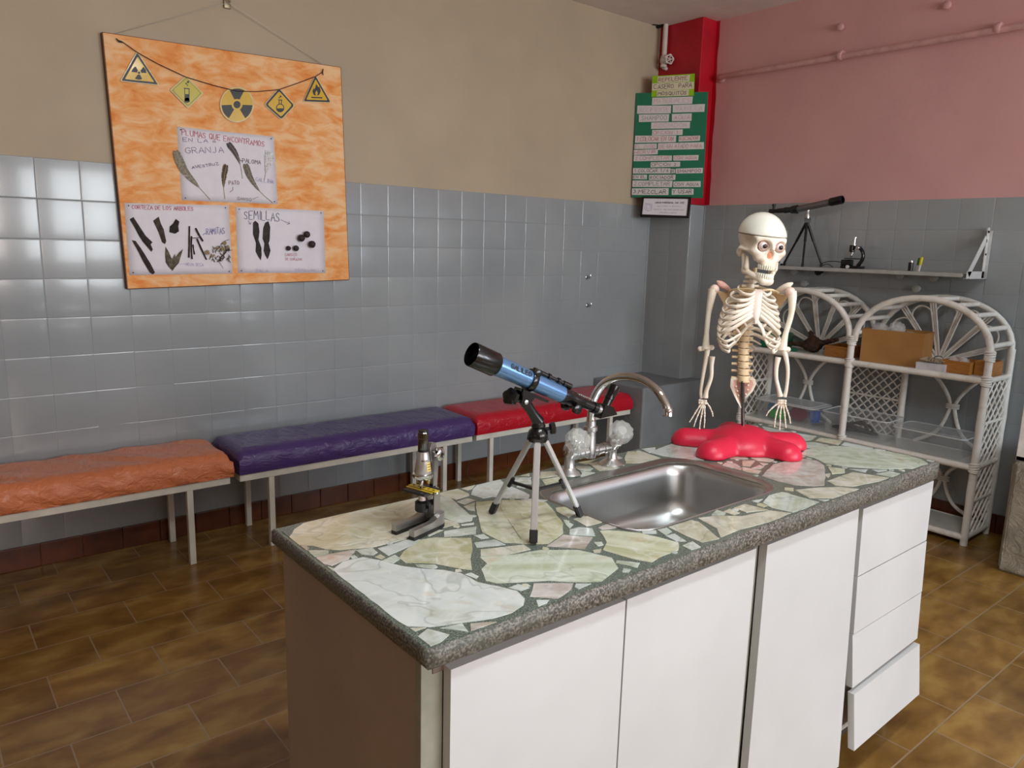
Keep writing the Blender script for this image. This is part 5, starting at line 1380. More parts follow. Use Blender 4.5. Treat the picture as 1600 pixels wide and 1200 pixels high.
# storage boxes on the middle shelf
M_TUB = NT('clear_tub_plastic'); M_TUB.base((.80, .83, .86)); M_TUB.set(rough=.14, alpha=.16, spec=.6); M_TUB = M_TUB.m
M_TUBRIM = NT('clear_tub_rim'); M_TUBRIM.base((.82, .85, .88)); M_TUBRIM.set(rough=.2, alpha=.55, spec=.6); M_TUBRIM = M_TUBRIM.m
def tub(cx, cy, wx, wy, h_, label, lid, rot=0.):
    th = thing('storage_box', (cx, cy, ZM_+.001), label, 'storage box', 'clear plastic storage boxes on the middle wicker shelf', rot=rot)
    bm = BM()
    def rg(a, b, z): return [bm.verts.new((p.x, p.y, z)) for p in rrect(-a, a, -b, b, .022, 5)]
    A = [rg(wx*.44, wy*.45, .0), rg(wx*.445, wy*.455, .003), rg(wx*.49, wy*.49, h_-.008), rg(wx*.5, wy*.5, h_-.006), rg(wx*.5, wy*.5, h_)]
    for a, b in zip(A[:-1], A[1:]):
        for k in range(len(a)): bm.faces.new((a[k], a[(k+1) % len(a)], b[(k+1) % len(b)], b[k])).smooth = True
    bm.faces.new(A[0][::-1])
    finish(bm, 'tub', M_TUB, th, auto=50)
    bm = BM(); r1 = rrect(-wx*.515, wx*.515, -wy*.51, wy*.51, .028, 5)
    tube(bm, [(p.x, p.y, h_) for p in r1], .0035, 8, closed=True); finish(bm, 'rim', M_TUBRIM, th, auto=60)
    if lid:
        bm = BM(); plate(bm, [(p.x, p.y, h_+.002) for p in r1], .003, (0, 0, 1)); r2 = rrect(-wx*.44, wx*.44, -wy*.45, wy*.45, .02, 5)
        tube(bm, [(p.x, p.y, h_+.006) for p in r2], .002, 6, closed=True); l_ = finish(bm, 'lid', M_TUBRIM if lid == 2 else M_TUB, th, auto=40)
    return th
tub(3.875, 2.235, .21, .36, .105, 'clear box with lid holding colourful toys, behind the skeleton hand', 2)
tub(3.875, 1.835, .21, .34, .112, 'open clear box holding a dark cable, on the middle shelf', 0, .03)
tub(3.880, 1.47, .21, .33, .100, 'empty clear box with clear lid at the right of the middle shelf', 1)
def toy(nm, loc, shape, rgb, label):
    bm = BM()
    if shape == 'ball': bmesh.ops.create_uvsphere(bm, u_segments=28, v_segments=16, radius=.042)
    elif shape == 'disc': lathe(bm, [(.0, -.010), (.040, -.010), (.044, -.003), (.044, .003), (.040, .010), (.0, .010)], (0, 0, 0), (.8, .3, .25), 30, caps=False)
    elif shape == 'cup': lathe(bm, [(.022, 0), (.034, .065), (.031, .065), (.020, .004)], (0, 0, -.03), (.1, .2, 1), 24)
    elif shape == 'brick': box(bm, (-.028, -.04, -.025), (.028, .04, .025), .005, 2)
    else: tube(bm, smoothcurve([(0, -.05, -.02), (.0, -.015, .03), (0, .03, .02), (0, .05, -.025)]), .012, 10)
    o = finish(bm, nm, plain('toy_%d_%d_%d' % rgb, rgb, .35), auto=40, loc=loc); tag(o, label+' inside the lidded clear box', 'toy', 'toys in the lidded box'); return o
z = ZM_+.008
toy('toy_ball', (3.88, 2.345, z+.044), 'ball', (40, 120, 170), 'blue toy ball at the left')
toy('toy_brick', (3.83, 2.292, z+.027), 'brick', (30, 160, 60), 'green toy block in front')
toy('toy_arch', (3.90, 2.262, z+.045), 'arch', (220, 180, 20), 'yellow curved toy')
toy('toy_disc', (3.845, 2.175, z+.046), 'disc', (120, 20, 60), 'dark red toy wheel')
toy('toy_cup', (3.885, 2.098, z+.034), 'cup', (40, 80, 170), 'blue toy cup at the right')
# dark cable in the open box
rs = random.Random(4); pts = []
for k in range(46):
    a = k*.42; r = .058+.022*math.sin(k*.7); pts.append((3.872+r*.62*math.cos(a), 1.868+r*1.5*math.sin(a), ZM_+.016+.0012*k*(.6+.4*math.sin(k*.9))))
bm = BM(); cv = smoothcurve(pts, 4); o0 = Vector((3.872, 1.868, ZM_)); tube(bm, [p-o0 for p in cv], .0075, 8)
o = finish(bm, 'coiled_cable', plain('navy_black_rubber', (16, 19, 32), .35), auto=60, loc=o0); tag(o, 'coiled dark blue cable lying in the open clear box', 'cable')

# =================================================================== THINGS ON THE WALL SHELF
ZW = 1.2402
M_GBLACK = plain('gloss_black', (18, 18, 20), .22, var=.05); M_SBLACK = plain('satin_black', (26, 26, 28), .45, var=.05); M_TUBEGREY = plain('grey_metal_tube', (128, 128, 132), .3, .7, var=.03)
th = thing('telescope', (3.93, 2.235, ZW), 'small black and grey telescope on a black tripod on the wall shelf', 'telescope')
L = lambda p: Vector(p)-th.location
X_ = 3.93; hubp = hx(1262, 335, X_)
bm = BM(); a = hx(1246, 327, X_); b = hx(1297, 316, X_); d = (b-a).normalized()
lathe(bm, [(.0165, 0), (.0185, .004), (.0185, (b-a).length)], L(a), d, 24); finish(bm, 'tube', M_TUBEGREY, th, auto=40)
bm = BM(); c_ = hx(1317, 311, X_); lathe(bm, [(.0205, 0), (.0225, .004), (.0225, (c_-b).length-.004), (.020, (c_-b).length), (.018, (c_-b).length), (.017, .02)], L(b), d, 24); finish(bm, 'dew_hood', M_GBLACK, th, auto=40)
bm = BM(); e_ = hx(1208, 330, X_); le = (a-e_).length
lathe(bm, [(.008, 0), (.010, .004), (.013, le*.25), (.013, le*.45), (.017, le*.5), (.015, le*.7), (.021, le*.8), (.024, le)], L(e_), (a-e_).normalized(), 20)
box(bm, L(e_)+Vector((-.012, -.004, -.012)), L(e_)+Vector((.012, .022, .012)), .003); finish(bm, 'focuser', M_SBLACK, th, auto=40)
bm = BM(); lathe(bm, [(.007, 0), (.007, .026), (.010, .028), (.010, .04)], L(e_)+Vector((0, -.002, .0)), (0, 0, 1), 14); finish(bm, 'eyepiece', M_SBLACK, th, auto=40)
for s in (-1, 1):
    bm = BM(); lathe(bm, [(.008, -.004), (.009, .006)], L(a)+(-d)*.018+Vector((s*.02, 0, -.012)), (s, 0, 0), 14); finish(bm, 'focus_knob', M_SBLACK, th, auto=40)
bm = BM(); lathe(bm, [(.012, 0), (.014, .02), (.009, .03), (.009, .045)], L((X_, hubp.y, hubp.z-.022)), (0, 0, 1), 14); finish(bm, 'mount', M_STEEL, th, auto=40)
bm = BM(); lathe(bm, [(.02, -.018), (.022, 0), (.010, .012)], L((X_, hubp.y, hubp.z-.026)), (0, 0, 1), 3); finish(bm, 'tripod_head', M_SBLACK, th, auto=40)
hb = Vector((X_, hubp.y, hubp.z-.034))
for (px, py, xx) in ((1225, 410, 3.935), (1254, 413, 3.865), (1285, 402, 3.99)):
    f_ = hx(px, py, xx); f_.z = ZW
    bm = BM(); d_ = (hb-f_).normalized(); tube(bm, [L(hb+Vector((0, 0, -.002))), L(hb.lerp(f_, .45))], .0075, 10); tube(bm, [L(hb.lerp(f_, .40)), L(f_+Vector((0, 0, .012)))], .0058, 10)
    lg = finish(bm, 'tripod_leg', M_GBLACK, th, auto=60)
    bm = BM(); tube(bm, [L(f_+d_*.016), L(f_+Vector((0, 0, .002)))], .0075, 10); finish(bm, 'foot', M_SBLACK, lg, auto=60)
# black microscope
mp_ = hx(1332, 416, 3.94); th = thing('microscope', (3.94, mp_.y, ZW), 'small black microscope with silver eyepiece tube on the wall shelf', 'microscope')
bm = BM(); box(bm, (-.035, -.052, 0), (.035, .052, .014), .005, 2); box(bm, (-.03, .01, .014), (.03, .052, .045), .004); finish(bm, 'base', M_GBLACK, th, auto=40)
bm = BM(); tube(bm, smoothcurve([(0, -.028, .014), (0, -.048, .045), (0, -.050, .078), (0, -.032, .105), (0, -.008, .112)], 6), .009, 10, flat=1.3); finish(bm, 'arm', M_GBLACK, th, auto=60)
bm = BM(); box(bm, (-.032, -.028, .048), (.032, .034, .053), .001); finish(bm, 'stage', M_SBLACK, th)
bm = BM(); lathe(bm, [(.004, .058), (.006, .062), (.006, .074), (.014, .076), (.015, .084), (.010, .088)], (0, .012, 0), (0, .0, 1), 18); finish(bm, 'nosepiece', M_CHROME, th, auto=40)
bm = BM(); lathe(bm, [(.014, .088), (.013, .118), (.011, .122)], (0, .012, 0), (0, 0, 1), 18); finish(bm, 'body_tube', M_GBLACK, th, auto=40)
bm = BM(); lathe(bm, [(.0135, .120), (.0135, .124), (.0085, .126), (.0085, .158), (.0125, .159), (.0125, .163)], (0, .010, 0), (0, -.04, 1), 18); finish(bm, 'eyepiece_tube', M_CHROME, th, auto=40)
for s in (-1, 1):
    bm = BM(); lathe(bm, [(.010, 0), (.010, .014), (.008, .016)], (s*.008, -.026, .108), (s, 0, 0), 16); finish(bm, 'focus_knob', M_CHROME, th, auto=40)
bm = BM(); lathe(bm, [(.008, 0), (.009, .008)], (-.036, .006, .009), (-1, 0, 0), 14); finish(bm, 'lamp_knob', plain('white_knob', (225, 225, 225), .4), th, auto=40)
# its cable
c0 = Vector((3.94, mp_.y+.055, ZW)); bm = BM()
tube(bm, smoothcurve([(0, 0, .030), (-.01, .04, .034), (0, .09, .030), (-.01, .12, .016), (-.01, .118, .004)], 6), .002, 8); tube(bm, smoothcurve([(-.012, .118, .0035), (.0, .10, .016), (-.02, .07, .018), (-.012, .045, .003)], 6), .002, 8)
o = finish(bm, 'power_cable', M_SBLACK, auto=60, loc=c0); tag(o, 'thin black cable looping on the shelf between telescope and microscope', 'cable')
# battery and small items
bp_ = hx(1425, 411, 3.93)
for nm, dy, r, h_, m1, lab in (('battery', 0, .0115, .05, M_GBLACK, 'black and silver battery standing on the wall shelf'),):
    th = thing(nm, (3.92, bp_.y, ZW), lab, 'battery'); bm = BM(); lathe(bm, [(r, 0), (r, h_*.86)], (0, 0, 0), (0, 0, 1), 20); finish(bm, 'sleeve', m1, th, auto=40)
    bm = BM(); lathe(bm, [(r*1.01, h_*.84), (r*1.01, h_*.97), (r*.4, h_*.98), (r*.4, h_*1.04)], (0, 0, 0), (0, 0, 1), 20); finish(bm, 'cap', M_STEEL, th, auto=40)
for i, (dy, col, lab, h_) in enumerate(((-.036, (216, 200, 20), 'yellow topped marker standing on the wall shelf', .070), (-.022, (10, 110, 60), 'green marker leaning beside the yellow one on the wall shelf', .066))):
    th = thing('marker_pen', (3.93+.012*i, bp_.y+dy, ZW), lab, 'marker', 'markers on the wall shelf')
    bm = BM(); lathe(bm, [(.0055, 0), (.006, h_*.5)], (0, 0, 0), (0, -.12, 1), 14); finish(bm, 'barrel', plain('white_plastic', (220, 220, 215), .35), th, auto=40)
    bm = BM(); lathe(bm, [(.0075, h_*.45), (.008, h_*.9), (.006, h_)], (0, 0, 0), (0, -.12, 1), 14); finish(bm, 'cap', plain('cap_%d' % i, col, .35), th, auto=40)
# =================================================================== BLUE TELESCOPE ON THE COUNTER
ZC = CT+.0012
F1, F2, F3 = Vector((.848, .966, ZC)), Vector((1.018, 1.020, ZC)), Vector((.884, 1.136, ZC))
tc = Vector((.916, 1.040, ZC))
th = thing('telescope', tc, 'blue tabletop telescope on silver tripod standing on the onyx countertop', 'telescope')
L = lambda p: Vector(p)-th.location
ad = Vector((.993, -.111, 0))
def tp(px, py, off=0.):
    n = Vector((.111, .993, 0)); return hp(px, py, tc+n*off, n)
M_BLUE = plain('metallic_blue', (98, 138, 184), .28, .5, var=.03, coat=.4); M_SILV = plain('satin_aluminium', (206, 206, 206), .32, .75, var=.03); M_TBLK = plain('telescope_black', (13, 13, 15), .24, var=.04, coat=.15)
A_, B_ = tp(752, 560), tp(882, 618); ax_ = (B_-A_).normalized(); LB = (B_-A_).length
side = Vector((0, 0, 1)).cross(ax_).normalized(); upv = ax_.cross(side).normalized()
if side.y > 0: side = -side          # side points to the viewer
if upv.z < 0: upv = -upv
bm = BM(); lathe(bm, [(.0185, 0.02), (.0185, .05), (.0172, LB*.6), (.0158, LB), (.0135, LB+.002)], L(A_), ax_, 40); tb = finish(bm, 'optical_tube', M_BLUE, th, auto=40)
bm = BM(); lathe(bm, [(.0215, -.022), (.0222, -.020), (.0222, .030), (.0195, .034), (.0185, .034)], L(A_), ax_, 40, caps=False)
lathe(bm, [(.0213, -.022), (.0205, -.014), (.0195, .0), (.0001, .001)], L(A_), ax_, 40, caps=False); finish(bm, 'dew_hood', M_TBLK, th, auto=40)
bm = BM(); lathe(bm, [(.0001, -.004), (.012, -.003), (.0195, .0)], L(A_), ax_, 30, caps=False); finish(bm, 'objective_lens', plain('dark_lens', (20, 14, 30), .05, coat=1.), th, auto=60)
# lettering round the tube
bm = BM()
def wrp(x, y):
    a = y/.0182; base = A_+ax_*(.054+x); n = (side*math.cos(a+.28)+upv*math.sin(a+.28)); return (L(base+n*(.0183-.0006*(x/.1)))+n*.0011, n)
write(bm, 'GALILEO', (0, 0, 0), (1, 0, 0), (0, 1, 0), .0085, .0018, (0, 0, 1), jit=.0, length=.050, wrap=wrp); finish(bm, 'lettering', M_BLACK, tb)
# focuser
p0 = B_; bm = BM(); E_ = tp(936, 640); fl = (E_-B_).length; fa = (E_-B_).normalized()
lathe(bm, [(.0165, -.008), (.0168, .004), (.0150, .008), (.0150, .020), (.0125, .022), (.0125, fl*.5), (.0115, fl*.52)], L(p0), fa, 30)
foc = finish(bm, 'focuser', M_TBLK, th, auto=35)
bm = BM(); lathe(bm, [(.0095, fl*.5), (.0095, fl*.98)], L(p0), fa, 24); lathe(bm, [(.0115, fl*.80), (.0118, fl*.9)], L(p0), fa, 24); dt = finish(bm, 'draw_tube', M_GBLACK, foc, auto=35)
bm = BM(); lathe(bm, [(.0108, fl*.92), (.0108, fl)], L(p0), fa, 24); finish(bm, 'clamp_ring', M_STEEL, foc, auto=35)
bm = BM()
for k in range(9): box(bm, (fl*.32+k*.005, -.003, .0118), (fl*.32+k*.005+.0026, .003, .0142))
M4 = Matrix.Translation(L(p0)) @ Matrix((( fa.x, side.x, upv.x, 0), (fa.y, side.y, upv.y, 0), (fa.z, side.z, upv.z, 0), (0, 0, 0, 1)))
for v_ in bm.verts: v_.co = M4 @ v_.co
finish(bm, 'rack', M_STEEL, foc)
for s in (-1, 1):
    bm = BM(); c_ = L(p0+fa*.026-upv*.016); tube(bm, [c_, c_+side*s*.013], .003, 8); lathe(bm, [(.0085, .012), (.0095, .014), (.0095, .022), (.008, .023)], c_, side*s, 18, lobes=9, amp=.04); finish(bm, 'focus_knob', M_TBLK, foc, auto=40)
# finder scope on top
bm = BM(); f0 = L(A_+ax_*(LB*.55)+upv*.0205+side*.004)
tube(bm, [f0, f0+ax_*.03], .0045, 12); tube(bm, [f0+ax_*.03, f0+ax_*.075], .0036, 12); tube(bm, [f0+ax_*.075, f0+ax_*.095], .0052, 12); fs = finish(bm, 'finder_scope', M_TBLK, th, auto=50)
for k in (.038, .062):
    bm = BM(); lathe(bm, [(.0058, -.0025), (.0058, .0025)], f0+ax_*k, ax_, 14); box(bm, f0+ax_*k+Vector((-.002, -.003, -.008)), f0+ax_*k+Vector((.002, .003, .0))); finish(bm, 'finder_bracket', M_TBLK, fs, auto=40)
# diagonal and eyepiece
dg = E_; ed = (tp(966, 592)-tp(940, 648)).normalized()
bm = BM(); c_ = L(E_+fa*.015); w_ = .0115
sv = side
P_ = [c_-fa*.016+ed*.013, c_-fa*.012-ed*.017, c_+fa*.026+ed*.004, c_+fa*.008+ed*.015]
a = [bm.verts.new(p+sv*w_) for p in P_]; b = [bm.verts.new(p-sv*w_) for p in P_]
bm.faces.new(a); bm.faces.new(b[::-1])
for k in range(4): bm.faces.new((a[k], a[(k+1) % 4], b[(k+1) % 4], b[k]))
bmesh.ops.bevel(bm, geom=bm.edges[:], offset=.0012, segments=2, affect='EDGES'); dgo = finish(bm, 'star_diagonal', M_TBLK, th, auto=30)
bm = BM(); e0 = c_+ed*.010-fa*.003; lathe(bm, [(.0092, 0), (.0092, .016), (.0105, .017), (.0105, .021)], e0, ed, 24); finish(bm, 'eyepiece_holder', M_GBLACK, dgo, auto=40)
bm = BM(); lathe(bm, [(.0098, .021), (.0098, .030), (.0106, .032), (.0106, .046), (.008, .048), (.007, .046)], e0, ed, 24, lobes=24, amp=.015); finish(bm, 'eyepiece', M_TBLK, dgo, auto=40)
# clamp, altitude yoke, head
cm = tp(830, 590); s_ = (cm-A_).dot(ax_)
bm = BM(); lathe(bm, [(.0205, -.006), (.0212, -.005), (.0212, .005), (.0205, .006)], L(A_+ax_*s_), ax_, 36); cl = finish(bm, 'tube_clamp', M_TBLK, th, auto=35)
bm = BM(); lathe(bm, [(.006, 0), (.007, .004), (.007, .008), (.005, .009)], L(A_+ax_*s_+upv*.017+side*.011), side, 16); finish(bm, 'clamp_screw', M_TBLK, cl, auto=35)
hb = Vector((tc.x, tc.y, tp(838, 672).z))
yk = L(A_+ax_*s_-upv*.021); bm = BM()
top_ = L(hb)+Vector((0, 0, .016))
for s in (-1, 1):
    q = [yk+side*s*.009-ax_*.016, yk+side*s*.009+ax_*.018, yk+side*s*.009-upv*.022+ax_*.010, yk+side*s*.009-upv*.026-ax_*.006]
    plate(bm, q, .004, side*s)
plate(bm, [yk-ax_*.02+side*.010, yk+ax_*.05+side*.010, yk+ax_*.05-side*.010, yk-ax_*.02-side*.010], .005, -upv)
tube(bm, [yk-upv*.016, (yk-upv*.016).lerp(top_, .6), top_], [.010, .009, .012], 14); yo = finish(bm, 'altitude_yoke', M_TBLK, th, auto=35)
bm = BM(); pv = yk-upv*.020; lathe(bm, [(.0045, 0), (.0045, .0025), (.0025, .003)], pv+side*.013, side, 6); finish(bm, 'pivot_bolt', M_STEEL, yo, auto=30)
bm = BM(); lathe(bm, [(.012, 0), (.015, .003), (.015, .012), (.011, .014)], pv-ax_*.022-upv*.001, -ax_+side*.4, 20, lobes=5, amp=.10); tube(bm, [pv, pv-ax_*.024], .004, 8); finish(bm, 'altitude_knob', M_TBLK, yo, auto=40)
bm = BM(); h0 = L(hb); lathe(bm, [(.010, -.024), (.017, -.022), (.020, -.012), (.018, -.002), (.012, .004), (.014, .008), (.012, .014), (.008, .018)], h0, (0, 0, 1), 24); hd = finish(bm, 'tripod_head', M_TBLK, th, auto=40)
bm = BM(); kd = Vector((.9, -.55, .12)).normalized(); tube(bm, [h0+kd*.012, h0+kd*.024], .0035, 8); lathe(bm, [(.009, .022), (.0115, .024), (.0115, .031), (.009, .033)], h0, kd, 24, lobes=6, amp=.09); finish(bm, 'azimuth_knob', M_TBLK, hd, auto=40)
def bar(bm, a, b, w, d, u=None):
    """rectangular bar from a to b"""
    a, b = Vector(a), Vector(b); t_ = (b-a).normalized(); o_ = (u or Vector((0, 0, 1))); s1 = t_.cross(o_).normalized(); s2 = s1.cross(t_)
    V4 = []
    for p in (a, b): V4.append([bm.verts.new(p+s1*w*.5*i+s2*d*.5*j) for i, j in ((-1, -1), (1, -1), (1, 1), (-1, 1))])
    for k in range(4): bm.faces.new((V4[0][k], V4[0][(k+1) % 4], V4[1][(k+1) % 4], V4[1][k]))
    bm.faces.new(V4[0][::-1]); bm.faces.new(V4[1])
    es = bm.edges[:] if len(bm.verts) == 8 else []
    if es: bmesh.ops.bevel(bm, geom=es, offset=min(w, d)*.18, segments=2, affect='EDGES')
legs = []
for f_ in (F1, F2, F3):
    h_ = Vector((f_.x-tc.x, f_.y-tc.y, 0)).normalized(); top = hb+h_*.013+Vector((0, 0, -.016)); foot = f_+Vector((0, 0, .004)); dd = (foot-top).normalized()
    bm = BM(); bar(bm, L(top), L(foot-dd*.016), .0125, .0085, h_); lg = finish(bm, 'tripod_leg', M_SILV, th, auto=30)
    bm = BM(); bar(bm, L(foot-dd*.024), L(foot+Vector((0, 0, -.003))), .0150, .0115, h_); finish(bm, 'rubber_foot', M_SBLACK, lg, auto=30)
    bm = BM(); bar(bm, L(top-dd*.008), L(top+dd*.008), .016, .012, h_); lathe(bm, [(.003, -.009), (.003, .009)], L(top), dd.cross(h_), 8); finish(bm, 'leg_hinge', M_SBLACK, lg, auto=30)
    k = top.lerp(foot, .58); legs.append((k, h_, dd))
    bm = BM(); bar(bm, L(k-h_*.007-dd*.010), L(k-h_*.007+dd*.012), .009, .008, h_); finish(bm, 'brace_socket', M_SBLACK, lg, auto=30)
cc = sum((k for k, _, _ in legs), Vector())/3; cc = cc+Vector((0, 0, -.004))
for k, h_, dd in legs:
    bm = BM(); bar(bm, L(k-h_*.007), L(cc+h_*.006), .008, .0045); sb = finish(bm, 'spreader_arm', M_SBLACK, th, auto=30)
    bm = BM(); lathe(bm, [(.0022, 0), (.0022, .001)], L((k*.45+cc*.55))+Vector((0, 0, .0)), Vector((0, 0, 1)).cross(h_), 8); finish(bm, 'rivet', M_STEEL, sb, auto=30)
bm = BM(); lathe(bm, [(.008, -.003), (.008, .003)], L(cc), (0, 0, 1), 18); finish(bm, 'spreader_hub', M_SBLACK, th, auto=30)

# =================================================================== SILVER MICROSCOPE ON THE COUNTER
# local frame: f = from heel to toes, s = sideways, z up
mo = Vector((.735, 1.146, ZC)); fd = Vector((-.965, -.262, 0)).normalized()
sd = Vector((0, 0, 1)).cross(fd)
th = thing('microscope', mo, 'silver toy microscope with black base on the onyx countertop', 'microscope')
MX = Matrix(((fd.x, sd.x, 0, 0), (fd.y, sd.y, 0, 0), (0, 0, 1, 0), (0, 0, 0, 1)))
mo = mo+fd*.062*.15
th.matrix_world = Matrix.Translation(mo) @ MX @ Matrix.Diagonal((.85, .93, .965, 1))
M_SCAST = plain('silver_cast', (176, 172, 168), .28, .8, var=.04); M_CHR2 = plain('bright_chrome', (220, 220, 220), .08, 1., var=.02)
def utoe(bm, z0, z1, w, grow=0.):
    """one side of the horseshoe base: curved from heel out to the toe"""
    for s in (1, -1):
        c = smoothcurve([(-.050, 0.004*s, 0), (-.040, .018*s, 0), (-.012, .0215*s, 0), (.022, .0225*s, 0), (.062, .024*s, 0)], 6)
        prev = None
        for i, p in enumerate(c):
            a = c[max(0, i-1)]; b = c[min(len(c)-1, i+1)]; t_ = (b-a).normalized(); n = Vector((-t_.y, t_.x, 0))*(w*.5+grow)
            zt = z1+(.010 if z1 > .01 else 0)*math.exp(-((p.x+.035)/.022)**2)
            q = [bm.verts.new(Vector((p.x, p.y, z))+n*k) for z, k in ((z0, -1), (z0, 1), (zt, 1), (zt, -1))]
            if prev:
                for k in range(4): bm.faces.new((prev[k], prev[(k+1) % 4], q[(k+1) % 4], q[k]))
            else: bm.faces.new(q[::-1])
            prev = q
        bm.faces.new(prev)
bm = BM(); utoe(bm, .0, .007, .0135, .0004); finish(bm, 'rubber_base', M_SBLACK, th, auto=40)
bm = BM(); utoe(bm, .007, .0195, .0130); finish(bm, 'horseshoe_base', M_SCAST, th, auto=40)
# upright pillar with two cheeks
bm = BM()
for s in (1, -1):
    o_ = [(-.052, .012), (-.030, .012), (-.022, .03), (-.022, .062), (-.026, .078), (-.036, .080), (-.042, .070), (-.043, .04), (-.050, .024)]
    plate(bm, [(x, s*.010, z) for x, z in o_], .003, (0, s, 0))
box(bm, (-.046, -.010, .015), (-.030, .010, .045), .001); pl_ = finish(bm, 'pillar', M_SCAST, th, auto=40)
bm = BM(); 
for s in (1, -1): lathe(bm, [(.005, 0), (.005, .002), (.003, .003)], (-.033, s*.013, .068), (0, s, 0), 14)
finish(bm, 'pivot_screw', M_CHR2, pl_, auto=40)
# arm: inclined limb up to the rack
bm = BM(); o_ = [(-.040, .062), (-.028, .064), (-.030, .10), (-.034, .135), (-.030, .158), (-.018, .164), (-.016, .156), (-.020, .150), (-.030, .168), (-.038, .168), (-.046, .135), (-.043, .10)]
o_ = [(-.040, .062), (-.028, .064), (-.030, .10), (-.032, .125), (-.020, .135), (-.016, .160), (-.022, .170), (-.036, .168), (-.046, .135), (-.043, .10)]
plate(bm, [(x, -.0055, z) for x, z in o_], .011, (0, 1, 0)); bmesh.ops.triangulate(bm, faces=[f for f in bm.faces if len(f.verts) > 4]); arm = finish(bm, 'arm', M_SCAST, th, auto=30)
for s in (1, -1):
    bm = BM(); tube(bm, [(-.034, s*.004, .147), (-.034, s*.014, .147)], .004, 10); lathe(bm, [(.010, .012), (.0125, .0135), (.0125, .021), (.010, .023), (.004, .023)], (-.034, 0, .147), (0, s, 0), 28, lobes=14, amp=.03); finish(bm, 'focus_knob', M_CHR2, arm, auto=40)
# body tube
bx = -.001
bm = BM(); lathe(bm, [(.0165, .112), (.0180, .115), (.0125, .150), (.0105, .156), (.0098, .157)], (bx, 0, 0), (0, 0, 1), 32); bt = finish(bm, 'body_tube', plain('champagne_silver', (196, 192, 188), .3, .7, var=.03), th, auto=40)
bm = BM()
def wm(x, y):
    a = math.radians(28)+x/.0155; z = .139+y; r = .0180+(.0125-.0180)*(z-.115)/.035+.0004; n = Vector((math.cos(a), math.sin(a), 0)); return (Vector((bx, 0, z))+n*r, n)
write(bm, 'GALILEO', (0, 0, 0), (1, 0, 0), (0, 1, 0), .0030, .0006, (0, 0, 1), jit=.0, length=.014, wrap=wm); finish(bm, 'lettering', M_BLACK, bt)
bm = BM(); G_ = []
for i in range(7):
    a = math.radians(70)+i*math.radians(38)/6; row = []
    for z in (.120, .137): r = .0180+(.0125-.0180)*(z-.115)/.035+.0005; row.append(bm.verts.new((bx+math.cos(a)*r, math.sin(a)*r, z)))
    G_.append(row)
for a, b in zip(G_[:-1], G_[1:]): bm.faces.new((a[0], b[0], b[1], a[1]))
st_ = finish(bm, 'yellow_sticker', plain('sticker_yellow', (226, 204, 110), .4), bt)
bm = BM()
for z in (.134, .129, .124):
    prev = None
    for i in range(5):
        a = math.radians(75)+i*math.radians(28)/4; q = []
        for zz in (z, z-.0014): r = .0180+(.0125-.0180)*(zz-.115)/.035+.0008; q.append(bm.verts.new((bx+math.cos(a)*r, math.sin(a)*r, zz)))
        if prev: bm.faces.new((prev[0], q[0], q[1], prev[1]))
        prev = q
finish(bm, 'sticker_print', INK['maroon'], st_)
bm = BM(); lathe(bm, [(.012, .102), (.0195, .104), (.0215, .108), (.0215, .112), (.0165, .115)], (bx, 0, 0), (0, 0, 1), 36); ns = finish(bm, 'nosepiece', M_CHR2, th, auto=40)
for a, hh_ in ((0.4, .018), (2.5, .013), (4.6, .015)):
    bm = BM(); c_ = Vector((bx+.0105*math.cos(a), .0105*math.sin(a), .104)); lathe(bm, [(.0048, 0), (.0048, hh_*.6), (.0035, hh_*.8), (.0025, hh_)], c_, (math.cos(a)*.12, math.sin(a)*.12, -1), 16); finish(bm, 'objective', M_CHR2, ns, auto=40)
bm = BM(); lathe(bm, [(.0108, .156), (.0108, .160)], (bx, 0, 0), (0, 0, 1), 28); finish(bm, 'collar', M_SBLACK, th, auto=40)
bm = BM(); lathe(bm, [(.0100, .160), (.0105, .161), (.0105, .182), (.0112, .183), (.0112, .193), (.0100, .1945)], (bx, 0, 0), (0, 0, 1), 48, lobes=24, amp=.02); ep = finish(bm, 'eyepiece', plain('dark_chrome', (120, 120, 122), .12, 1.), th, auto=30)
bm = BM(); lathe(bm, [(.0100, .1945), (.0098, .198), (.006, .1975)], (bx, 0, 0), (0, 0, 1), 24); finish(bm, 'eye_cup', M_SBLACK, ep, auto=30)
# stage with yellow slide and lamp
bm = BM(); box(bm, (-.028, -.030, .0775), (.030, .030, .0815), .0012); sg = finish(bm, 'stage', M_SBLACK, th, auto=40)
bm = BM(); box(bm, (-.012, -.036, .0815), (.004, .036, .0832), .0003); sl = finish(bm, 'yellow_slide', plain('slide_yellow', (216, 186, 40), .3), sg)
bm = BM()
for k in range(5): lathe(bm, [(.003, 0), (.003, .0004)], (-.004, -.026+k*.013, .0832), (0, 0, 1), 12)
finish(bm, 'slide_specimens', plain('specimen_brown', (90, 76, 30), .4), sl)
bm = BM(); box(bm, (.008, -.034, .0815), (.013, .034, .0828), .0003); finish(bm, 'yellow_strip', plain('slide_yellow', (216, 186, 40), .3), sg)
bm = BM(); tube(bm, [(-.036, 0, .0795), (-.028, 0, .0795)], .006, 10); finish(bm, 'stage_support', M_SBLACK, sg, auto=40)
bm = BM(); lathe(bm, [(.013, .038), (.0145, .040), (.0145, .056), (.012, .058), (.008, .060)], (.002, 0, 0), (0, 0, 1), 28); lm = finish(bm, 'lamp_housing', M_SBLACK, th, auto=40)
bm = BM(); lathe(bm, [(.009, .058), (.006, .066), (.005, .0775)], (.002, 0, 0), (0, 0, 1), 20); finish(bm, 'condenser', plain('cream_plastic', (206, 190, 176), .4), lm, auto=40)
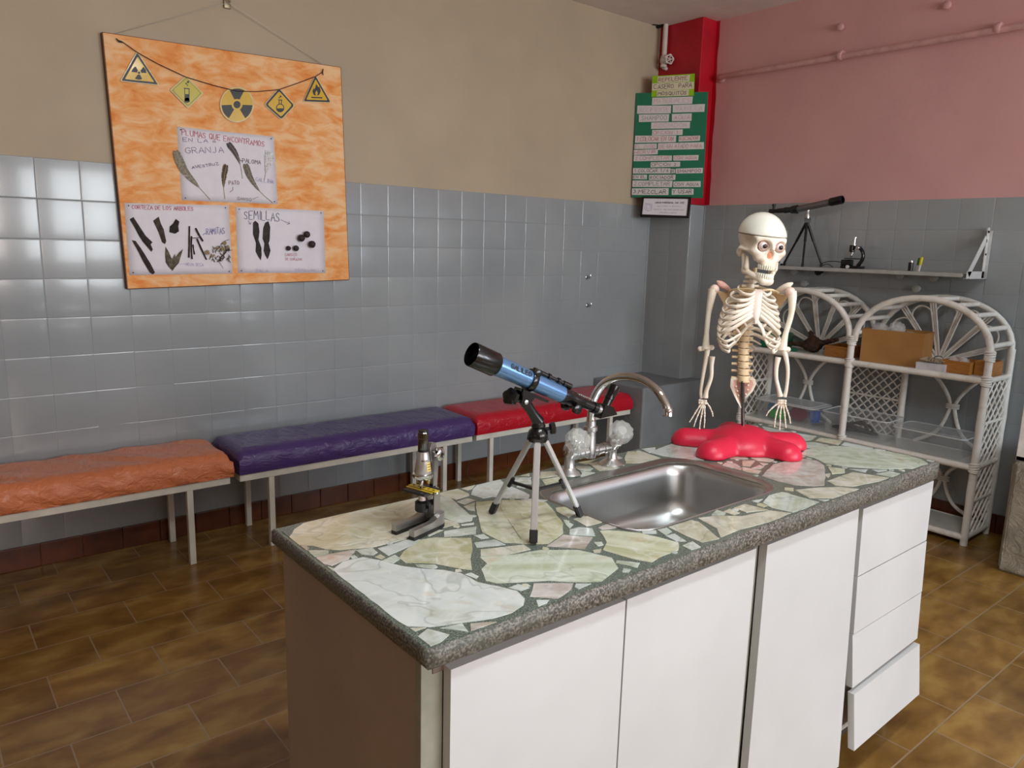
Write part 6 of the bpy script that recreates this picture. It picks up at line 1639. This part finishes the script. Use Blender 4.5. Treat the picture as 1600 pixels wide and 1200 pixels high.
bm = BM(); tube(bm, [(.002, .012, .048), (.004, .022, .050)], .0032, 8); box(bm, (0, .0215, .044), (.008, .0245, .058), .001); finish(bm, 'lamp_lever', M_SBLACK, lm, auto=40)
bm = BM(); tube(bm, [(-.036, 0, .048), (-.010, 0, .048)], .0055, 10); finish(bm, 'lamp_bracket', M_SBLACK, th, auto=40)
# =================================================================== SKELETON MODEL ON ITS RED BASE
SKC = Vector((1.757, 1.152, CT+.0012))
th = thing('skeleton_model', SKC, 'cream anatomical skeleton torso with skull and arms on a red star-shaped base', 'skeleton model')
hv = Vector((SKC.x, SKC.y, 0)).normalized()          # horizontal direction away from the viewer
nv_ = -hv
def sp_(px, py, d=0.):
    """point of the figure seen at a picture point, d metres in front of its middle plane"""
    return hp(px, py, SKC+nv_*d, nv_)-SKC
def M_bone_make():
    t = NT('cream_bone_plastic'); v = t.coord()
    f = t.noise(v, 16, 4); t.base(t.ramp(f, [(.3, lin((232, 216, 194))), (.6, lin((246, 236, 220))), (.8, lin((244, 226, 208)))])); t.bump(t.noise(v, 60, 3), .15, .002); t.set(rough=.32, spec=.5); return t.m
M_BONE = M_bone_make()
M_TAN = plain('tan_bone_plastic', (238, 212, 172), .4, var=.12, vscale=30, bump=.2)
M_PINKB = plain('pinkish_bone_plastic', (226, 176, 160), .4, var=.12, vscale=30, bump=.2)
M_SKCAP = plain('ivory_skull_cap', (244, 244, 232), .2, var=.02, coat=.4)
M_REDB = plain('red_base_plastic', (214, 32, 66), .38, var=.03, bump=.1, bscale=200)
# base: dome with five rounded arms
arms = [(128, .150), (184, .150), (-86, .130), (-35, .140), (50, .125)]
def f_base(X, Y, Z):
    d = s_ell(X, Y, Z, (0, 0, 0), (.102, .102, .063))
    for a, r in arms:
        A = math.radians(a); d = smin(d, s_cap(X, Y, Z, (math.cos(A)*.05, math.sin(A)*.05, .004), (math.cos(A)*r, math.sin(A)*r, .003), .041, .040), .006)
    return smax(d, -Z, .003)
sdf_obj('star_base', f_base, (-.20, -.20, -.008), (.20, .20, .075), .0042, M_REDB, th, relax=2)
bm = BM(); tube(bm, [(0, 0, .05), sp_(1160, 595, .012)], .0052, 14); finish(bm, 'support_rod', plain('dark_steel_rod', (120, 116, 116), .22, 1.), th, auto=40)
def bone(name, pts, rs, mat=None, seg=12, flat=1., parent=None, n=6, rot=0.):
    bm = BM(); cv = smoothcurve(pts, n); tube(bm, cv, lerp_list(rs, len(cv)), seg, flat=flat, rot=rot)
    for c, r in ((cv[0], rs[0]), (cv[-1], rs[-1])):
        pass
    return finish(bm, name, mat or M_BONE, parent or th, auto=70)
# chest frame: turned to the picture's right
yaw = math.radians(20)
rt = Vector((0, 0, 1)).cross(nv_); 
if (sp_(1300, 500)-sp_(1160, 500)).dot(rt) < 0: rt = -rt   # picture right
cr = (rt*math.cos(yaw)-nv_*math.sin(yaw)).normalized()      # chest's sideways axis
cf = (nv_*math.cos(yaw)+rt*math.sin(yaw)).normalized()      # chest's front
# spine
spine_px = [(1179, 430), (1176, 440), (1172, 452), (1168, 470), (1165, 495), (1163, 520), (1162, 545), (1162, 570), (1162, 592)]
SPN = [sp_(x, y, .0) for x, y in spine_px]
spc = smoothcurve(SPN, 8)
def on_spine(z):
    for a, b in zip(spc[:-1], spc[1:]):
        if min(a.z, b.z) <= z <= max(a.z, b.z): return a.lerp(b, (z-a.z)/(b.z-a.z+1e-9))
    return spc[0] if z > spc[0].z else spc[-1]
ztop, zbot = spc[0].z, spc[-1].z
zz = ztop; k = 0
col = thing('x', (0, 0, 0), None, None); bpy.data.objects.remove(col)
while zz > zbot+.006:
    fr = (ztop-zz)/(ztop-zbot); h_ = .0105+.0085*fr; r_ = .0085+.0085*fr**.9
    c = on_spine(zz-h_/2)
    bm = BM(); lathe(bm, [(r_*.98, -h_*.45), (r_*1.02, -h_*.38), (r_*.84, 0), (r_*1.02, h_*.38), (r_*.98, h_*.45)], c, (0, 0, 1), 20)
    for s in (-1, 1):
        tube(bm, [c+cr*s*r_*.5-cf*r_*.5, c+cr*s*(r_+.007)-cf*r_*.75, c+cr*s*(r_+.013)-cf*r_*.8], [.0042, .0034, .0036], 8)
    tube(bm, [c-cf*r_*.5, c-cf*(r_+.008)+Vector((0, 0, -.002)), c-cf*(r_+.015)+Vector((0, 0, -.006))], [.0042, .0036, .003], 8)
    finish(bm, 'vertebra', M_TAN if k > 2 else M_BONE, th, auto=50); zz -= h_*1.06; k += 1
bm = BM(); tube(bm, [spc[0]+Vector((0, 0, .02))]+list(spc[::4])+[spc[-1]], .0055, 10); finish(bm, 'spine_core', M_TAN, th, auto=60)
# sternum
s_top = sp_(1186, 452, .045); s_bot = sp_(1181, 500, .062)
def stp(t_): return s_top.lerp(s_bot, t_)
bm = BM(); prof = [(0, .010), (.06, .0145), (.2, .0140), (.32, .0115), (.5, .0115), (.75, .0125), (.9, .009), (1.0, .0045), (1.12, .003)]
prev = None
for t_, w_ in prof:
    c = s_top+(s_bot-s_top)*t_; q = [bm.verts.new(c+cr*w_*a+cf*b) for a, b in ((-1, 0), (-.6, .003), (.6, .003), (1, 0), (.6, -.003), (-.6, -.003))]
    if prev:
        for k in range(6): bm.faces.new((prev[k], prev[(k+1) % 6], q[(k+1) % 6], q[k]))
    else: bm.faces.new(q[::-1])
    prev = q
bm.faces.new(prev); finish(bm, 'sternum', plain('pale_sternum', (240, 218, 206), .35, var=.05), th, auto=50)
# ribs: each a loop from the spine round the side to the sternum or costal arch
def zpx(y): return sp_(1165, y, 0).z
HWX = [.040, .055, .064, .070, .074, .077, .079, .079, .077, .072]     # half widths
ZB = [zpx(v) for v in (449, 457, 465, 473, 481, 489, 498, 507, 516, 525)]   # at the spine
ZSD = [zpx(v) for v in (453, 464, 475, 486, 496, 506, 516, 525, 533, 541)]  # at the side
ends_cartilage = {-1: [], 1: []}
costal_px = {-1: [(1176, 503), (1167, 510), (1157, 522), (1148, 534), (1138, 542), (1127, 538)], 1: [(1184, 503), (1190, 512), (1195, 526), (1200, 538), (1208, 545), (1215, 538)]}
for i in range(10):
    for s in (-1, 1):
        B = on_spine(ZB[i])-cf*.008+cr*s*.006
        hw = HWX[i]; cen_ = on_spine(ZSD[i])+cf*.030
        dz = ZSD[i]
        back = on_spine(ZB[i]); back = Vector((back.x, back.y, ZB[i]+.002))-cf*.022+cr*s*hw*.52
        sd1 = Vector((cen_.x, cen_.y, (ZB[i]*.35+ZSD[i]*.65)))-cf*.014+cr*s*hw*.96
        sd2 = Vector((cen_.x, cen_.y, ZSD[i]-.003))+cf*.012+cr*s*hw
        if i < 7:
            t_ = .10+i*.125; E = stp(t_)+cr*s*.010
            fr1 = Vector((cen_.x, cen_.y, (ZSD[i]*.72+E.z*.28)-.007))+cf*(.034 if i else .022)+cr*s*hw*.80
            fr2 = E.lerp(fr1, .42)+cf*.004-Vector((0, 0, .004 if i < 4 else .000))
            pts = [B, back, sd1, sd2, fr1, fr2, E]
        else:
            px_, py_ = costal_px[s][i-5]; E = sp_(px_, py_, .050-(i-7)*.006)
            fr1 = Vector((cen_.x, cen_.y, ZSD[i]-.008))+cf*.030+cr*s*hw*.82
            pts = [B, back, sd1, sd2, fr1, E]
        bm = BM(); cv = smoothcurve(pts, 7); tube(bm, cv, lerp_list([.0038, .0046, .0050, .0050, .0048, .0044], len(cv)), 10, flat=.55)
        finish(bm, 'rib', M_BONE, th, auto=70)
# two short floating ribs each side at the back
for i, (yb, hw) in enumerate(((533, .050), (540, .036))):
    for s in (-1, 1):
        b0 = on_spine(zpx(yb)); bone('rib', [b0-cf*.006+cr*s*.008, b0-cf*.018+cr*s*hw*.6, b0-cf*.006+cr*s*hw-Vector((0, 0, .010))], [.003, .003, .002])
# costal arch: broad curved bands with windows between the rib ends
for s in (-1, 1):
    pts = [stp(.93)+cr*s*.004]+[sp_(x, y, .056-.006*k) for k, (x, y) in enumerate(costal_px[s])]
    last = sp_(*(1122, 528) if s < 0 else (1216, 528), .010)
    bone('costal_arch', pts+[last], [.0044, .0056, .0060, .0060, .0056, .0050, .0042], n=6, flat=.6)
    for k in range(1, 5):
        a = pts[k+1]; b = a+cr*s*.016+Vector((0, 0, .017)); bone('costal_bridge', [a, a.lerp(b, .5)+cf*.002, b], [.0032, .0036, .0032], n=4)
# neck rod, scapulae, collar bones
for s in (-1, 1):
    shl = sp_(*(1117, 455) if s < 0 else (1238, 455), .004)
    # shoulder blade: thin triangle behind the ribs
    if s < 0: tri = [(1119, 454, 0), (1133, 457, -.012), (1150, 452, -.030), (1147, 476, -.040), (1136, 494, -.044), (1129, 472, -.026)]
    else: tri = [(1236, 457, -.004), (1222, 459, -.018), (1205, 455, -.040), (1203, 474, -.056), (1211, 487, -.052), (1225, 472, -.034)]
    P_ = [sp_(*q) for q in tri]; bm = BM(); nrm_ = (P_[1]-P_[0]).cross(P_[3]-P_[0]).normalized(); plate(bm, P_, .004, nrm_)
    bmesh.ops.subdivide_edges(bm, edges=bm.edges[:], cuts=2, use_grid_fill=True); bmesh.ops.triangulate(bm, faces=[f for f in bm.faces if len(f.verts) > 4])
    bmesh.ops.bevel(bm, geom=[e for e in bm.edges if len(e.link_faces) == 2 and e.calc_face_angle(0) > 1.], offset=.0012, segments=2, affect='EDGES')
    sc_ = finish(bm, 'shoulder_blade', plain('amber_bone_plastic', (238, 208, 166), .35, var=.1, vscale=25), th, auto=50)
    tipa, tipb = ((1120, 439, .002), (1140, 453, -.012)) if s < 0 else ((1239, 442, -.006), (1214, 455, -.022))
    bm = BM(); cv = smoothcurve([sp_(*tipa), sp_((tipa[0]+tipb[0])/2, (tipa[1]+tipb[1])/2, (tipa[2]+tipb[2])/2+.004), sp_(*tipb)], 6)
    tube(bm, cv, lerp_list([.002, .0075, .0085, .0075, .005], len(cv)), 12, flat=.55); finish(bm, 'acromion', M_PINKB if s < 0 else M_BONE, sc_, auto=70)
    cb = stp(.03)+cr*s*.008
    en = sp_(*(1139, 455) if s < 0 else (1216, 458), -.014)
    bone('collar_bone', [cb, cb.lerp(en, .4)+cf*.006+Vector((0, 0, .005)), cb.lerp(en, .8)+Vector((0, 0, .004)), en], [.0036, .0028, .0028, .0036], M_TAN)
# arms
def arm(s):
    if s < 0:
        hum = [(1114, 452, .004), (1112, 462, .006), (1107, 490, .008), (1104, 520, .010), (1103, 538, .012), (1103, 545, .013)]
        hw_ = [.0125, .0110, .0070, .0066, .0095, .0120]
        uln = [(1105, 546, .010), (1104, 556, .012), (1098, 590, .012), (1095, 612, .012), (1096, 622, .012)]
        rad = [(1113, 557, .016), (1112, 570, .018), (1111, 590, .020), (1104, 610, .018), (1102, 621, .016)]
        wr = (1098, 625, .014)
        fingers = [[(1094, 633), (1087, 644), (1081, 654), (1077, 660)], [(1097, 634), (1091, 647), (1087, 657), (1084, 667)], [(1099, 634), (1096, 649), (1094, 660), (1093, 671)], [(1101, 634), (1101, 648), (1101, 658), (1100, 669)], [(1104, 629), (1109, 636), (1113, 645), (1114, 651)]]
        epi = ((1094, 545, .010), (1112, 543, .010))
    else:
        hum = [(1237, 456, .004), (1238, 466, .006), (1236, 492, .008), (1228, 520, .010), (1224, 538, .012), (1223, 547, .013)]
        hw_ = [.0125, .0110, .0072, .0068, .0100, .0120]
        uln = [(1224, 548, .010), (1228, 558, .012), (1231, 580, .012), (1229, 606, .012), (1226, 620, .012)]
        rad = [(1216, 558, .016), (1213, 574, .020), (1213, 592, .020), (1217, 610, .018), (1219, 619, .016)]
        wr = (1222, 625, .014)
        fingers = [[(1213, 632), (1207, 637), (1201, 643), (1197, 650)], [(1217, 634), (1213, 646), (1211, 657), (1210, 668)], [(1221, 634), (1219, 648), (1219, 659), (1218, 672)], [(1224, 634), (1226, 647), (1227, 658), (1228, 669)], [(1227, 633), (1231, 644), (1234, 654), (1235, 662)]]
        epi = ((1214, 544, .010), (1231, 546, .010))
    H_ = bone('upper_arm_bone', [sp_(*q) for q in hum], hw_, seg=16)
    bm = BM()
    bmesh.ops.create_uvsphere(bm, u_segments=18, v_segments=12, radius=.0128)
    for v_ in bm.verts: v_.co = v_.co+sp_(*hum[0])+Vector((0, 0, .000))-cr*s*.004
    for f_ in bm.faces: f_.smooth = True
    finish(bm, 'bone_head', plain('rosy_bone_plastic', (236, 206, 192), .35, var=.05), H_, auto=80)
    bm = BM()
    for q in epi: bmesh.ops.create_uvsphere(bm, u_segments=12, v_segments=8, radius=.0072, matrix=Matrix.Translation(sp_(*q)))
    tube(bm, [sp_(*epi[0]), sp_(*epi[1])], .0068, 12); finish(bm, 'elbow_joint', M_BONE, H_, auto=80)
    bone('ulna', [sp_(*q) for q in uln], [.0085, .0062, .0048, .0044, .0052], seg=12)
    bone('radius_bone', [sp_(*q) for q in rad], [.0075, .0056, .0050, .0058, .0078], seg=12)
    W_ = sp_(*wr); hd_ = None
    bm = BM()
    for k in range(8):
        bmesh.ops.create_icosphere(bm, subdivisions=2, radius=.0042, matrix=Matrix.Translation(W_+rt*((k % 4)-1.5)*.0052+Vector((0, 0, -.002-.0065*(k//4)))+nv_*.001*(k % 2)))
    tube(bm, [W_-rt*.007+Vector((0, 0, -.004)), W_+rt*.007+Vector((0, 0, -.004))], .0042, 8)
    hd_ = finish(bm, 'hand', M_BONE, th, auto=80); hd_['label'] = 'bony hand with five spread fingers'
    for fi, F in enumerate(fingers):
        P = [W_+Vector((0, 0, -.006))+(sp_(F[0][0], F[0][1], .014)-W_)*.3]+[sp_(x, y, .014+.002*j) for j, (x, y) in enumerate(F)]
        bm = BM()
        for a, b in zip(P[:-1], P[1:]):
            m_ = [a.lerp(b, t_) for t_ in (0, .12, .35, .65, .88, 1)]; k = (P.index(a)); r0 = .0031-.0004*k
            tube(bm, m_, [r0*.75, r0*1.15, r0*.72, r0*.68, r0*1.05, r0*.7], 8)
        tube(bm, P, .0013, 6)
        finish(bm, 'finger_bones', M_BONE, hd_, auto=80)
arm(-1); arm(1)
# pelvis remnant (sacrum) behind the rod
P_ = [(1142, 591), (1150, 590), (1161, 592), (1172, 590), (1180, 592), (1182, 600), (1176, 612), (1166, 622), (1158, 638), (1152, 628), (1146, 616), (1141, 604)]
bm = BM(); fr_ = [bm.verts.new(sp_(x, y, .010 if 1150 < x < 1174 else .004)) for x, y in P_]; bk_ = [bm.verts.new(sp_(x, y, -.008)) for x, y in P_]
ctr = bm.verts.new(sp_(1160, 606, -.004)); inn = [bm.verts.new(sp_(1160+(x-1160)*.78, 606+(y-606)*.82, .006)) for x, y in P_]
n = len(P_)
for k in range(n):
    j = (k+1) % n; bm.faces.new((fr_[k], fr_[j], bk_[j], bk_[k])); f = bm.faces.new((fr_[k], fr_[j], inn[j], inn[k])); f2 = bm.faces.new((inn[k], inn[j], ctr)); f2.material_index = 1
bm.faces.new(bk_[::-1]); sac = finish(bm, 'sacrum', [M_BONE, M_PINKB], th, auto=35)
bm = BM()
for x, y in ((1150, 604), (1152, 611), (1154, 618), (1169, 602), (1168, 609), (1165, 616)): bmesh.ops.create_icosphere(bm, subdivisions=2, radius=.0026, matrix=Matrix.Translation(sp_(x, y, .007)))
finish(bm, 'sacral_knobs', M_BONE, sac, smooth=True)

# ---- skull: local frame x = picture-right side of the head, y = back, z = up; turned to the picture's right and a little down
hc_ = sp_(1190, 385.5, .010)
hy_ = math.radians(27); ff = (nv_*math.cos(hy_)+rt*math.sin(hy_)); ff = (ff+Vector((0, 0, -.10))).normalized(); fx = ff.cross(Vector((0, 0, 1))).normalized()
if fx.dot(rt) < 0: fx = -fx
fz = fx.cross(-ff).normalized()
if fz.z < 0: fz = -fz
roll = math.radians(3); fx, fz = (fx*math.cos(roll)-fz*math.sin(roll)).normalized(), (fz*math.cos(roll)+fx*math.sin(roll)).normalized()
MH = Matrix(((fx.x, -ff.x, fz.x, hc_.x), (fx.y, -ff.y, fz.y, hc_.y), (fx.z, -ff.z, fz.z, hc_.z), (0, 0, 0, 1)))
CUT = .0285
def cranium(X, Y, Z):
    d = s_ell(X, Y, Z, (0, .014, .030), (.0545, .068, .056))
    d = smin(d, s_ell(X, Y, Z, (0, -.020, .014), (.047, .036, .040)), .02)
    return d
def f_skull(X, Y, Z):
    aX = np.abs(X)
    d = cranium(X, Y, Z)
    d = smin(d, s_box(X, Y, Z, (0, -.033, -.013), (.036, .018, .022), .012), .016)        # cheeks
    d = smin(d, s_box(X, Y, Z, (0, -.046, -.036), (.021, .013, .013), .009), .012)         # upper jaw
    d = smin(d, s_ell(aX, Y, Z, (.036, -.036, -.010), (.012, .014, .010)), .010)           # cheek bones
    d = smin(d, s_cap(aX, Y, Z, (.042, -.030, -.012), (.0525, .012, -.008), .0045, .004), .006)     # zygomatic arch
    d = smin(d, s_cap(aX, Y, Z, (.008, -.056, .0205), (.036, -.044, .0205), .0050, .0045), .008)       # brow ridge
    d = smin(d, s_cap(X, Y, Z, (0, -.058, .012), (0, -.0640, -.006), .0058, .0045), .006)    # bridge of the nose
    d = smin(d, s_ell(aX, Y, Z, (.046, .022, -.018), (.009, .012, .014)), .010)            # mastoid
    # hollows
    d = smax(d, -s_ell(aX, Y, Z, (.0225, -.058, .005), (.0155, .022, .0145)), .004)
    d = smax(d, -s_ell(X, Y, Z, (0, -.066, -.0165), (.0098, .024, .0135)), .003)
    d = smax(d, -s_ell(aX, Y, Z, (.050, -.020, .012), (.010, .022, .016)), .008)           # temple
    d = smax(d, -s_ell(aX, Y, Z, (.040, -.012, -.030), (.012, .022, .016)), .006)
    d = smax(d, -s_ell(X, Y, Z, (0, .000, -.058), (.028, .050, .032)), .01)              # underside
    return smax(d, Z-CUT, .0015)
def f_cap(X, Y, Z):
    d = cranium(X, Y, Z)-.0012; return smax(d, (CUT+.0012)-Z, .0015)
sk = sdf_obj('skull', f_skull, (-.066, -.076, -.060), (.066, .090, .044), .0017, M_BONE, th, relax=1); sk.matrix_local = MH
cp = sdf_obj('skull_cap', f_cap, (-.066, -.076, .022), (.066, .090, .094), .0022, M_SKCAP, th, relax=2); cp.matrix_local = MH; cp['label'] = 'removable glossy ivory skull cap'
def f_jaw(X, Y, Z):
    aX = np.abs(X)
    d = s_cap(aX, Y, Z, (.009, -.0545, -.0775), (.038, -.008, -.060), .0085, .0075)
    d = smin(d, s_ell(X, Y, Z, (0, -.056, -.0780), (.018, .009, .0105)), .008)
    d = smin(d, s_cap(aX, Y, Z, (.038, -.006, -.060), (.0430, .004, -.022), .0075, .0060), .008)
    d = smin(d, s_cap(aX, Y, Z, (.040, -.016, -.050), (.042, -.014, -.024), .0070, .0040), .006)
    return d
jw = sdf_obj('jaw', f_jaw, (-.056, -.074, -.104), (.056, .018, -.010), .0019, M_BONE, th, relax=1); jw.matrix_local = MH @ Matrix.Translation((0, .0, -.0035))
M_TOOTH = plain('ivory_teeth', (250, 244, 226), .2, var=.03, coat=.3)
for row, (zc_, y0_, par, up_) in enumerate(((-.0470, -.0618, sk, 1), (-.0650, -.0628, jw, -1))):
    for k in range(12):
        a = (k-5.5)/5.5*1.25; rx, ry = (.0215, .026)
        x_ = rx*math.sin(a); y_ = y0_+ry*(1-math.cos(a)); w_ = .0023 if abs(k-5.5) < 4 else .0028
        bm = BM(); box(bm, (-w_*.92, -.0030, -.0062), (w_*.92, .0020, .0064), .0010, 2)
        Mt = Matrix.Translation((x_, y_, zc_)) @ Matrix.Rotation(a, 4, 'Z') @ Matrix.Rotation(.12*up_, 4, 'X')
        for v_ in bm.verts: v_.co = Mt @ v_.co
        finish(bm, 'tooth', M_TOOTH, par, auto=50)
for s in (-1, 1):
    bm = BM(); c_ = Vector((s*.0225, -.0490, .0055))
    bmesh.ops.create_uvsphere(bm, u_segments=28, v_segments=18, radius=.0108, matrix=Matrix.Translation(c_))
    ey = finish(bm, 'eyeball', plain('eye_white', (244, 236, 236), .12, var=.02, coat=.5), sk, smooth=True)
    gaze = Vector((0.10 if s < 0 else -.02, -1, .02)).normalized()
    for nm, r_, mt, o_ in (('iris', .0060, plain('brown_iris', (70, 34, 30), .15, var=.2, vscale=400, coat=.6), .0101), ('pupil', .0040, M_GBLACK, .0107)):
        bm = BM(); lathe(bm, [(r_, -.0008), (r_*.97, .0002), (r_*.6, .0008), (.0001, .0010)], c_+gaze*o_, gaze, 24, caps=False); finish(bm, nm, mt, ey, smooth=True)
    bm = BM(); cc_ = c_+Vector((0, -.0020, 0)); tube(bm, [cc_+Vector((math.cos(a)*.0125, -.003+.002*abs(math.sin(a)), math.sin(a)*.0118)) for a in [2*PI*k/28 for k in range(28)]], .0011, 8, closed=True)
    finish(bm, 'eye_ring', M_PINKB, ey, auto=80)
bm = BM(); bmesh.ops.create_uvsphere(bm, u_segments=16, v_segments=12, radius=.0135, matrix=Matrix.Translation((0, -.0385, -.0165))); finish(bm, 'nasal_cavity', plain('orange_pink_lining', (232, 160, 120), .5), sk, smooth=True)
